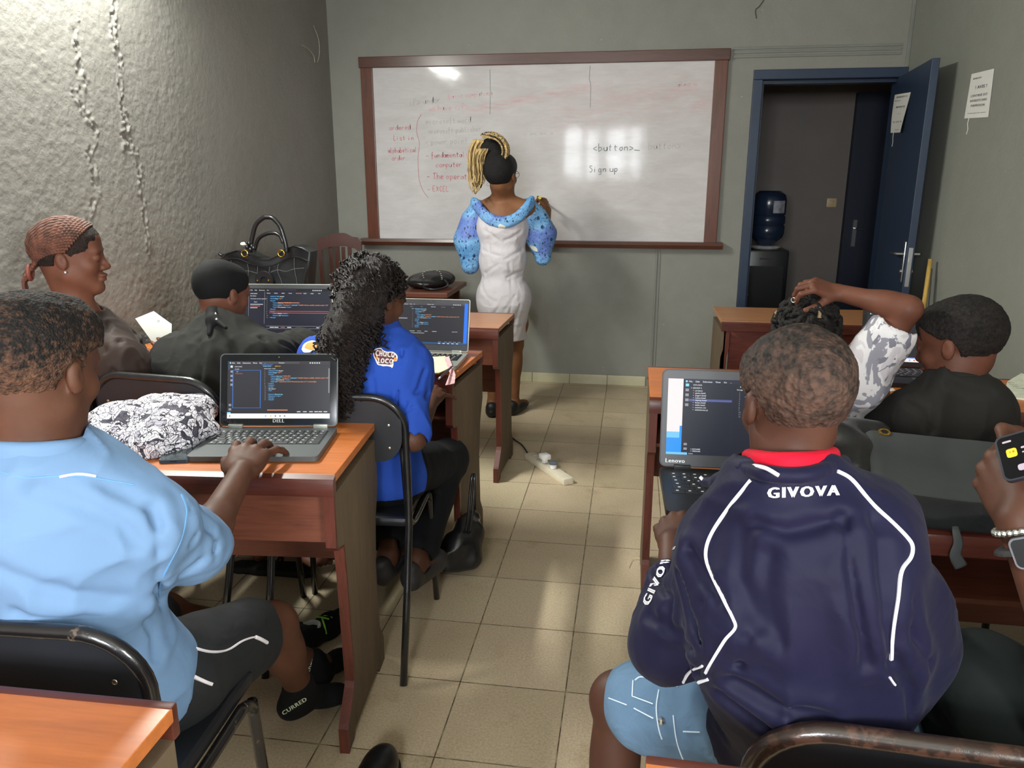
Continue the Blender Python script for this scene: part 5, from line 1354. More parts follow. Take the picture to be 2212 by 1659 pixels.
# ---- the boy in the navy jacket, lower right
c = J(1716, 868, 1.12); neck = J(1694, 1030, 1.085)
shl = J(1588, 1176, 1.12); shr = J(1852, 1146, 1.09)
wl = atz(1452, 1172, .815); ell = J(1458, 1385, 1.16)
g = figure('boy in a navy jacket with white piping, sitting with his back turned', .0058, SK_B, c=c, fwd=(-.26, .93, -.30), s=.90, neck=neck, nr=.043, shl=shl, shr=shr, ell=ell, elr=J(1945, 1385, 1.11), wl=wl, wr=V3(.36, 1.42, .83),
           pel=J(1735, 1590, 1.14), waist=J(1740, 1440, 1.10), chest=J(1718, 1250, 1.085), hl=J(1620, 1560, 1.19), hr=J(1850, 1560, 1.19), kl=J(1336, 1512, 1.29), kr=J(2015, 1500, 1.42), al=V3(.0, 1.24, .09), ar=V3(.60, 1.42, .09), fl=(-.2, 1, 0), fr=(.2, 1, 0), w=.86, lk=.90, fs=.9,
           hands=[dict(W=wl, F=atz(1442, 1078, .83) - wl, N=(-.45, -.15, .9), side=1, s=.93, curl=((.55, .6, .4), (.65, .7, .4), (.75, .8, .5), (.85, .8, .5)), spread=(.05, 0, -.05, -.1), thumb=(.95, .2, .1), tdown=.0),
                  dict(W=V3(.36, 1.42, .83), F=(-.1, 1, -.1), N=(0, .1, 1), side=-1, s=.93)])
M_NAVY = cloth_mat('navy_tracksuit', (25, 24, 48), .58, 600, var=.10, wr=.45, wrs=8, sheen=.25)
def P_(u, v, Y): return tuple(J(u, v, Y))
fd = [(P_(1520, 1190, 1.02), P_(1600, 1420, 1.0), .012, -.010), (P_(1560, 1270, 1.0), P_(1600, 1290, .98), .008, -.006), (P_(1560, 1250, 1.0), P_(1540, 1400, 1.02), .010, -.008), (P_(1530, 1400, 1.05), P_(1600, 1400, .99), .012, -.010), (P_(1540, 1430, 1.05), P_(1640, 1445, .99), .012, -.009),
      (P_(1825, 1130, .98), P_(1850, 1300, .97), .010, -.006), (P_(1880, 1120, .99), P_(1895, 1330, .97), .012, -.006), (P_(1640, 1120, .98), P_(1740, 1138, .96), .014, -.005), (P_(1600, 1440, 1.0), P_(1750, 1520, .99), .016, -.009), (P_(1610, 1170, 1.0), P_(1610, 1280, .98), .012, -.005), (P_(1470, 1210, 1.08), P_(1500, 1330, 1.05), .012, -.008), (P_(1560, 1480, 1.02), P_(1700, 1560, 1.0), .014, -.010)]
hemp = J(1735, 1600, 1.1)[2]
o, jk = shirt(g, 'jacket', M_NAVY, .0062, infl=.020, sl=1.5, sr=1.7, r0=.066, r1=.062, hem=hemp - .05, wav=.009, wfreq=(6, 6, 5), nk=.066, pxf=[([(1450, 1180), (1480, 1240), (1500, 1320), (1530, 1380)], .010, .012), ([(1495, 1190), (1530, 1250), (1560, 1300)], .009, .007), ([(1530, 1300), (1560, 1340), (1575, 1370)], .008, .009), ([(1510, 1400), (1550, 1390), (1590, 1370), (1620, 1375)], .010, .010), ([(1500, 1440), (1560, 1420), (1600, 1430)], .009, .009), ([(1640, 1130), (1700, 1150), (1760, 1135), (1800, 1125)], .010, .006), ([(1822, 1120), (1832, 1220), (1850, 1330), (1870, 1430)], .011, .008), ([(1880, 1130), (1896, 1250), (1905, 1340), (1925, 1420)], .012, .006), ([(1610, 1150), (1600, 1250), (1640, 1350)], .012, .006), ([(1660, 1200), (1650, 1280), (1680, 1380)], .014, .005), ([(1590, 1470), (1680, 1520), (1780, 1550)], .012, .010), ([(1560, 1500), (1640, 1560), (1700, 1590)], .010, .008), ([(1950, 1290), (1960, 1370), (1990, 1430)], .010, .008), ([(1420, 1230), (1450, 1290), (1440, 1350)], .009, .007), ([(1400, 1330), (1450, 1360), (1500, 1400)], .010, .007), ([(1930, 1430), (1960, 1480), (1960, 1540)], .011, .008)],
              extra=[E(J(1440, 1375, 1.16), (.046, .06, .07), None, .04), E(J(1962, 1350, 1.10), (.042, .06, .085), None, .05), E(J(1740, 1420, 1.05), (.155, .080, .17), None, .06)])
M_PIPE = mat('white_piping', (232, 230, 238), .6, var=.03)
pp = MB()
for line, w in (([(1622, 1038), (1578, 1092), (1540, 1148), (1525, 1190), (1533, 1230), (1562, 1290), (1583, 1335), (1589, 1356), (1568, 1380), (1550, 1408), (1532, 1438), (1524, 1456)], .0044), ([(1808, 1018), (1840, 1036), (1880, 1085), (1920, 1122), (1958, 1160), (1970, 1180), (1966, 1205), (1946, 1232), (1940, 1290), (1931, 1350), (1924, 1432)], .0048),
                ([(1530, 1467), (1500, 1478), (1480, 1498), (1470, 1524)], .0046), ([(1518, 1437), (1485, 1455), (1467, 1495)], .0036), ([(1920, 1462), (1934, 1482)], .003)):
    ribbon(pp, trace(o.bvh(), line, .001), w, th=.0018)
x = pp.build('piping', M_PIPE, jk); x.location = (-g.O[0], -g.O[1], 0)
t = MB(); V2, F2, w = text2d('GIVOVA', 1, .12)
print_on(t, o.bvh(), V2, F2, lambda p: (1656 + 157 * p[0] / w, 1076 - 5 * p[0] / w - 33 * p[1]), .0018)
V2, F2, w = text2d('GIVOVA', 1, .12)
print_on(t, o.bvh(), V2, F2, lambda p: (1402 + 60 * p[0] / w - 22 * p[1], 1312 - 132 * p[0] / w - 10 * p[1]), .0018)
x = t.build('chest_lettering', M_PIPE, jk); x.location = (-g.O[0], -g.O[1], 0); x.name = 'back_lettering'
# stand-up collar folded open, red lining
def band(name, m, pts, th, hgt=0):
    P = spline([J(*q) for q in pts], 4); pr = [C(P[i], P[i + 1], th, th, .006) for i in range(len(P) - 1)]
    if hgt: pr += [C(P[i] + V3(0, .004, hgt), P[i + 1] + V3(0, .004, hgt), th, th, .010) for i in range(len(P) - 1)]
    so = soft(pr, .004, lambda X: -.0015 * (ridged(X * 25) - .5)); return so.build(name, m, g.root, g.O)
band('collar_lining', cloth_mat('red_lining', (190, 20, 44), .7), [(1612, 1002, 1.10), (1640, 1008, 1.045), (1690, 1014, 1.02), (1740, 1013, 1.025), (1785, 1004, 1.06), (1800, 998, 1.10)], .0072, .012)
cb = band('collar', M_NAVY, [(1585, 1010, 1.10), (1615, 1014, 1.05), (1650, 1023, 1.012), (1695, 1028, 1.005), (1745, 1025, 1.01), (1790, 1012, 1.04), (1812, 1004, 1.09), (1822, 998, 1.12)], .0095)
wing = soft([C(J(1608, 1012, 1.06), J(1560, 1040, 1.12), .014, .012, .02), C(J(1560, 1044, 1.12), J(1518, 1040, 1.16), .012, .006, .02)], .004); wing.build('collar_wing', M_NAVY, g.root, g.O)
pp = MB()
P = spline([J(1512, 1030, 1.155), J(1530, 1046, 1.15), J(1556, 1048, 1.12), J(1590, 1018, 1.075), J(1612, 1006, 1.05), J(1650, 1010, 1.0), J(1682, 1027, .985)], 6); pp.tube(P, .0028, 6); pp.tube(spline([J(1562, 1052, 1.10), J(1574, 1040, 1.09), J(1586, 1032, 1.07)], 5), .003, 6)
x = pp.build('collar_piping', M_PIPE, cb); x.location = (-g.O[0], -g.O[1], 0)
def cut2(q):
    x, y, z = q.T
    line = np.where(y > .0, -.005 + y * .6, -.085 + np.clip((y + .09), 0, .1) * .55)
    ear = .026 - np.sqrt((y + .004) ** 2 + (z + .012) ** 2 * .6)
    return np.maximum(np.maximum((line - z) * .7, np.where(np.abs(x) > .05, ear, -1)), np.where(y > .075, .055 - z, -1)) + .006 * (vnoise(q * 70) - .5)
M_H2 = hair_mat('brown_black_short_curls', (26, 21, 18), (80, 58, 48), 70, .75, band=(1.10, 1.27, .16))
short_hair('hair', g.root, g.O, g.c, g.R, g.s, .0060, cut2, M_H2, .0035, .0034, 120)
M_DEN = cloth_mat('light_denim', (98, 124, 150), .9, 500, var=.22, wr=.5, wrs=22)
lo, sh_ = legwear(g, 'denim_shorts', M_DEN, .006, tl=.80, tr=1.5, r0=.092, r1=.082, wav=.012, hollow=False)
st = MB()
for line in ([(1372, 1470), (1388, 1462), (1440, 1478), (1470, 1484)], [(1366, 1504), (1420, 1524)], [(1316, 1508), (1362, 1526)], [(1370, 1530), (1420, 1556)], [(1424, 1490), (1418, 1530), (1424, 1575), (1432, 1600)], [(1455, 1545), (1462, 1600), (1480, 1650)], [(1368, 1470), (1366, 1510)], [(1476, 1580), (1520, 1582)]):
    ribbon(st, trace(lo.bvh(), line, .001), .0022, th=.001)
x = st.build('stitching', mat('denim_stitching', (206, 220, 232), .8), sh_); x.location = (-g.O[0], -g.O[1], 0)
h_ = cast(lo.bvh(), 1430, 1558, .001)
if h_: x = MB().ball(h_[0], (.007, .007, .007), n=6).build('button', M_STEEL, sh_); x.location = (-g.O[0], -g.O[1], 0)
# ---- the phone holder at the right edge
wl = J(2196, 1150, 1.10); ph = J(2196, 982, 1.22)
Wl = J(2198, 1122, 1.13)
g = figure('person at the picture edge holding a phone, with a watch and a chain bracelet', .0055, SK_D, c=V3(.98, .98, 1.20), fwd=(-.5, .8, -.3), s=1.0, neck=V3(.99, .95, 1.04), shl=V3(.81, .92, .95), shr=V3(1.16, 1.0, .95), ell=V3(.665, 1.03, .735), elr=V3(1.10, 1.20, .76), wl=Wl, wr=V3(.80, 1.32, .96),
           pel=V3(1.0, .96, .53), waist=V3(1.0, .93, .72), chest=V3(.99, .93, .89), hl=V3(.90, 1.02, .50), hr=V3(1.10, 1.02, .50), kl=J(2118, 1500, 1.18), kr=V3(1.05, 1.45, .49), al=V3(.70, 1.30, .09), ar=V3(1.05, 1.42, .09), fl=(0, 1, 0), fr=(0, 1, 0),
           hands=[dict(W=Wl, F=J(2142, 1000, 1.22) - Wl, N=(-.80, -.60, .0), side=1, s=1.15, curl=((.20, 1.25, .4), (.7, 1.2, .6), (.8, 1.2, .6), (.9, 1.2, .6)), spread=(.0, 0, -.03, -.06), thumb=(.2, .3, .2), tdown=.5),
                  dict(W=V3(.80, 1.32, .96), F=(-.55, .0, .35), N=(.1, .3, .9), side=1, s=.98, curl=((.1, .2, .2), (1.0, 1.2, .8), (1.1, 1.2, .8), (1.2, 1.2, .8)))])
M_DK = cloth_mat('black_cotton', (34, 36, 38), .9, 600, wr=.4)
M_DK2 = cloth_mat('dark_green_black_trousers', (26, 31, 30), .8, 500, wr=.5, wrs=12)
shirt(g, 't_shirt', M_DK, .008, infl=.018, sl=.7, sr=.7, hem=.52, wav=.008)
legwear(g, 'trousers', M_DK2, .007, tl=1.9, tr=1.9, r0=.115, r1=.085, kr=.098, ar=.065, wav=.010)
wd = nrm(Wl - g.ell)
R = frame(np.cross(wd, (1, 0, 0)), wd)
br = MB(); wc = Wl - wd * .012; n = 26
for k in range(n):
    a = 2 * PI * k / n; p = wc + R[0] * .034 * math.cos(a) + R[1] * .031 * math.sin(a); br.ball(p, .0052, n=4)
br.build('bracelet', mat('silver_chain', (214, 216, 206), .25, .9, var=.02), g.root, O=g.O)
# watch facing the camera on the forearm
wc = Wl - wd * .040; fn = nrm(CAM - wc + V3(0, 0, -.2)); fn = nrm(fn - wd * (fn @ wd)); sx = np.cross(wd, fn); Mw = np.eye(4); Mw[:3, 0] = sx; Mw[:3, 1] = wd; Mw[:3, 2] = fn; Mw[:3, 3] = wc + fn * .031
wt = smooth_angle(MB().prism(rrect(-.019, .019, -.022, .022, .009), 'z', 0, .010, M=Mw).build('watch', mat('watch_alu', (96, 96, 102), .5, .3), g.root, O=g.O))
smooth_angle(MB().prism(rrect(-.0165, .0165, -.0195, .0195, .0075), 'z', .0085, .0112, M=Mw).build('watch_face', mat('watch_glass', (8, 8, 10), .35, var=0, spec=.2), wt, O=g.O))
sp = MB(); sp.tube([wc + sx * .036 * math.cos(t) + fn * .034 * math.sin(t) for t in np.linspace(0, 2 * PI, 24, endpoint=False)], .009, 8, closed=True, flat=.4); sp.build('watch_strap', mat('dark_strap', (40, 38, 38), .6), wt, O=g.O)
# the phone
def phone3():
    tl, tr, bl_ = J(2146, 948, 1.19), J(2272, 912, 1.155), J(2200, 1034, 1.125)
    X = nrm(tr - tl); Y = nrm(bl_ - tl - X * ((bl_ - tl) @ X)); Z = np.cross(X, Y); Z = Z if Z @ (CAM - tl) > 0 else -Z
    # phone lies across: long side runs to the right
    o = thing('phone', 'black phone with a lit screen held in a hand with a watch', 'phone', tl + Y * .07)
    O = np.array(o.location); M = np.eye(4); M[:3, 0] = X; M[:3, 1] = -Y; M[:3, 2] = Z; M[:3, 3] = tl - O
    L, W = .155, .074
    smooth_angle(MB().prism(rrect(0, L, -W, 0, .010), 'z', -.008, 0, M=M).build('phone_body', mat('phone_case_dark', (40, 42, 52), .3), o))
    MB().prism(rrect(.003, L - .003, -W + .003, -.003, .008), 'z', 0, .0006, M=M).build('phone_glass', mat('phone_glass_black', (8, 7, 10), .5, var=0, spec=.1), o)
    u = MB()
    def rc_(x0, x1, y0, y1, c, r=.001): u.prism(rrect(x0, x1, -y1, -y0, r, 2), 'z', .0006, .0008, M=M, mi=c)
    rc_(.012, .026, .024, .038, 0, .003); rc_(.015, .018, .028, .031, 1, .0008); rc_(.020, .023, .028, .031, 1, .0008)
    rc_(.032, .075, .025, .028, 2); rc_(.032, .060, .033, .035, 2); rc_(.034, .12, .042, .044, 2); rc_(.022, .036, .052, .062, 2, .003); rc_(.046, .06, .052, .062, 2, .003); rc_(.010, .022, .010, .013, 2); rc_(.05, .07, .008, .011, 2)
    u.build('screen', [glow('ui_yellow', (255, 190, 40), 1.2), glow('ui_red', (200, 40, 40)), glow('ui_pale', (226, 210, 222))], o)
phone3()

# ---- the person in the brown blouse with copper braids, left
c = J(150, 555, 2.25); neck = V3(-1.775, 2.26, 1.035)
Wr = J(352, 818, 2.44)
g = figure('person in a brown blouse with copper braids, holding a sheet of paper', .0055, skin_mat('skin_face_brown', (104, 64, 48)), c=c, fwd=(.90, .42, -.06), s=1.0, nr=.050, neck=neck, shl=V3(-1.83, 2.40, .935), shr=V3(-1.60, 2.17, .915), ell=V3(-1.80, 2.56, .80), elr=J(330, 862, 2.30), wl=V3(-1.66, 2.68, .83), wr=Wr,
           pel=V3(-1.80, 2.27, .53), waist=V3(-1.80, 2.27, .70), chest=V3(-1.745, 2.28, .86), hl=V3(-1.84, 2.32, .52), hr=V3(-1.66, 2.28, .52), kl=V3(-1.78, 2.70, .50), kr=V3(-1.50, 2.66, .50), al=V3(-1.80, 2.62, .09), ar=V3(-1.52, 2.60, .09), fl=(0, 1, 0), fr=(0, 1, 0), w=.92, lk=.88, fs=.9,
           hands=[dict(W=Wr, F=V3(.02, .10, .9), N=(.75, -.5, 0), side=1, s=.88, curl=((.4, .5, .3), (.45, .5, .3), (.5, .5, .3), (.6, .5, .3))), dict(W=V3(-1.66, 2.68, .83), F=(.6, .6, .1), N=(0, 0, 1), side=1, s=.88)])
M_BR = cloth_mat('brown_blouse', (50, 38, 33), .62, 700, wr=.4, wrs=10, sheen=.3)
shirt(g, 'blouse', M_BR, .0065, infl=.018, sl=1.05, sr=1.35, r0=.066, r1=.064, hem=.5, wav=.009, wfreq=(7, 7, 5), nk=.064, extra=[C(V3(-1.60, 2.17, .90), J(330, 862, 2.30), .078, .066, .03)],
      pxf=[([(262, 690), (258, 740), (245, 800)], .009, .005), ([(290, 720), (330, 780), (345, 830)], .010, .004), ([(235, 700), (230, 760), (222, 820)], .009, .006), ([(305, 740), (300, 790), (310, 840)], .009, .005)], fold=[(P_(270, 720, 2.1), P_(250, 830, 2.1), .012, -.006), (P_(300, 740, 2.1), P_(330, 830, 2.15), .012, -.005), (P_(215, 690, 2.15), P_(240, 800, 2.1), .012, -.005)])
ring_collar(g, 'pink_neckline', cloth_mat('pink_cotton', (206, 40, 96), .7), r=.056, hgt=.006, th=.007, drop=.012)
# braids: from the hairline over the skull to a tie at the nape
def braids(g):
    c, R, s = g.c, g.R, g.s
    def L(x, y, z): return c + s * (x * R[0] + y * R[1] + z * R[2])
    hb = hair_mat('scalp_hair', (22, 17, 15), (52, 36, 28), 150, .8)
    def cutb(q):
        x, y, z = q.T
        ear = .026 - np.sqrt((y + .004) ** 2 + (z + .012) ** 2 * .7)
        return np.maximum(np.maximum((-.035 + np.clip(y, -.1, .1) * .75 - z) * .7, np.where(np.abs(x) > .05, ear, -1)), np.where(y > .07, .055 - z, -1))
    short_hair('hair', g.root, g.O, c, R, s, .005, cutb, hb, .0045, .001, 80)
    tie = L(0.0, -.115, -.052); m = MB(); N = 15
    for side in (-1, 1):
        for i in range(N):
            t = i / (N - 1)
            # start on the hairline: forehead centre -> temple -> above the ear
            a = math.radians(4 + 104 * t); hx = side * math.sin(a) * .074; hz = .045 + .072 * math.cos(a) * (.9) - .0; hy = .082 - .075 * t ** 1.5
            pts = []
            for u in np.linspace(0, 1, 12):
                p = np.array([hx * (1 - u ** 1.6) + side * .012 * u, hy + (-.115 - hy) * u, hz + (-.050 - hz) * (u ** 2.2)])
                q = p - np.array([0, -.020, .034]); e = np.array([.0745, .094, .083]) + .0065; q = p - np.array([0, -.008, .036]); e = np.array([.0800, .1085, .0905])
                k = np.linalg.norm(q / e)
                if u < .93: q = q / max(k, 1e-6) if (k < 1 or u < .8) else q
                pts.append(L(*(q + np.array([0, -.008, .036]))))
            P = spline(pts, 8); r = .0056 * (1 + .20 * np.sin(np.linspace(0, 34 * 3, len(P))))
            m.tube(P, r, 6)
    for k in range(26):   # the tail hanging down behind
        a = rnd.uniform(0, 2 * PI); rr = rnd.uniform(0, .016)
        off = R[0] * rr * math.cos(a) + R[2] * rr * math.sin(a)
        P = spline([tie + off, tie - R[1] * .02 + off * 1.2 - V3(0, 0, .03), tie - R[1] * .012 + off * 1.4 - V3(0, 0, .12), tie + off * 1.6 - V3(0, 0, .24)], 8); m.tube(P, .0044 * (1 + .2 * np.sin(np.linspace(0, 50, len(P)))), 6)
    bm_ = mat('copper_braids', (98, 58, 43), .5, var=.5, nscale=40, bmp=.9, bscale=420)
    b_ = m.build('braids', bm_, g.root, smooth=True, O=g.O)
    w = MB(); w.tube([tie + (R[0] * math.cos(t) + R[2] * math.sin(t)) * .022 for t in np.linspace(0, 2 * PI, 16, endpoint=False)], .007, 8, closed=True); w.build('hair_tie', mat('copper_tie', (118, 60, 48), .6), b_, O=g.O)
    MB().ball(L(.083, .004, -.040), .0035, n=6).build('earring', mat('pearl', (236, 236, 240), .2, .3), g.root, O=g.O)
braids(g)
def sheet():
    q = [J(u, v, y) for u, v, y in ((292, 688, 2.50), (332, 672, 2.56), (371, 700, 2.58), (370, 748, 2.54), (350, 768, 2.50))]
    n = nrm(np.cross(q[2] - q[0], q[4] - q[0])); n = n if n[1] < 0 else -n; O = np.mean(q, 0)
    m = MB(); k = len(q); m.add([p for p in q] + [p - n * .0012 for p in q], [tuple(range(k)), tuple(range(2 * k - 1, k - 1, -1))] + [(i, i + k, (i + 1) % k + k, (i + 1) % k) for i in range(k)])
    o = m.build('paper', M_PAPER, None, O=O); tag(o, 'folded sheet of paper with faint notes held by the person in brown', 'paper')
    t = MB(); X = nrm(J(358, 700, 2.56) - J(312, 706, 2.52)); Y = nrm(np.cross(n, X)); Y = Y if Y[2] > 0 else -Y
    for i, s_ in enumerate(('Mass 40 - 20', '---------', '72 - 1   list', 'th   ml', '  form   tags', '   9 col')):
        V2, F2, w = text2d(s_, .012, .02); b0 = J(312, 700 + i * 9.5, 2.525) + n * .0012
        t.add([b0 + X * p[0] * .8 + Y * p[1] + n * .001 for p in V2], F2)
    t.build('handwritten_notes', mat('pencil_grey', (130, 130, 140), .8, var=0), o, O=O)
sheet()

# ---- the person in the black t-shirt with the dark head cover
c = J(480, 632, 2.42); neck = V3(-1.325, 2.33, 1.000)
Fa = V3(-1.27, 2.50, .165)
g = figure('person in a black t-shirt with a smooth black head cap, seen from behind', .0062, SK_R, c=c, fwd=(.42, .90, -.20), s=.90, neck=neck, nr=.052, shl=V3(-1.460, 2.28, .905), shr=V3(-1.165, 2.33, .91), ell=V3(-1.50, 2.42, .77), elr=J(655, 755, 2.56), wl=V3(-1.42, 2.66, .82), wr=V3(-1.16, 2.76, .835),
           pel=V3(-1.31, 2.27, .53), waist=V3(-1.31, 2.26, .70), chest=V3(-1.31, 2.27, .84), hl=V3(-1.40, 2.30, .52), hr=V3(-1.18, 2.30, .52), kl=V3(-1.42, 2.72, .50), kr=V3(-1.12, 2.70, .47), al=V3(-1.40, 2.60, .09), ar=J(628, 1160, 2.52), fl=(0, 1, 0), fr=(.9, -.35, -.12), w=.98, lk=.95, fs=.98, toes=True,
           hands=[dict(W=V3(-1.42, 2.66, .82), F=(.1, 1, -.1), N=(0, .1, 1), side=1, s=.95), dict(W=V3(-1.16, 2.76, .835), F=(0, 1, -.1), N=(0, .1, 1), side=-1, s=.95)])
M_BT = cloth_mat('faded_black_jersey', (43, 42, 40), .9, 600, wr=.35, wrs=12)
shirt(g, 't_shirt', M_BT, .0068, infl=.020, sl=1.0, sr=1.02, r0=.072, r1=.066, hem=.5, wav=.008, nk=.062, pxf=[([(430, 740), (440, 790), (425, 840)], .011, .006), ([(500, 750), (520, 790), (560, 830)], .012, .006), ([(565, 730), (580, 770), (600, 820)], .009, .008), ([(600, 715), (610, 740), (640, 760)], .008, .007), ([(470, 770), (490, 820), (500, 860)], .012, .005)], fold=[(P_(440, 760, 2.08), P_(560, 830, 2.08), .015, -.006), (P_(560, 735, 2.15), P_(590, 800, 2.15), .01, -.006), (P_(470, 740, 2.08), P_(430, 840, 2.1), .016, -.005)])
legwear(g, 'shorts', M_SHORT, .009, tl=.95, tr=.95)
def cutc(q):
    x, y, z = q.T
    ear = .020 - np.sqrt((y + .000) ** 2 + (z + .016) ** 2 * .5)
    return np.maximum(np.maximum((-.062 + np.clip(y + .05, 0, .2) * .40 - z) * .8, np.where(np.abs(x) > .05, ear, -1)), np.where(y > .078, .05 - z, -1))
M_CAP = cloth_mat('black_cap_cloth', (20, 20, 20), .8, 400, wr=.1)
short_hair('head_cap', g.root, g.O, g.c, g.R, g.s, .006, cutc, M_CAP, .005, .0005, 50)
x = soft([C(J(460, 676, 2.30), J(458, 692, 2.25), .024, .018, .02), C(J(458, 692, 2.25), J(452, 722, 2.20), .014, .007, .02), C(J(466, 690, 2.25), J(488, 708, 2.2), .009, .006, .02)], .005).build('cap_tie', M_CAP, g.root, g.O)
MB().ball(J(466, 680, 2.255), (.004, .004, .008), n=6).ball(J(468, 690, 2.235), .005, n=6).build('hair_clip', mat('silver_chain', (214, 216, 206), .25), g.root, O=g.O)
# ---- the person in the royal blue polo
c = J(808, 642, 2.27); neck = V3(-.800, 2.29, 1.03)
W = J(932, 866, 2.50)
g = figure('person in a royal blue polo with long black curls, seen from behind', .0055, SK_D, c=c, fwd=(.50, .84, -.28), s=1.0, neck=neck, nr=.050, shl=V3(-.945, 2.24, .925), shr=J(878, 790, 2.25), ell=V3(-1.0, 2.38, .76), elr=J(893, 948, 2.13), wl=V3(-.92, 2.62, .83), wr=W,
           pel=V3(-.80, 2.27, .54), waist=V3(-.80, 2.26, .70), chest=V3(-.79, 2.25, .86), hl=V3(-.87, 2.30, .53), hr=V3(-.74, 2.30, .535), kl=V3(-.90, 2.70, .50), kr=J(968, 990, 2.70), al=J(838, 1195, 2.32), ar=J(903, 1208, 2.34), fl=(.1, 1, 0), fr=(.25, 1, -.05), w=.92, lk=.92, fs=.92,
           hands=[dict(W=W, F=J(958, 820, 2.66) - W, N=(.35, -.5, .8), side=-1, s=.92, curl=((.35, .5, .3), (.5, .7, .4), (.4, .5, .3), (.25, .2, .1)), spread=(.25, .05, -.3, -.75), thumb=(.8, .3, .2), tdown=.2),
                  dict(W=V3(-.92, 2.62, .83), F=(.1, 1, -.1), N=(0, .1, 1), side=1, s=.92)])
M_RB = cloth_mat('royal_blue_pique', (42, 76, 168), .8, 650, wr=.4, wrs=10)
o, sh_ = shirt(g, 'polo_shirt', M_RB, .0062, infl=.018, sl=.9, sr=.88, r0=.064, r1=.058, hem=.50, wav=.007, nk=.062,
      pxf=[([(869, 762), (867, 800), (860, 850), (856, 900)], .007, .008), ([(885, 760), (878, 800), (872, 830)], .007, .005), ([(915, 800), (905, 840), (880, 870), (866, 890)], .008, .006), ([(925, 850), (890, 880), (865, 905)], .008, .005), ([(806, 820), (812, 860), (815, 900)], .007, .005), ([(838, 820), (845, 870)], .007, .003)], fold=[(P_(868, 770, 2.07), P_(862, 880, 2.07), .008, -.008), (P_(890, 770, 2.1), P_(870, 850, 2.07), .009, -.005), (P_(870, 870, 2.1), P_(918, 830, 2.1), .008, -.006), (P_(805, 850, 2.05), P_(815, 870, 2.05), .008, -.005), (P_(880, 900, 2.1), P_(925, 860, 2.1), .008, -.005)])
ring_collar(g, 'collar', M_RB, r=.062, hgt=.036, th=.006, drop=.002)
pr = MB()
def blob(line, mi, off):
    P = spline(np.array([(a, b, 0) for a, b in line + line[:1]]), 5)[:-1, :2]; cc = P.mean(0); n = len(P)
    # rings towards the centre keep the print on the cloth
    V = [cc]; F = []
    for k, q in enumerate((.25, .5, .75, 1.0)):
        for p in P: V.append(cc + (p - cc) * q)
    for i in range(n): F.append((0, 1 + i, 1 + (i + 1) % n))
    for k in range(3):
        for i in range(n): a = 1 + k * n; F.append((a + i, a + n + i, a + n + (i + 1) % n, a + (i + 1) % n))
    print_on(pr, o.bvh(), V, F, lambda p: (p[0], p[1]), off, mi)
blob([(807, 758), (813, 753), (822, 752), (828, 757), (836, 760), (847, 760), (855, 764), (859, 771), (857, 780), (850, 781), (850, 788), (847, 795), (842, 791), (828, 790), (816, 788), (811, 778), (807, 768)], 0, .0012)
blob([(809, 759), (814, 755), (822, 754), (828, 759), (836, 762), (847, 762), (853, 766), (856, 772), (848, 779), (848, 786), (840, 788), (828, 788), (818, 786), (813, 777), (809, 768)], 1, .0016)
for s_, u, v, w_, h_, dv in (('CHOCO', 810, 768, 43, 17, 5), ('LOCO', 815, 784, 34, 15, 2)):
    V2, F2, w = text2d(s_, 1, .14, .15); print_on(pr, o.bvh(), V2, F2, lambda p: (u + w_ * p[0] / w, v + dv * p[0] / w - h_ * p[1]), .0022, 0)
blob([(818, 787), (828, 787), (838, 788), (846, 793), (836, 791), (826, 791)], 0, .0022)
blob([(812, 771), (815, 770), (817, 774), (814, 777)], 2, .0022); blob([(852, 772), (857, 774), (857, 779), (851, 780)], 2, .0022)
blob([(796, 752), (801, 755), (803, 762), (800, 769), (794, 773), (788, 772), (794, 764)], 3, .0014)
blob([(652, 755), (656, 745), (664, 739), (674, 736), (684, 738), (690, 744), (692, 757), (660, 762)], 0, .0012); blob([(658, 752), (662, 744), (670, 740), (680, 741), (686, 748), (674, 756)], 2, .0018); blob([(682, 741), (690, 741), (692, 750), (686, 750)], 4, .0022)
x = pr.build('printed_logos', [mat('print_white', (236, 230, 224), .7, var=0), mat('print_maroon', (92, 40, 46), .7, var=0), mat('print_orange', (226, 150, 60), .7, var=0), mat('print_yellow', (236, 214, 70), .7, var=0), mat('print_red', (214, 60, 50), .7, var=0)], sh_); x.location = (-g.O[0], -g.O[1], 0)
M_TRO = cloth_mat('black_trousers', (20, 21, 24), .8, 600, wr=.3)
legwear(g, 'trousers', M_TRO, .0065, tl=1.86, tr=1.88, r0=.098, r1=.075, kr=.074, ar=.060, wav=.006)
for A, d in ((g.ar, g.fr), (g.al, g.fl)):
    d = nrm(np.array(d, float)); R = frame(d); f, u_ = R[1], R[2]
    so = soft([C(A - f * .045 - V3(0, 0, .060), A + f * .12 - V3(0, 0, .066), .036, .040, .02), E(A + f * .12 - V3(0, 0, .045), (.042, .05, .028), R, .02), C(A - f * .045 - V3(0, 0, .04), A - f * .05 - V3(0, 0, .02), .036, .032, .02), cut(C(A - V3(0, 0, .02), A + V3(0, 0, .1), .036, .04, .01)), cut(C(A + f * .02 - V3(0, 0, .02), A + f * .05 + V3(0, 0, .05), .034, .04, .01))], .005)
    so.build('shoe', mat('dark_grey_shoe', (46, 44, 46), .5), g.root, g.O)
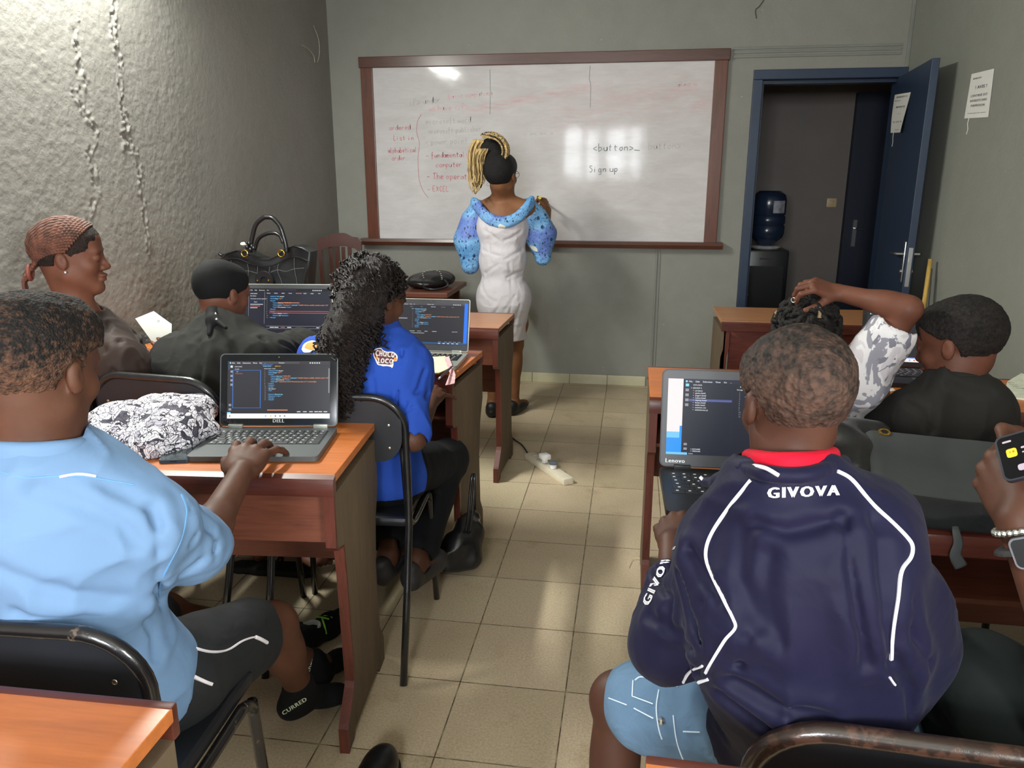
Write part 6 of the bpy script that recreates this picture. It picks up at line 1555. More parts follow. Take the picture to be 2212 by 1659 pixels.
def curls(g):
    R_ = random.Random(8); c, R, s = g.c, g.R, g.s
    def L(x, y, z): return c + s * (x * R[0] + y * R[1] + z * R[2])
    HM = hair_mat('black_curls', (10, 9, 10), (58, 46, 42), 240, .38, bstr=.8)
    axis = spline([J(800, 600, 2.19), J(774, 668, 2.14), J(746, 730, 2.11), J(736, 790, 2.09), J(740, 850, 2.09)], 8); rad = np.interp(np.linspace(0, 1, len(axis)), [0, .2, .5, .8, 1], [.075, .083, .080, .068, .052])
    core = [E(L(0, -.02, .036), np.array((.084, .104, .096)) * s, R, .03)] + [C(axis[i], axis[i + 4], rad[i] * .76, rad[i + 4] * .76, .03) for i in range(0, len(axis) - 4, 4)]
    def cl(X):
        q = (X - c) @ R.T / s; x, y, z = q.T
        near = np.linalg.norm(q, axis=1) < .135
        return np.where(near & (z < .02), np.maximum(np.maximum(-.052 + np.clip(y + .05, -.05, .2) * .9 - z, -1), -1), -.02) * s
    h = soft(core, .006, lambda X: -.005 * (ridged(X * 55) - .5), cl); hair = h.build('hair', HM, g.root, g.O)
    m = MB(); cb = h.bvh(); n = 0
    def curl(p, d, Lh, rr, th, nrml):
        up = nrml; a = np.cross(d, up); N_ = max(10, int(Lh / .0048)); pts = []
        ph = R_.uniform(0, 6); pit = R_.uniform(.018, .026)
        for i in range(N_):
            t = i / (N_ - 1) * Lh; w = 2 * PI * t / pit + ph; e = rr * min(1, t / .012)
            pts.append(p + d * t + a * e * math.cos(w) + up * e * math.sin(w) + V3(0, 0, -1) * t * t * .5)
        m.tube(np.array(pts), th, 5, cap=False)
    F_ = h.V[h.F]; cen = F_.mean(1); nn = np.cross(F_[:, 2] - F_[:, 0], F_[:, 3] - F_[:, 1]); nn /= np.maximum(np.linalg.norm(nn, axis=1, keepdims=True), 1e-9)
    ids = list(range(len(cen))); R_.shuffle(ids); cnt = 0
    for i in ids:
        p, nv = cen[i], nn[i]
        q = (p - c) @ R.T / s
        if q[1] > .06 and q[2] < .05: continue
        if p[1] > 2.30 and p[2] < .95: continue
        low = p[2] < c[2] - .02
        if not low:
            d = tie_dir = nrm(axis[6] - p); d = nrm(d - nv * (d @ nv) * .9)
        else: d = nrm(V3(R_.uniform(-.25, .25), R_.uniform(-.1, .1), -1)); d = nrm(d - nv * (d @ nv) * .8)
        curl(p - nv * .002, d, R_.uniform(.06, .10), R_.uniform(.005, .0085), .0029, nv); cnt += 1
        if cnt > 900: break
    m.build('curl_strands', HM, hair, smooth=True).location = (-g.O[0], -g.O[1], 0)
curls(g)

# ---- the teacher at the whiteboard
c = J(1083, 379, 4.68); neck = J(1085, 420, 4.74)
W = J(1183, 454, 5.22)
g = figure('person standing at the whiteboard in a white dress with blue printed sleeves, writing', .0062, SK_T, c=c, fwd=(.32, .95, .02), s=1.08, nr=.046, neck=neck, shl=J(1032, 456, 4.74), shr=J(1140, 452, 4.74), ell=J(1006, 535, 4.76), elr=J(1174, 530, 4.94), wl=J(1030, 560, 4.98), wr=W,
           pel=J(1087, 668, 4.74), waist=J(1086, 560, 4.72), chest=J(1086, 485, 4.74), hl=J(1062, 700, 4.75), hr=J(1112, 700, 4.75), kl=V3(-.84, 4.72, .46), kr=V3(-.71, 4.74, .46), al=V3(-.85, 4.68, .09), ar=V3(-.715, 4.74, .09), fl=(-.1, 1, 0), fr=(.35, 1, 0), w=.88, dep=.92, lk=.9, fs=.9,
           hands=[dict(W=W, F=J(1176, 420, 5.32) - W, N=(.8, -.45, .1), side=-1, s=.92, curl=((.8, .9, .5), (.9, 1.0, .6), (1.0, 1.1, .6), (1.1, 1.1, .6)), thumb=(.5, .5, .3)),
                  dict(W=J(1030, 560, 4.98), F=(.3, .8, -.2), N=(-.3, 0, 1), side=1, s=.92)])
M_WD = cloth_mat('white_dress', (196, 190, 194), .7, 500, wr=.6, wrs=11, var=.03, sheen=.2)
dz = [E(J(1086, 490, 4.74), (.168, .146, .16), None, .04), E(J(1086, 560, 4.73), (.148, .130, .17), None, .05), E(J(1088, 640, 4.72), (.172, .135, .15), None, .05), C(J(1088, 660, 4.73), J(1091, 760, 4.74), .155, .128, .05), E(J(1088, 745, 4.74), (.150, .12, .12), None, .04)]
neckc = g.chest + V3(0, -.06, .165)
def clipdress(X):
    # scooped back neckline and straight hem
    d1 = X[:, 2] - (1.245 + ((X[:, 0] - g.chest[0]) / .16) ** 2 * .095); return np.maximum(d1, .50 - X[:, 2])
_rb = soft(dz, .014).bvh(); _sg = []
for line in ([(1048, 498), (1062, 506), (1078, 520)], [(1090, 520), (1108, 512), (1124, 500)], [(1044, 540), (1060, 548), (1078, 552)], [(1092, 560), (1112, 548), (1128, 538)], [(1050, 590), (1062, 580), (1076, 572)], [(1096, 600), (1112, 590), (1126, 586)], [(1042, 620), (1052, 640), (1070, 652)], [(1092, 668), (1104, 652), (1112, 640)], [(1058, 700), (1068, 680), (1078, 662)], [(1108, 716), (1114, 690), (1122, 660)], [(1100, 570), (1104, 610), (1104, 660), (1098, 720)], [(1060, 480), (1056, 520), (1060, 570)]):
    hh = [cast(_rb, u, v, 0) for u, v in line]; hh = [q[0] for q in hh if q is not None]; _sg += [(a, b, .010, .0032) for a, b in zip(hh[:-1], hh[1:])]
x = soft(dz, .0065, lambda X: -.006 * (ridged(X * np.array([7, 7, 9]) + 5) ** 2 - .4) - .004 * (ridged(X * np.array([16, 16, 12])) ** 2 - .4) + folds2(X, _sg), clipdress); dr = x.build('dress', M_WD, g.root, g.O)
z = MB(); ribbon(z, trace(x.bvh(), [(1081, 470), (1084, 520), (1083, 570), (1082, 626)], .001), .008, th=.0015); z = z.build('zip', mat('zip_grey', (182, 178, 184), .5), dr); z.location = (-g.O[0], -g.O[1], 0)
def print_cloth():
    m, nt, b = _nodes('blue_printed_cotton'); v = coords(nt)
    n1 = noise(nt, v, 5, 2); base = ramp(nt, n1.outputs['Fac'], [(0.38, lin((92, 150, 206))), (0.5, lin((120, 172, 216))), (0.62, lin((96, 120, 190)))])
    vo = voro(nt, coords(nt, (1, 1, .55)), 46); a = mth(nt, 'LESS_THAN', vo.outputs['Distance'], .20); base = mixc(nt, a, base, lin((26, 42, 70))); vb = voro(nt, coords(nt, (1, .6, .8), loc=(2, 1, 0)), 17); bb_ = mth(nt, 'LESS_THAN', vb.outputs['Distance'], .16); base = mixc(nt, bb_, base, lin((30, 60, 96)))
    w = noise(nt, v, 16, 2, .5, 2.5); sw = mth(nt, 'LESS_THAN', mth(nt, 'ABSOLUTE', mth(nt, 'SUBTRACT', w.outputs['Fac'], .5)), .012); base = mixc(nt, sw, base, lin((30, 60, 110)))
    dn = noise(nt, v, 9, 2); mv = nt.nodes.new('ShaderNodeMix'); mv.data_type = 'VECTOR'; mv.inputs[0].default_value = .16; nt.links.new(v, mv.inputs[4]); nt.links.new(dn.outputs['Color'], mv.inputs[5]); v2 = voro(nt, mv.outputs[1], 5.6); p = mth(nt, 'LESS_THAN', v2.outputs['Distance'], .17); base = mixc(nt, p, base, lin((222, 222, 204)))
    nt.links.new(base, b.inputs['Base Color']); b.inputs['Roughness'].default_value = .6; n3 = noise(nt, v, 18, 3); bump(nt, b, n3.outputs['Fac'], .4, .02); return m
M_PR = print_cloth()
def sleeve(a, b, e, side):
    pr = [C(a, b, .064, .085, .05), C(b, e, .085, .055, .05), E((a + b) / 2 + V3(side * .025, 0, -.03), (.062, .07, .12), None, .04)]
    return soft(pr, .006, lambda X: -.010 * (ridged(X * np.array([10, 10, 4]) + 2) - .6) - .003 * (ridged(X * 30) - .5)).build('sleeve', M_PR, dr, g.O)
s1 = sleeve(J(1034, 455, 4.75), J(1014, 520, 4.75), J(1016, 572, 4.74), -1); s2 = sleeve(J(1140, 453, 4.76), J(1168, 508, 4.80), J(1174, 555, 4.80), 1)
for s_ in (s1, s2): s_.location = (0, 0, 0)
yb = MB()
hitb = g.body.bvh()
P = []
for u, v, y in [(1022, 438, 4.69), (1032, 446, 4.65), (1044, 462, 4.615), (1060, 474, 4.60), (1084, 480, 4.588), (1108, 475, 4.60), (1128, 460, 4.615), (1140, 446, 4.65), (1148, 434, 4.69)]: P.append(J(u, v, y))
P = spline(P, 5); yk = soft([C(P[i] + V3(0, .008, dz_), P[i + 1] + V3(0, .008, dz_), .015, .015, .014) for i in range(0, len(P) - 1) for dz_ in (-.016, 0, .014)], .005, lambda X: -.003 * (ridged(X * 22) - .5)); yk.build('yoke', M_PR, dr, g.O)
for A, d in ((g.ar, g.fr), (g.al, g.fl)):
    d = nrm(np.array(d, float)); R = frame(d)
    soft([E(A + d * .05 - V3(0, 0, .055), (.046, .13, .032), R, .02), C(A - d * .03 - V3(0, 0, .03), A - d * .03 - V3(0, 0, .06), .04, .036, .02)], .006).build('shoe', mat('black_shoe', (20, 20, 22), .5), g.root, g.O)
def cut7(q):
    x, y, z = q.T
    ear = .022 - np.sqrt((y + .002) ** 2 + (z + .012) ** 2 * .6)
    return np.maximum(np.maximum((-.105 + np.clip(y + .05, -.0, .2) * .7 - z) * .7, np.where(np.abs(x) > .05, ear, -1)), np.where(y > .07, .05 - z, -1))
M_BH = hair_mat('black_tied_hair', (9, 9, 11), (34, 30, 30), 200, .6)
short_hair('hair', g.root, g.O, g.c, g.R, g.s, .012, cut7, M_BH, .006, .0012, 60, extra=[E(J(1058, 322, 4.66), (.070, .06, .062), None, .03)])
def loops(g):
    R_ = random.Random(4); m = MB(); m2 = MB()
    ctr = J(1056, 322, 4.64)
    for k in range(46):
        # arcs over the bun from the lower left to the right, some hanging in loops on the left
        a0 = R_.uniform(-.4, .5); rr = R_.uniform(.070, .108); yy = R_.uniform(-.065, .01)
        if k < 26: pts = [ctr + V3(rr * math.cos(t) * 1.05 + .01, yy - .02 * math.sin(t), rr * math.sin(t) * .95 - .01) for t in np.linspace(-.85 + a0 * .3, 1.75 + a0, 14)]
        else:
            x0 = R_.uniform(-.105, -.045); w = R_.uniform(.012, .045); dz = R_.uniform(.15, .255)
            pts = [ctr + V3(x0 + .02, -.03, .05), ctr + V3(x0 - .01, yy, -.02), ctr + V3(x0 - .012, yy, -dz * .7), ctr + V3(x0 + w * .3, yy, -dz), ctr + V3(x0 + w, yy - .005, -dz * .72), ctr + V3(x0 + w * .8, yy - .01, -.06), ctr + V3(x0 + w + .02, -.055, .0)]
        P = spline(pts, 6); P = P + np.array([[R_.gauss(0, .0012) for _ in range(3)] for _ in P]); (m2 if k % 9 == 4 else m).tube(P, .0042 * (1 + .25 * np.sin(np.arange(len(P)) * 1.9)), 6)
    m.build('blonde_braids', mat('blonde_braid', (176, 148, 98), .5, var=.4, nscale=30, bmp=.5, bscale=300), g.root, smooth=True, O=g.O)
    m2.build('dark_braids', mat('dark_braid', (30, 24, 20), .5), g.root, smooth=True, O=g.O)
loops(g)
def spectacles(g):
    c, R, s = g.c, g.R, g.s
    def L(x, y, z): return c + s * (x * R[0] + y * R[1] + z * R[2])
    m = MB()
    for a in (-1, 1):
        m.tube([L(a * .034 + .024 * math.cos(t), .104, .003 + .019 * math.sin(t)) for t in np.linspace(0, 2 * PI, 16, endpoint=False)], .0016, 6, closed=True)
        m.tube([L(a * .058, .103, .008), L(a * .076, .05, .01), L(a * .080, .0, .008)], .0015, 6)
    m.tube([L(-.010, .104, .006), L(.010, .104, .006)], .0015, 6)
    m.build('spectacles', mat('spectacle_frame', (120, 100, 90), .3, .6), g.root, O=g.O)
    MB().ball(L(-.086, .0, -.050), (.006, .003, .008), n=6).build('earring', mat('pearl', (236, 236, 240), .2, .3), g.root, O=g.O)
spectacles(g)
p0 = J(1165, 427, 5.26); p1 = J(1160, 426, 5.545)
mk = thing('marker', 'small yellow capped marker in the hand of the person at the whiteboard', 'marker', p0)
Pm = [np.zeros(3), p1 - p0]
MB().tube([Pm[0] - nrm(Pm[1]) * .03, Pm[1] * .75], .0075, 10).build('barrel', mat('marker_white', (220, 220, 210), .4), mk); MB().tube([Pm[0] - nrm(Pm[1]) * .07, Pm[0] - nrm(Pm[1]) * .02], .0105, 10).build('cap', mat('marker_yellow', (230, 206, 40), .4), mk)
MB().tube([Pm[1] * .75, Pm[1] * .97], [.006, .002], 8).build('tip', mat('black_plastic', (24, 25, 27), .4), mk)

# ---- the boy scratching his head
c = J(1738, 738, 2.32); neck = V3(.515, 2.27, .935)
W = J(1812, 632, 2.27); El = J(1962, 668, 2.16)
g = figure('boy in a grey camouflage t-shirt with one hand on his dreadlocked head', .0055, SK_R, c=c, fwd=(.05, .95, -.3), s=.95, nr=.05, neck=neck, shl=V3(.40, 2.24, .85), shr=J(1850, 828, 2.22), ell=V3(.34, 2.40, .72), elr=El, wl=V3(.40, 2.62, .82), wr=W,
           pel=V3(.52, 2.27, .51), waist=V3(.52, 2.26, .64), chest=V3(.52, 2.26, .78), hl=V3(.45, 2.28, .50), hr=V3(.63, 2.28, .50), kl=V3(.43, 2.62, .48), kr=V3(.65, 2.62, .48), al=V3(.43, 2.58, .09), ar=V3(.65, 2.58, .09), fl=(0, 1, 0), fr=(0, 1, 0), w=.84, lk=.86, fs=.9,
           hands=[dict(W=W, F=J(1748, 612, 2.26) - W, N=(-.10, -.55, .9), side=-1, s=.86, curl=((.55, 1.0, .5), (.65, 1.05, .5), (.75, 1.0, .5), (.8, 1.0, .5)), spread=(.25, .05, -.12, -.3), thumb=(.8, .4, .2), tdown=.6),
                  dict(W=V3(.40, 2.62, .82), F=(.1, 1, -.1), N=(0, .1, 1), side=1, s=.9)])
def camo():
    m, nt, b = _nodes('grey_camouflage'); v = coords(nt, (1, 1, .7))
    n = noise(nt, v, 13, 3, .5, 1.4); n2 = noise(nt, coords(nt, (1, 1, .7), loc=(3, 1, 2)), 17, 3, .5, 1.2)
    o = ramp(nt, n.outputs['Fac'], [(0.44, lin((196, 190, 194))), (0.45, lin((212, 208, 210))), (0.56, lin((214, 210, 212))), (0.57, lin((140, 138, 148)))])
    k = mth(nt, 'GREATER_THAN', n2.outputs['Fac'], .60); o = mixc(nt, k, o, lin((120, 118, 130)))
    nt.links.new(o, b.inputs['Base Color']); b.inputs['Roughness'].default_value = .85; n3 = noise(nt, v, 14, 3); bump(nt, b, n3.outputs['Fac'], .4, .02); return m
shirt(g, 't_shirt', camo(), .0065, infl=.018, sl=.8, sr=.66, r0=.074, r1=.064, hem=.48, wav=.007, nk=.058)
legwear(g, 'trousers', M_DK, .010, tl=1.9, tr=1.9, ar=.05)
def locs(g):
    R_ = random.Random(12); c, R, s = g.c, g.R, g.s; m = MB(); m2 = MB()
    cut8 = lambda q: np.maximum((-.055 + np.clip(q[:, 1] + .05, 0, .2) * .5 - q[:, 2]) * .7, np.where(q[:, 1] > .07, .05 - q[:, 2], -1))
    short_hair('hair', g.root, g.O, c, R, s, .010, cut8, hair_mat('black_locs', (18, 16, 15), (46, 40, 36), 180, .7), .006, .003, 60)
    for k in range(230):
        a = R_.uniform(0, 2 * PI); b = R_.uniform(0, 1.75)
        d = np.array([math.sin(b) * math.cos(a), math.sin(b) * math.sin(a) * 1.0, math.cos(b)])
        if d[1] > .45 and d[2] < .4: continue
        q = d * np.array([.078, .098, .088]) + np.array([0, -.02, .036]); p = c + s * (q @ R); n_ = nrm(d @ R); t = nrm(np.cross(n_, (R_.gauss(0, 1), R_.gauss(0, 1), R_.gauss(0, 1)))) ; L_ = R_.uniform(.02, .035)
        P = spline([p, p + n_ * L_ * .55, p + n_ * L_ * .6 + t * L_ * .5, p + n_ * L_ * .1 + t * L_], 4)
        (m2 if k % 34 == 3 else m).tube(P, [.0065 + .001 * math.sin(i * 1.7) for i in range(len(P))], 6)
    m.build('locs', MATS['black_locs'], g.root, smooth=True, O=g.O); m2.build('pale_locs', mat('pale_loc', (150, 126, 96), .7), g.root, smooth=True, O=g.O)
locs(g)
MB().tube([J(1714, 648, 2.25) + V3(.006 * math.cos(t), .004 * math.sin(t), .006 * math.sin(t)) for t in np.linspace(0, 2 * PI, 12, endpoint=False)], .0015, 6, closed=True).build('ring', mat('silver_chain', (214, 216, 206), .25), g.root, O=g.O)

# ---- the boy in the black t-shirt
c = J(2072, 742, 2.18); neck = J(2062, 822, 2.16)
W = J(1908, 876, 2.42)
g = figure('boy in a black t-shirt with cropped hair, head turned towards the black laptop', .0055, SK_R, c=c, fwd=(-.70, .68, -.30), s=1.02, nr=.048, neck=neck, shl=J(1985, 892, 2.18), shr=J(2122, 880, 2.12), ell=J(1905, 925, 2.25), elr=J(2150, 990, 2.25), wl=W, wr=V3(.95, 2.40, .82),
           pel=V3(.86, 2.27, .51), waist=V3(.86, 2.26, .65), chest=J(2056, 950, 2.2), hl=V3(.78, 2.32, .50), hr=V3(.95, 2.32, .50), kl=V3(.76, 2.66, .48), kr=V3(.97, 2.66, .48), al=V3(.72, 2.56, .09), ar=V3(.95, 2.56, .09), fl=(0, 1, 0), fr=(0, 1, 0), w=.84, lk=.86, fs=.9,
           hands=[dict(W=W, F=(.02, .9, .25), N=(-.3, -.2, 1), side=1, s=.86, curl=((.5, .7, .4), (.6, .8, .4), (.7, .8, .4), (.8, .8, .4))), dict(W=V3(.95, 2.40, .82), F=(-.1, 1, -.1), N=(0, .1, 1), side=-1, s=.86)])
shirt(g, 't_shirt', M_BT, .0065, infl=.018, sl=.95, sr=.9, r0=.070, r1=.062, hem=.48, wav=.007, nk=.060, pxf=[([(1960, 870), (1990, 890), (2010, 930)], .009, .006), ([(2050, 830), (2100, 850), (2140, 850)], .009, .004)], fold=[(P_(1960, 880, 1.9), P_(2040, 900, 1.88), .014, -.006)])
ring_collar(g, 'neckband', M_BT, r=.056, hgt=.010, th=.007, drop=.004)
legwear(g, 'trousers', cloth_mat('dark_grey_jogger', (56, 57, 58), .9, 500, wr=.5), .010, tl=1.9, tr=1.9, ar=.05, extra=[E(V3(.95, 2.13, .455), (.20, .10, .085), None, .05)])
def cut9(q):
    x, y, z = q.T
    ear = .025 - np.sqrt((y + .002) ** 2 + (z + .012) ** 2 * .6)
    sb = np.where((y > .0) & (np.abs(x) > .05), .010 - z + (y) * 0.8, -1)
    return np.maximum(np.maximum(np.maximum((-.088 + np.clip(y + .09, 0, .2) * .55 - z) * .7, np.where(np.abs(x) > .05, ear, -1)), sb), np.where(y > .078, .055 - z, -1)) + .004 * (vnoise(q * 60) - .5)
short_hair('hair', g.root, g.O, g.c, g.R, g.s, .008, cut9, hair_mat('black_cropped_dense', (16, 15, 15), (46, 38, 33), 130, .85, band=(1.02, 1.10, .10)), .0045, .003, 95)

for _r in [o for o in COL.objects if o.get('label', '').startswith('person at the picture edge')]:
    def cut3(q):
        x, y, z = q.T; ear = .026 - np.sqrt((y + .004) ** 2 + (z + .012) ** 2 * .6)
        return np.maximum(np.maximum((-.075 + np.clip(y + .09, 0, .2) * .55 - z) * .7, np.where(np.abs(x) > .05, ear, -1)), np.where(y > .075, .055 - z, -1))
    short_hair('hair', _r, (1.0, .96, 0), V3(.98, .98, 1.20), frame((-.5, .8, -.3)), 1.0, .007, cut3, MATS['black_cropped_dense'], .006, .003, 95)
# ------------------------------------------------------------------ bags, phones, papers and the rest
M_LEA = mat('black_leather', (30, 31, 33), .36, var=.15, nscale=12, bmp=.12, bscale=140, coat=.15)
M_LEA2 = mat('black_leather_soft', (22, 22, 24), .33, var=.2, nscale=10, bmp=.2, bscale=60, coat=.2)
M_GOLD = mat('gold_ring', (226, 180, 84), .22, 1.0, var=.03)
M_STI = mat('pale_stitch', (92, 92, 90), .7, var=0)
def handbag():
    Y = 3.72; O = J(580, 640, Y); O = V3(O[0], Y, ZT); r = thing('handbag', 'large black quilted handbag with two arched handles and gold rings', 'handbag', O)
    px = lambda u, v, dy=0: J(u, v, Y + dy) - O
    # outline of the front in the (x, z) plane, wide wings at the top
    out = [(498, 545), (520, 538), (540, 541), (560, 552), (575, 558), (592, 558), (608, 550), (624, 536), (645, 528), (664, 533), (679, 542), (676, 575), (671, 612), (668, 650), (655, 668), (520, 668), (505, 650), (497, 600), (487, 556)]
    P = [px(u, v) for u, v in out]; P = [(p[0], max(p[2], .0)) for p in P]; n = len(P); cx, cz = np.mean(P, 0)
    rows = []; m = MB()
    for y, k in ((-.085, .93), (-.098, .97), (-.09, 1.0), (0, .97), (.09, .985), (.095, .93)): rows.append([(cx + (a - cx) * k, y * (.55 + .45 * (1 - min(1, max(0, b / .30)))), cz + (b - cz) * k) for a, b in P])
    for q in rows: m.v.append(np.array(q)); 
    m.n = n * len(rows)
    for i in range(len(rows) - 1):
        for k in range(n): l = (k + 1) % n; m.f.append((i * n + k, i * n + l, (i + 1) * n + l, (i + 1) * n + k)); m.m.append(0)
    m.f += [tuple(range(n - 1, -1, -1)), tuple((len(rows) - 1) * n + k for k in range(n))]; m.m += [0, 0]
    body = smooth_angle(m.build('bag_body', M_LEA, r), 50)
    def yf(p): return -.098 * (.55 + .45 * (1 - min(1, max(0, p[2] / .30)))) - .004
    fr = MB()
    def line(mb, pts, rad): 
        Q = spline([(lambda p: (p[0], yf(p), p[2]))(px(u, v)) for u, v in pts], 5); mb.tube(Q, rad, 6)
    line(fr, [(497, 560), (512, 556), (530, 558), (550, 566), (570, 571), (590, 572), (607, 568), (625, 558), (640, 553), (655, 553), (676, 562)], .0035); fr.build('top_piping', M_LEA2, body)
    st = MB()
    for q in ([(511, 560), (515, 575), (514, 590)], [(545, 562), (550, 580), (549, 600), (546, 612)], [(569, 572), (570, 590), (575, 600)], [(595, 572), (594, 590), (596, 600)], [(613, 566), (612, 582), (620, 600), (624, 612)], [(646, 554), (647, 575), (652, 595), (656, 612)], [(533, 583), (550, 582), (572, 588)], [(597, 585), (612, 580), (630, 583), (646, 578), (668, 576)]): line(st, q, .0009)
    st.build('stitch_lines', M_STI, body)
    med = px(586, 602); med = (med[0], yf(med), med[2])
    Mm = rotM(rx=PI / 2, loc=med); smooth_angle(MB().lathe([(.0, -.004), (.048, -.004), (.050, .004), (.046, .010), (.020, .010), (.016, .004), (0, .004)], 32, M=Mm).build('round_clasp', M_LEA2, body))
    MB().ball((med[0] - .033, med[1] - .011, med[2]), .005, n=5).ball((med[0] + .026, med[1] - .011, med[2] + .002), .005, n=5).build('clasp_stud', M_GOLD, body)
    for u, v in ((541, 545), (619, 545)):
        p = px(u, v); c = np.array((p[0], yf(p) - .004, p[2])); MB().tube([c + V3(.0165 * math.cos(t), 0, .0165 * math.sin(t)) for t in np.linspace(0, 2 * PI, 20, endpoint=False)], .0032, 8, closed=True).build('ring', M_GOLD, r)
    for pts, dy in (([(541, 545), (542, 532), (545, 512), (553, 485), (568, 471), (578, 469), (590, 472), (605, 489), (613, 512), (618, 532), (619, 545)], -.07), ([(550, 540), (556, 520), (565, 510), (580, 504), (595, 504), (606, 511), (612, 525)], .07)):
        Q = spline([px(u, v, dy) for u, v in pts], 6); MB().tube(Q, .0115 if dy < 0 else .010, 10).build('handle', M_LEA2, r, smooth=True)
    ch = MB(); 
    for u, v in ((538, 526), (544, 532), (534, 534), (541, 539), (548, 536)): ch.ball(px(u, v, -.085), .011, n=5)
    ch.ball(px(533, 524, -.085), .008, n=5).build('charm', M_LEA2, r, smooth=True)
    MB().tube(spline([px(u, v, -.02) for u, v in ((505, 545), (490, 550), (480, 552), (473, 548))], 4), .008, 6).build('side_strap', M_LEA2, r, smooth=True)
    MB().ball(px(526, 527, -.02), (.018, .012, .010), n=5).build('paper_tissue', M_PAPER, r)
handbag()
def purse():
    O = J(928, 618, 5.05); O = V3(O[0], 5.02, .765); r = thing('purse', 'small black purse with a chain link handle lying on the brown table', 'purse', O)
    b = soft([E((0, .06, .05), (.150, .095, .050), None, .03), E((-.03, .0, .035), (.12, .10, .035), None, .03), E((.06, .10, .055), (.10, .06, .05), None, .03)], .008, lambda X: -.006 * (ridged(X * 14) - .5), lambda X: -X[:, 2]); b.build('purse_body', M_LEA2, r)
    MB().tube(spline([(-.02, -.06, .06), (.0, -.115, .02), (.06, -.135, .012), (.12, -.10, .015), (.14, -.03, .03), (.11, .0, .06)], 6), .008, 8).build('handle', M_LEA2, r, smooth=True)
    c = MB(); P = spline([(-.02, -.045, .075), (-.04, .02, .10), (.0, .06, .115), (.06, .05, .11), (.09, .0, .085), (.10, -.02, .06)], 5)
    for p in P[::2]: c.ball(p, (.007, .0045, .0045), n=4)
    c.ball((-.13, -.09, .01), .008, n=5); c.build('chain', mat('purse_chain', (206, 200, 180), .25, .9), r)
purse()
def doodle_mat():
    m, nt, b = _nodes('doodle_print'); v = coords(nt)
    d = noise(nt, v, 22, 2, .5); mx = nt.nodes.new('ShaderNodeMix'); mx.data_type = 'VECTOR'; mx.inputs[0].default_value = .06
    nt.links.new(v, mx.inputs[4]); nt.links.new(d.outputs['Color'], mx.inputs[5]); w = mx.outputs[1]
    base = None
    def edge(scale, th):
        e = voro(nt, w, scale, 'DISTANCE_TO_EDGE'); return mth(nt, 'LESS_THAN', e.outputs['Distance'], th)
    l = mth(nt, 'MAXIMUM', edge(50, .040), edge(88, .034))
    n = noise(nt, w, 66, 1, .4, 1.5); l = mth(nt, 'MAXIMUM', l, mth(nt, 'LESS_THAN', mth(nt, 'ABSOLUTE', mth(nt, 'SUBTRACT', n.outputs['Fac'], .5)), .014))
    c = voro(nt, w, 50); cc = nt.nodes.new('ShaderNodeSeparateColor'); nt.links.new(c.outputs['Color'], cc.inputs[0])
    fill = mth(nt, 'GREATER_THAN', cc.outputs[0], .91); fill2 = mth(nt, 'GREATER_THAN', cc.outputs[1], .82)
    o = mixc(nt, fill2, lin((232, 228, 236)), lin((184, 178, 190))); o = mixc(nt, fill, o, lin((74, 70, 82))); o = mixc(nt, l, o, lin((40, 36, 50)))
    nt.links.new(o, b.inputs['Base Color']); b.inputs['Roughness'].default_value = .8; n3 = noise(nt, v, 20, 3); bump(nt, b, n3.outputs['Fac'], .5, .02); return m
def doodle_bag():
    O = V3(-1.42, 1.90, ZT); r = thing('drawstring_bag', 'crumpled white drawstring bag printed all over with black doodles', 'bag', O)
    q = lambda u, v, y: J(u, v, y) - O
    pr = [C(q(225, 975, 1.72), q(330, 965, 1.74), .050, .052, .05), C(q(240, 925, 1.80), q(400, 915, 1.84), .060, .062, .05), C(q(330, 895, 1.92), q(430, 890, 1.96), .055, .045, .05), E(q(300, 940, 1.80), (.14, .09, .06), None, .05), C(q(400, 935, 1.80), q(445, 930, 1.85), .042, .03, .04), C(q(215, 985, 1.70), q(290, 990, 1.70), .040, .030, .04)]
    f = [((q(385, 862, 1.9)), q(392, 935, 1.78), .010, -.014), (q(330, 930, 1.75), q(440, 905, 1.83), .010, -.012), (q(250, 960, 1.70), q(350, 935, 1.74), .012, -.010), (q(300, 900, 1.82), q(380, 900, 1.84), .010, -.012), (q(240, 905, 1.8), q(300, 935, 1.75), .010, -.010)]
    b = soft(pr, .0055, lambda X: -.018 * (ridged(X * np.array([13, 11, 13]) + 4) - .6) - .006 * (ridged(X * 30) - .5) - folds(X, f) * -1, lambda X: -X[:, 2] + .001); b.build('bag_cloth', doodle_mat(), r)
    P = spline([q(318, 968, 1.72), q(305, 990, 1.69), q(292, 1010, 1.655), q(280, 1035, 1.625), q(272, 1048, 1.60)], 6); P[:, 2] = np.maximum(P[:, 2], .002) if False else P[:, 2]
    m = MB(); v = []; n = len(P)
    for i, p in enumerate(P): w = .009 + .006 * i / n; v += [p + V3(-w, 0, .003), p + V3(w, 0, .003), p + V3(w, 0, 0), p + V3(-w, 0, 0)]
    f_ = []
    for i in range(n - 1):
        for k in range(4): l = (k + 1) % 4; f_.append((i * 4 + k, i * 4 + l, i * 4 + 4 + l, i * 4 + 4 + k))
    m.add(v, f_ + [(3, 2, 1, 0), tuple((n - 1) * 4 + k for k in range(4))]); m.build('strap', mat('black_webbing', (32, 33, 34), .8), r)
    m = MB().tube(spline([q(330, 960, 1.73), q(345, 945, 1.76), q(375, 925, 1.80), q(395, 905, 1.82)], 6), .006, 6); m.build('drawcord', MATS['black_webbing'], r, smooth=True)
doodle_bag()
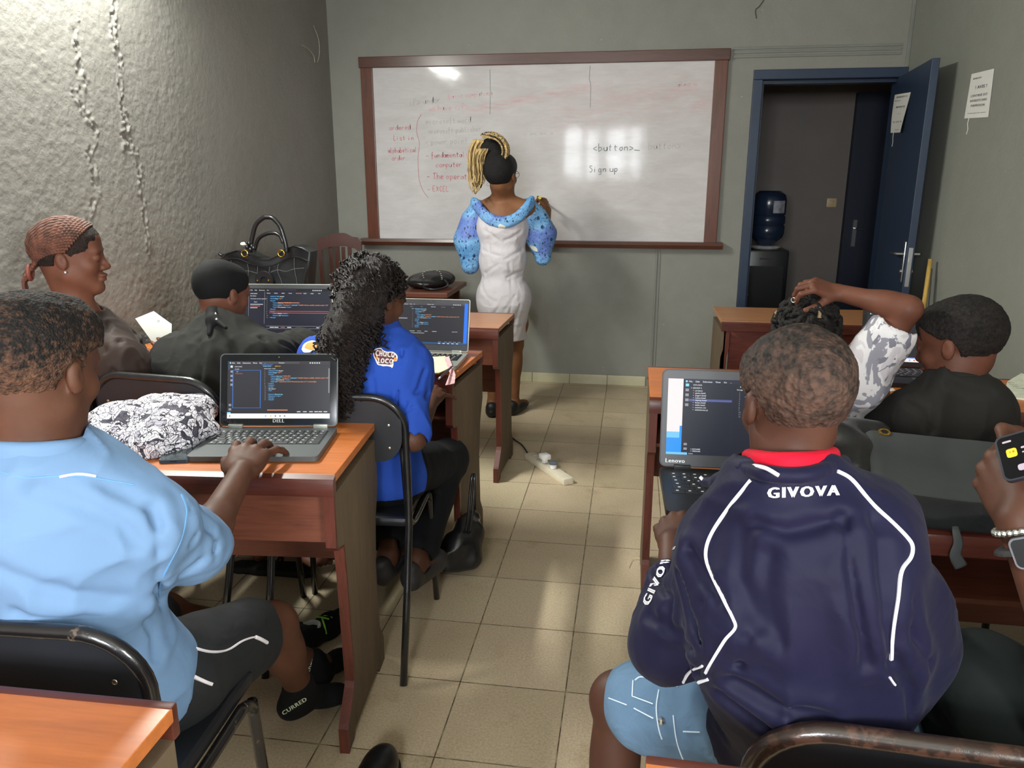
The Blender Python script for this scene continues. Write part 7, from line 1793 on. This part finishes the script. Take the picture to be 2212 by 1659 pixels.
def flat_phone():
    a, b_, c_ = atz(338, 990, ZT + .010), atz(405, 992, ZT + .010), atz(462, 930, ZT + .010)
    a = atz(336, 992, ZT + .01); b_ = atz(408, 992, ZT + .01); d = atz(462, 930, ZT + .01)
    Yd = nrm(d - b_); L = np.linalg.norm(d - b_); rz = math.atan2(Yd[1], Yd[0]) - PI / 2; W = .076; L = .160
    o = thing('phone', 'dark blue phone lying flat between the doodle bag and a laptop', 'phone', (b_[0], b_[1], ZT), rz)
    smooth_angle(MB().prism(rrect(-W, 0, 0, L, .010), 'z', 0.0005, .0095).build('phone_body', mat('blue_phone_case', (44, 66, 82), .35), o))
    MB().prism(rrect(-W + .004, -.004, .004, L - .004, .008), 'z', .0095, .0101).build('phone_glass', mat('phone_glass_grey', (56, 66, 70), .18, var=.25, nscale=30), o)
    MB().box(-W * .6, -W * .4, -.0006, .0004, .004, .007).build('charging_port', mat('black_plastic', (24, 25, 27), .4), o)
flat_phone()
# the padded grey bag on the right desk
def padded_bag():
    O = V3(.70, 1.66, ZT); r = thing('padded_bag', 'grey padded laptop bag with a small gold badge, leaning on a desk', 'bag', O)
    q = lambda u, v, y: J(u, v, y) - O
    tl, tr = q(1893, 945, 1.83), q(2190, 975, 1.80); bl, br_ = q(1985, 1100, 1.60), q(2230, 1115, 1.585); bl = tl + (br_ - tr) * .98
    X = nrm((tr - tl) + (br_ - bl)); Yv = nrm((tl - bl) - X * ((tl - bl) @ X)); Z = np.cross(X, Yv); Z = Z if Z[2] > 0 else -Z
    ctr = (tl + tr + bl + br_) / 4; hw = np.linalg.norm(tr - tl) / 2 + .015; hh = np.linalg.norm(tl - bl) / 2 + .03; R = np.array([X, Yv, Z])
    b = soft([B(ctr - Z * .016, (hw, hh, .026), R, .022, .02)], .0055, lambda P: -.002 * (vnoise(P * 20) - .5), lambda P: -P[:, 2] + .001)
    fr = b.build('front_panel', cloth_mat('grey_neoprene', (66, 68, 68), .85, 500, wr=.1), r)
    ze = MB().tube([ctr + X * a * (hw - .004) + Yv * c_ * (hh - .004) - Z * .002 for a, c_ in [(-1 + 2 * t, 1) for t in np.linspace(.03, .97, 12)]], .0022, 5); ze.build('zip', mat('black_webbing', (32, 33, 34), .8), fr)
    u_, v_ = 1909, 924; h = cast(b.bvh(), u_, v_, .0) if False else None
    pb = tl + X * .010 - Yv * -.012 + Z * .012; Mb = np.eye(4); Mb[:3, 0] = X; Mb[:3, 1] = Yv; Mb[:3, 2] = Z; Mb[:3, 3] = ctr + X * (-hw + .042) + Yv * (hh - .022) + Z * .0105
    smooth_angle(MB().lathe([(.0, .0), (.014, .0), (.0135, .0025), (.0105, .0018), (.0095, .0022), (0, .0024)], 24, M=Mb).build('badge', M_GOLD, fr)); MB().lathe([(0, .0024), (.0085, .0024), (.008, .0030), (0, .003)], 20, M=Mb).build('badge_centre', mat('badge_black', (24, 22, 14), .4), fr)
    pk = [C(ctr - Yv * (hh - .01) - X * hw * .75 - Z * .015, ctr - Yv * (hh - .005) + X * hw * .95 - Z * .01, .034, .036, .03), C(ctr - Yv * (hh - .03) - X * hw * .6 - Z * .06, ctr - Yv * (hh - .03) + X * hw * .9 - Z * .06, .045, .045, .03)]
    soft(pk, .006, lambda P: -.008 * (ridged(P * np.array([7, 16, 22])) - .5), lambda P: np.maximum(-P[:, 2] + .001, -(P[:, 1] + (O[1] - 1.553)))).build('lower_pocket', cloth_mat('black_nylon', (36, 37, 38), .6, 500, wr=.4), r)
    P = spline([ctr - Yv * (hh + .012) - X * hw * .10 - Z * .01, q(2066, 1150, 1.540), q(2070, 1175, 1.532), q(2064, 1200, 1.530), q(2076, 1224, 1.532)], 6)
    m = MB().tube(P, np.linspace(.006, .013, len(P)), 8, flat=.3); m.build('strap', cloth_mat('grey_strap', (74, 76, 76), .8), r, smooth=True)
padded_bag()
def black_bag():
    O = V3(.50, 1.80, ZT); r = thing('black_bag', 'soft black bag lying beside the grey padded bag', 'bag', O)
    q = lambda u, v, y: J(u, v, y) - O
    soft([C(q(1815, 960, 1.88), q(1885, 1000, 1.80), .052, .045, .04), C(q(1815, 1010, 1.80), q(1870, 1040, 1.74), .05, .045, .04), C(q(1840, 930, 1.92), q(1890, 935, 1.90), .030, .030, .03)], .006, lambda P: -.010 * (ridged(P * np.array([18, 9, 12])) - .5), lambda P: -P[:, 2] + .001).build('bag_body', M_LEA, r)
    MB().tube(spline([q(1775, 930, 1.92), q(1800, 918, 1.93), q(1850, 918, 1.94), q(1885, 925, 1.93)], 5), .007, 8).build('handle', cloth_mat('maroon_handle', (52, 28, 28), .6), r, smooth=True)
    MB().tube(spline([q(1872, 1028, 1.70), q(1880, 1036, 1.69), q(1888, 1034, 1.69)], 4), .003, 6).build('zip_pull', M_STEEL, r)
black_bag()
# black handbag standing on the floor
def floor_bag():
    O = V3(-.645, 2.66, 0); r = thing('floor_bag', 'black leather handbag slumped on the floor beside the legs in black trousers', 'handbag', O)
    q = lambda u, v, y: J(u, v, y) - O
    pr = [C(q(965, 1205, 2.60), q(1010, 1190, 2.66), .045, .050, .04), C(q(985, 1170, 2.64), q(1020, 1150, 2.70), .050, .045, .04), C(q(1000, 1140, 2.70), q(1022, 1120, 2.76), .040, .030, .03), C(q(968, 1215, 2.60), q(1018, 1208, 2.64), .035, .035, .03)]
    soft(pr, .0055, lambda P: -.010 * (ridged(P * np.array([16, 9, 12]) + 2) - .5), lambda P: -P[:, 2] + .001).build('bag_body', M_LEA2, r)
    for dx in (0, 8):
        MB().tube(spline([q(1006 + dx, 1150, 2.64), q(1012 + dx, 1110, 2.64), q(1016 + dx, 1060, 2.66), q(1021 + dx * .5, 1025, 2.68), q(1026, 1045, 2.74), q(1026, 1100, 2.78)], 6), .0055, 8).build('handle', M_LEA2, r, smooth=True)
    b = MB()
    for u, v in ((996, 1165), (1010, 1175), (988, 1185)): b.box(*(lambda p: (p[0] - .012, p[0] + .012, p[1] - .052, p[1] - .046, p[2] - .006, p[2] + .006))(q(u, v, 2.66)), bev=.002)
    b.build('buckle', M_LEA, r)
floor_bag()
# notebook, papers, pens
def notebook():
    q = [atz(u, v, ZT + .020) for u, v in ((924, 772), (962, 770), (972, 795), (948, 806), (925, 806))]; O = np.mean(q, 0); O[2] = ZT + .0185
    pts = [(p[0] - O[0], p[1] - O[1]) for p in q]; o = MB().prism(pts, 'z', 0, .003).build('notebook', mat('cream_paper', (214, 216, 180), .8), None, O=None); o.location = O
    tag(o, 'cream sheet of notes lying on the silver laptop under the pen hand', 'paper')
    t = MB()
    for i, s_ in enumerate(('ul li', 'list of the', 'table row', 'body')):
        V2, F2, w = text2d(s_, .010, .0); t.add([(p[0] - .055, .055 + p[1] - i * .022, .0033) for p in V2], F2)
    t.build('handwritten_notes', mat('pencil_grey', (130, 130, 140), .8, var=0), o)
    q = [atz(u, v, ZT + .021) for u, v in ((959, 773), (970, 772), (984, 812), (982, 830), (962, 834), (972, 808))]; q = q[:2] + q[2:]; O2 = np.mean(q, 0); O2[2] = ZT + .0235
    o2 = MB().prism([(p[0] - O2[0], p[1] - O2[1]) for p in q], 'z', 0, .0012).build('pink_slip', mat('pink_print_paper', (232, 170, 172), .7, var=.35, nscale=60), None); o2.location = O2; tag(o2, 'narrow pink patterned paper slip under the fingers beside the silver laptop', 'paper')
    a, b_ = atz(951, 815, ZT + .058), atz(976, 792, ZT + .030); o3 = MB().tube([a, b_], .0035, 8).build('pen', mat('pen_dark_blue', (32, 28, 52), .35), None, O=a); tag(o3, 'dark pen held by the person in the royal blue polo', 'pen'); MB().tube([a - nrm(b_ - a) * .03, a], .003, 8).build('pen_end', mat('pen_white', (225, 225, 225), .4), o3, O=a)
notebook()
def slip(name, label, px, z=ZT, m=None, th=.0008, y=None):
    q = [atz(u, v, z) for u, v in px]; O = np.mean(q, 0); O[2] = z + .0006; o = MB().prism([(p[0] - O[0], p[1] - O[1]) for p in q], 'z', 0, th).build(name, m or M_PAPER, None); o.location = O; return tag(o, label, 'paper')
slip('paper_scrap', 'white paper scrap on the desk in front of the black laptop', [(1862, 838), (1874, 832), (1883, 834), (1880, 842), (1862, 845)])
slip('paper_scrap', 'tiny white paper scrap beside the hand at the black laptop', [(1919, 841), (1928, 839), (1934, 844), (1924, 846)], z=ZT + .02)
o = slip('open_notebook', 'open notebook with blue writing on the desk of the black laptop', [(2175, 828), (2205, 810), (2260, 822), (2260, 872), (2168, 859)], m=mat('cream_paper2', (216, 218, 196), .8), th=.006)
t = MB()
for i, s_ in enumerate(('table', 'form', 'list', 'image')): V2, F2, w = text2d(s_, .013, .02); t.add([(p[0] - .045, .03 + p[1] - i * .024, .0064) for p in V2], F2)
t.build('handwritten_notes', mat('ink_blue_grey', (92, 100, 130), .8, var=0), o)
a, b_ = J(1903, 862, 2.385), J(1907, 843, 2.47); o = MB().tube([a, b_], .004, 8).build('pen', mat('pen_red', (214, 90, 92), .4), None, O=a); tag(o, 'red pen in the hand of the boy in the black t-shirt', 'pen'); MB().tube([b_, b_ + nrm(b_ - a) * .012], [.0035, .001], 8).build('pen_tip', M_STEEL, o, O=a)
# power strip
def strip():
    A, Bp = atz(1147, 985, .02), atz(1222, 1035, .02); d = nrm(Bp - A); L = np.linalg.norm(Bp - A) + .03; rz = math.atan2(d[1], d[0])
    r = thing('power_strip', 'white power strip on the aisle floor with two plugs in it', 'power strip', (A[0], A[1], 0), rz)
    M_ = mat('ivory_plastic', (216, 206, 184), .4, var=.08, nscale=20)
    smooth_angle(MB().box(-.02, L, -.029, .029, 0, .034, bev=.006).build('strip_body', M_, r)); so = MB()
    for x in (.10, .17, .24): so.lathe([(.0, .0345), (.019, .0345), (.019, .0352), (.0165, .0352), (.016, .0346), (0, .0346)], 20, M=rotM(loc=(x, 0, 0)))
    so.build('socket', mat('ivory_dark', (190, 180, 158), .5), r); MB().box(.02, .045, -.012, .012, .034, .040, bev=.003).build('rocker_switch', mat('ivory_dark', (190, 180, 158), .5), r)
    p = thing('wall_plug', 'square white charger plugged in the power strip', 'plug', np.array(r.location) + d * .155 + V3(0, 0, .036), rz); smooth_angle(MB().box(-.012, .012, -.012, .012, 0, .022, bev=.003).box(-.026, .026, -.024, .024, .020, .046, bev=.006).build('plug_body', mat('white_plastic', (230, 228, 226), .35), p))
    p2 = thing('round_plug', 'round grey topped plug in the power strip', 'plug', np.array(r.location) + d * .245 + V3(0, 0, .036), rz); smooth_angle(MB().lathe([(0, 0), (.017, 0), (.018, .016), (.019, .022), (0, .022)], 20).build('plug_body', MATS['white_plastic'], p2)); smooth_angle(MB().lathe([(0, .022), (.022, .022), (.023, .030), (.016, .034), (0, .034)], 20).build('plug_cap', mat('plug_grey', (84, 94, 104), .4), p2))
    P = spline([np.array([A[0], A[1], .015]) - d * .02, atz(1128, 962, .008), atz(1112, 950, .008), atz(1090, 930, .006), atz(1088, 905, .006), atz(1075, 885, .006), atz(1060, 872, .006)], 8); o = MB().tube(P, .0042, 6).build('power_cable', mat('black_cable', (22, 22, 22), .5), None, smooth=True, O=P[0]); tag(o, 'black cable running from the power strip under the desks', 'cable')
strip()
o = MB().tube(spline([atz(1358, 1225, .004), atz(1366, 1208, .006), atz(1378, 1205, .010), atz(1388, 1213, .012), atz(1392, 1222, .004)], 6), .0012, 5).build('thread', mat('pale_thread', (200, 196, 160), .8), None, O=atz(1375, 1212, 0)); tag(o, 'loose pale thread on the floor by the right desk leg', 'thread')
# water dispenser in the corridor
def dispenser():
    Y = 6.25; c0 = J(1648, 600, Y); O = V3(c0[0] - .0, Y, 0); r = thing('water_dispenser', 'black water dispenser with a blue bottle on top in the dim corridor', 'water dispenser', O)
    w = .155; zt = J(1650, 540, Y - .15)[2]
    smooth_angle(MB().box(-w - .03, w, -.15, .15, 0.02, zt, bev=.02).build('cabinet', mat('black_plastic_gloss', (16, 18, 20), .25), r)); MB().box(-w, w - .03, -.156, -.148, .08, zt - .12, bev=.01).build('cabinet_door', mat('black_plastic_gloss2', (20, 22, 24), .3), r)
    MB().ball((-w + .015, -.16, zt - .34), .012, n=6).build('door_knob', mat('knob_pale', (190, 176, 160), .4), r); MB().box(-.06, .04, -.158, -.154, zt - .07, zt - .06).build('vent_mark', MATS['dark_strap'], r)
    smooth_angle(MB().lathe([(.0, zt), (.10, zt), (.115, zt + .012), (.09, zt + .022), (0, zt + .022)], 24).build('bottle_collar', mat('white_plastic', (230, 228, 226), .35), r), 60)
    m, nt, b = _nodes('blue_bottle'); b.inputs['Base Color'].default_value = (*lin((38, 50, 72)), 1); b.inputs['Roughness'].default_value = .2; b.inputs['Transmission Weight'].default_value = .12; b.inputs['Alpha'].default_value = 1
    h = J(1652, 412, Y)[2] - zt; R_ = .128
    pr = [(0, .022), (.05, .022), (.06, .04), (R_ - .01, .085), (R_, .12), (R_, .17), (R_ - .008, .18), (R_, .19), (R_, .24), (R_ - .008, .25), (R_, .26), (R_, h - .07), (R_ - .01, h - .03), (R_ - .05, h), (0, h)]
    smooth_angle(MB().lathe([(a, zt + z) for a, z in pr], 32).build('bottle', m, r), 60)
    lb = MB(); n = 10; v = []
    for i in range(n): t = -PI / 2 + .1 + i * .09; v += [((R_ + .001) * math.cos(t), (R_ + .001) * math.sin(t), zt + .27), ((R_ + .001) * math.cos(t), (R_ + .001) * math.sin(t), zt + .36)]
    lb.add(v, [(2 * i, 2 * i + 2, 2 * i + 3, 2 * i + 1) for i in range(n - 1)]); lb.build('bottle_label', mat('bottle_label', (150, 150, 160), .5, var=.4, nscale=20), r)
dispenser()
a, b_ = V3(1.56, 4.40, 0), J(2010, 560, 4.62); d = b_ - a; o = MB().tube([a, a + d * .5, b_], [.013, .013, .012], 12).build('wooden_pole', wood('pole_wood', (196, 160, 84), .6, .55, (6, 6, 1), 5.0), None, smooth=True, O=a); tag(o, 'pale wooden broom pole leaning against the right wall by the door', 'pole')
a2, b2 = V3(1.61, 4.36, 0), J(2008, 580, 4.60) + V3(.012, 0, 0); o = MB().tube([a2, b2], .004, 8).build('metal_rod', mat('dark_rod', (60, 58, 56), .5, .4), None, O=a2); tag(o, 'thin dark rod standing behind the wooden pole at the right wall', 'rod')
# footwear under the desks
def sandal(name, label, p, d, L=.27):
    d = nrm(d); R = frame(d); O = V3(p[0], p[1], 0)
    r = thing(name, label, 'sandal', O); c = np.zeros(3)
    soft([C(-d * L * .38 + V3(0, 0, .014), -d * L * .1 + V3(0, 0, .014), .036, .036, .03), C(-d * L * .1 + V3(0, 0, .014), d * L * .38 + V3(0, 0, .014), .036, .046, .03)], .006, None, lambda P: np.maximum(-P[:, 2] + .001, P[:, 2] - .028)).build('sole', mat('black_foam', (16, 16, 17), .8), r)
    s = MB(); s.tube(spline([-R[0] * .042 + V3(0, 0, .02) + d * .02, -R[0] * .03 + V3(0, 0, .055) + d * .03, R[0] * .0 + V3(0, 0, .068) + d * .035, R[0] * .03 + V3(0, 0, .055) + d * .03, R[0] * .042 + V3(0, 0, .02) + d * .02], 5), .012, 8, flat=.4); s.build('strap', mat('black_foam', (16, 16, 17), .8), r, smooth=True)
sandal('sandal', 'black slide sandal lying under the bare foot', atz(590, 1235, .0), V3(1, .05, 0), .34); sandal('sandal', 'black slide sandal beyond the bare foot, its toe against the desk panel', atz(720, 1200, .0), V3(1, .25, 0), .30)
def lace_shoe():
    O = atz(676, 1400, 0); O[2] = 0; r = thing('sports_shoe', 'small black shoe with green laces standing beside the black socks', 'shoe', O); d = nrm(V3(.35, 1, 0))
    soft([C(V3(0, 0, .045), d * .08 + V3(0, 0, .04), .040, .038, .03), C(d * .08 + V3(0, 0, .035), d * .17 + V3(0, 0, .03), .038, .034, .03), C(-d * .01 + V3(0, 0, .06), -d * .015 + V3(0, 0, .085), .036, .034, .02), cut(C(V3(0, 0, .09), V3(0, 0, .14), .028, .04, .01))], .005, None, lambda P: -P[:, 2] + .001).build('upper', cloth_mat('black_mesh', (22, 22, 24), .8), r)
    soft([C(V3(0, 0, .075), V3(0, 0, .085), .031, .031, .01), cut(C(V3(0, 0, .075), V3(0, 0, .14), .022, .04, .01))], .004).build('lining', mat('white_lining', (186, 186, 180), .8), r)
    l = MB()
    for k in range(4): p = d * (.05 + .016 * k) + V3(0, 0, .080 - .004 * k); s = nrm(np.cross(d, (0, 0, 1))); l.tube([p - s * .022, p + V3(0, 0, .006), p + s * .022 + d * .01], .003, 6)
    l.tube([d * .05 + V3(0, 0, .085), d * .02 + V3(.03, 0, .075), V3(.045, .01, .05)], .003, 6); l.build('laces', mat('green_laces', (150, 226, 70), .6), r, smooth=True)
lace_shoe()
O = atz(822, 1652, 0.03); O[2] = 0; r = thing('rubber_shoe', 'rounded toe of a black rubber shoe at the bottom edge of the picture', 'shoe', O)
soft([E((0, -.02, .03), (.048, .085, .045), None, .02), C((0, -.06, .03), (.0, -.14, .035), .045, .04, .02)], .005, None, lambda P: -P[:, 2] + .001).build('upper', mat('black_rubber_gloss', (18, 18, 20), .35), r); soft([E((0, -.02, .008), (.053, .092, .014), None, .01)], .005, None, lambda P: -P[:, 2] + .001).build('sole', mat('black_rubber', (20, 20, 20), .8), r)
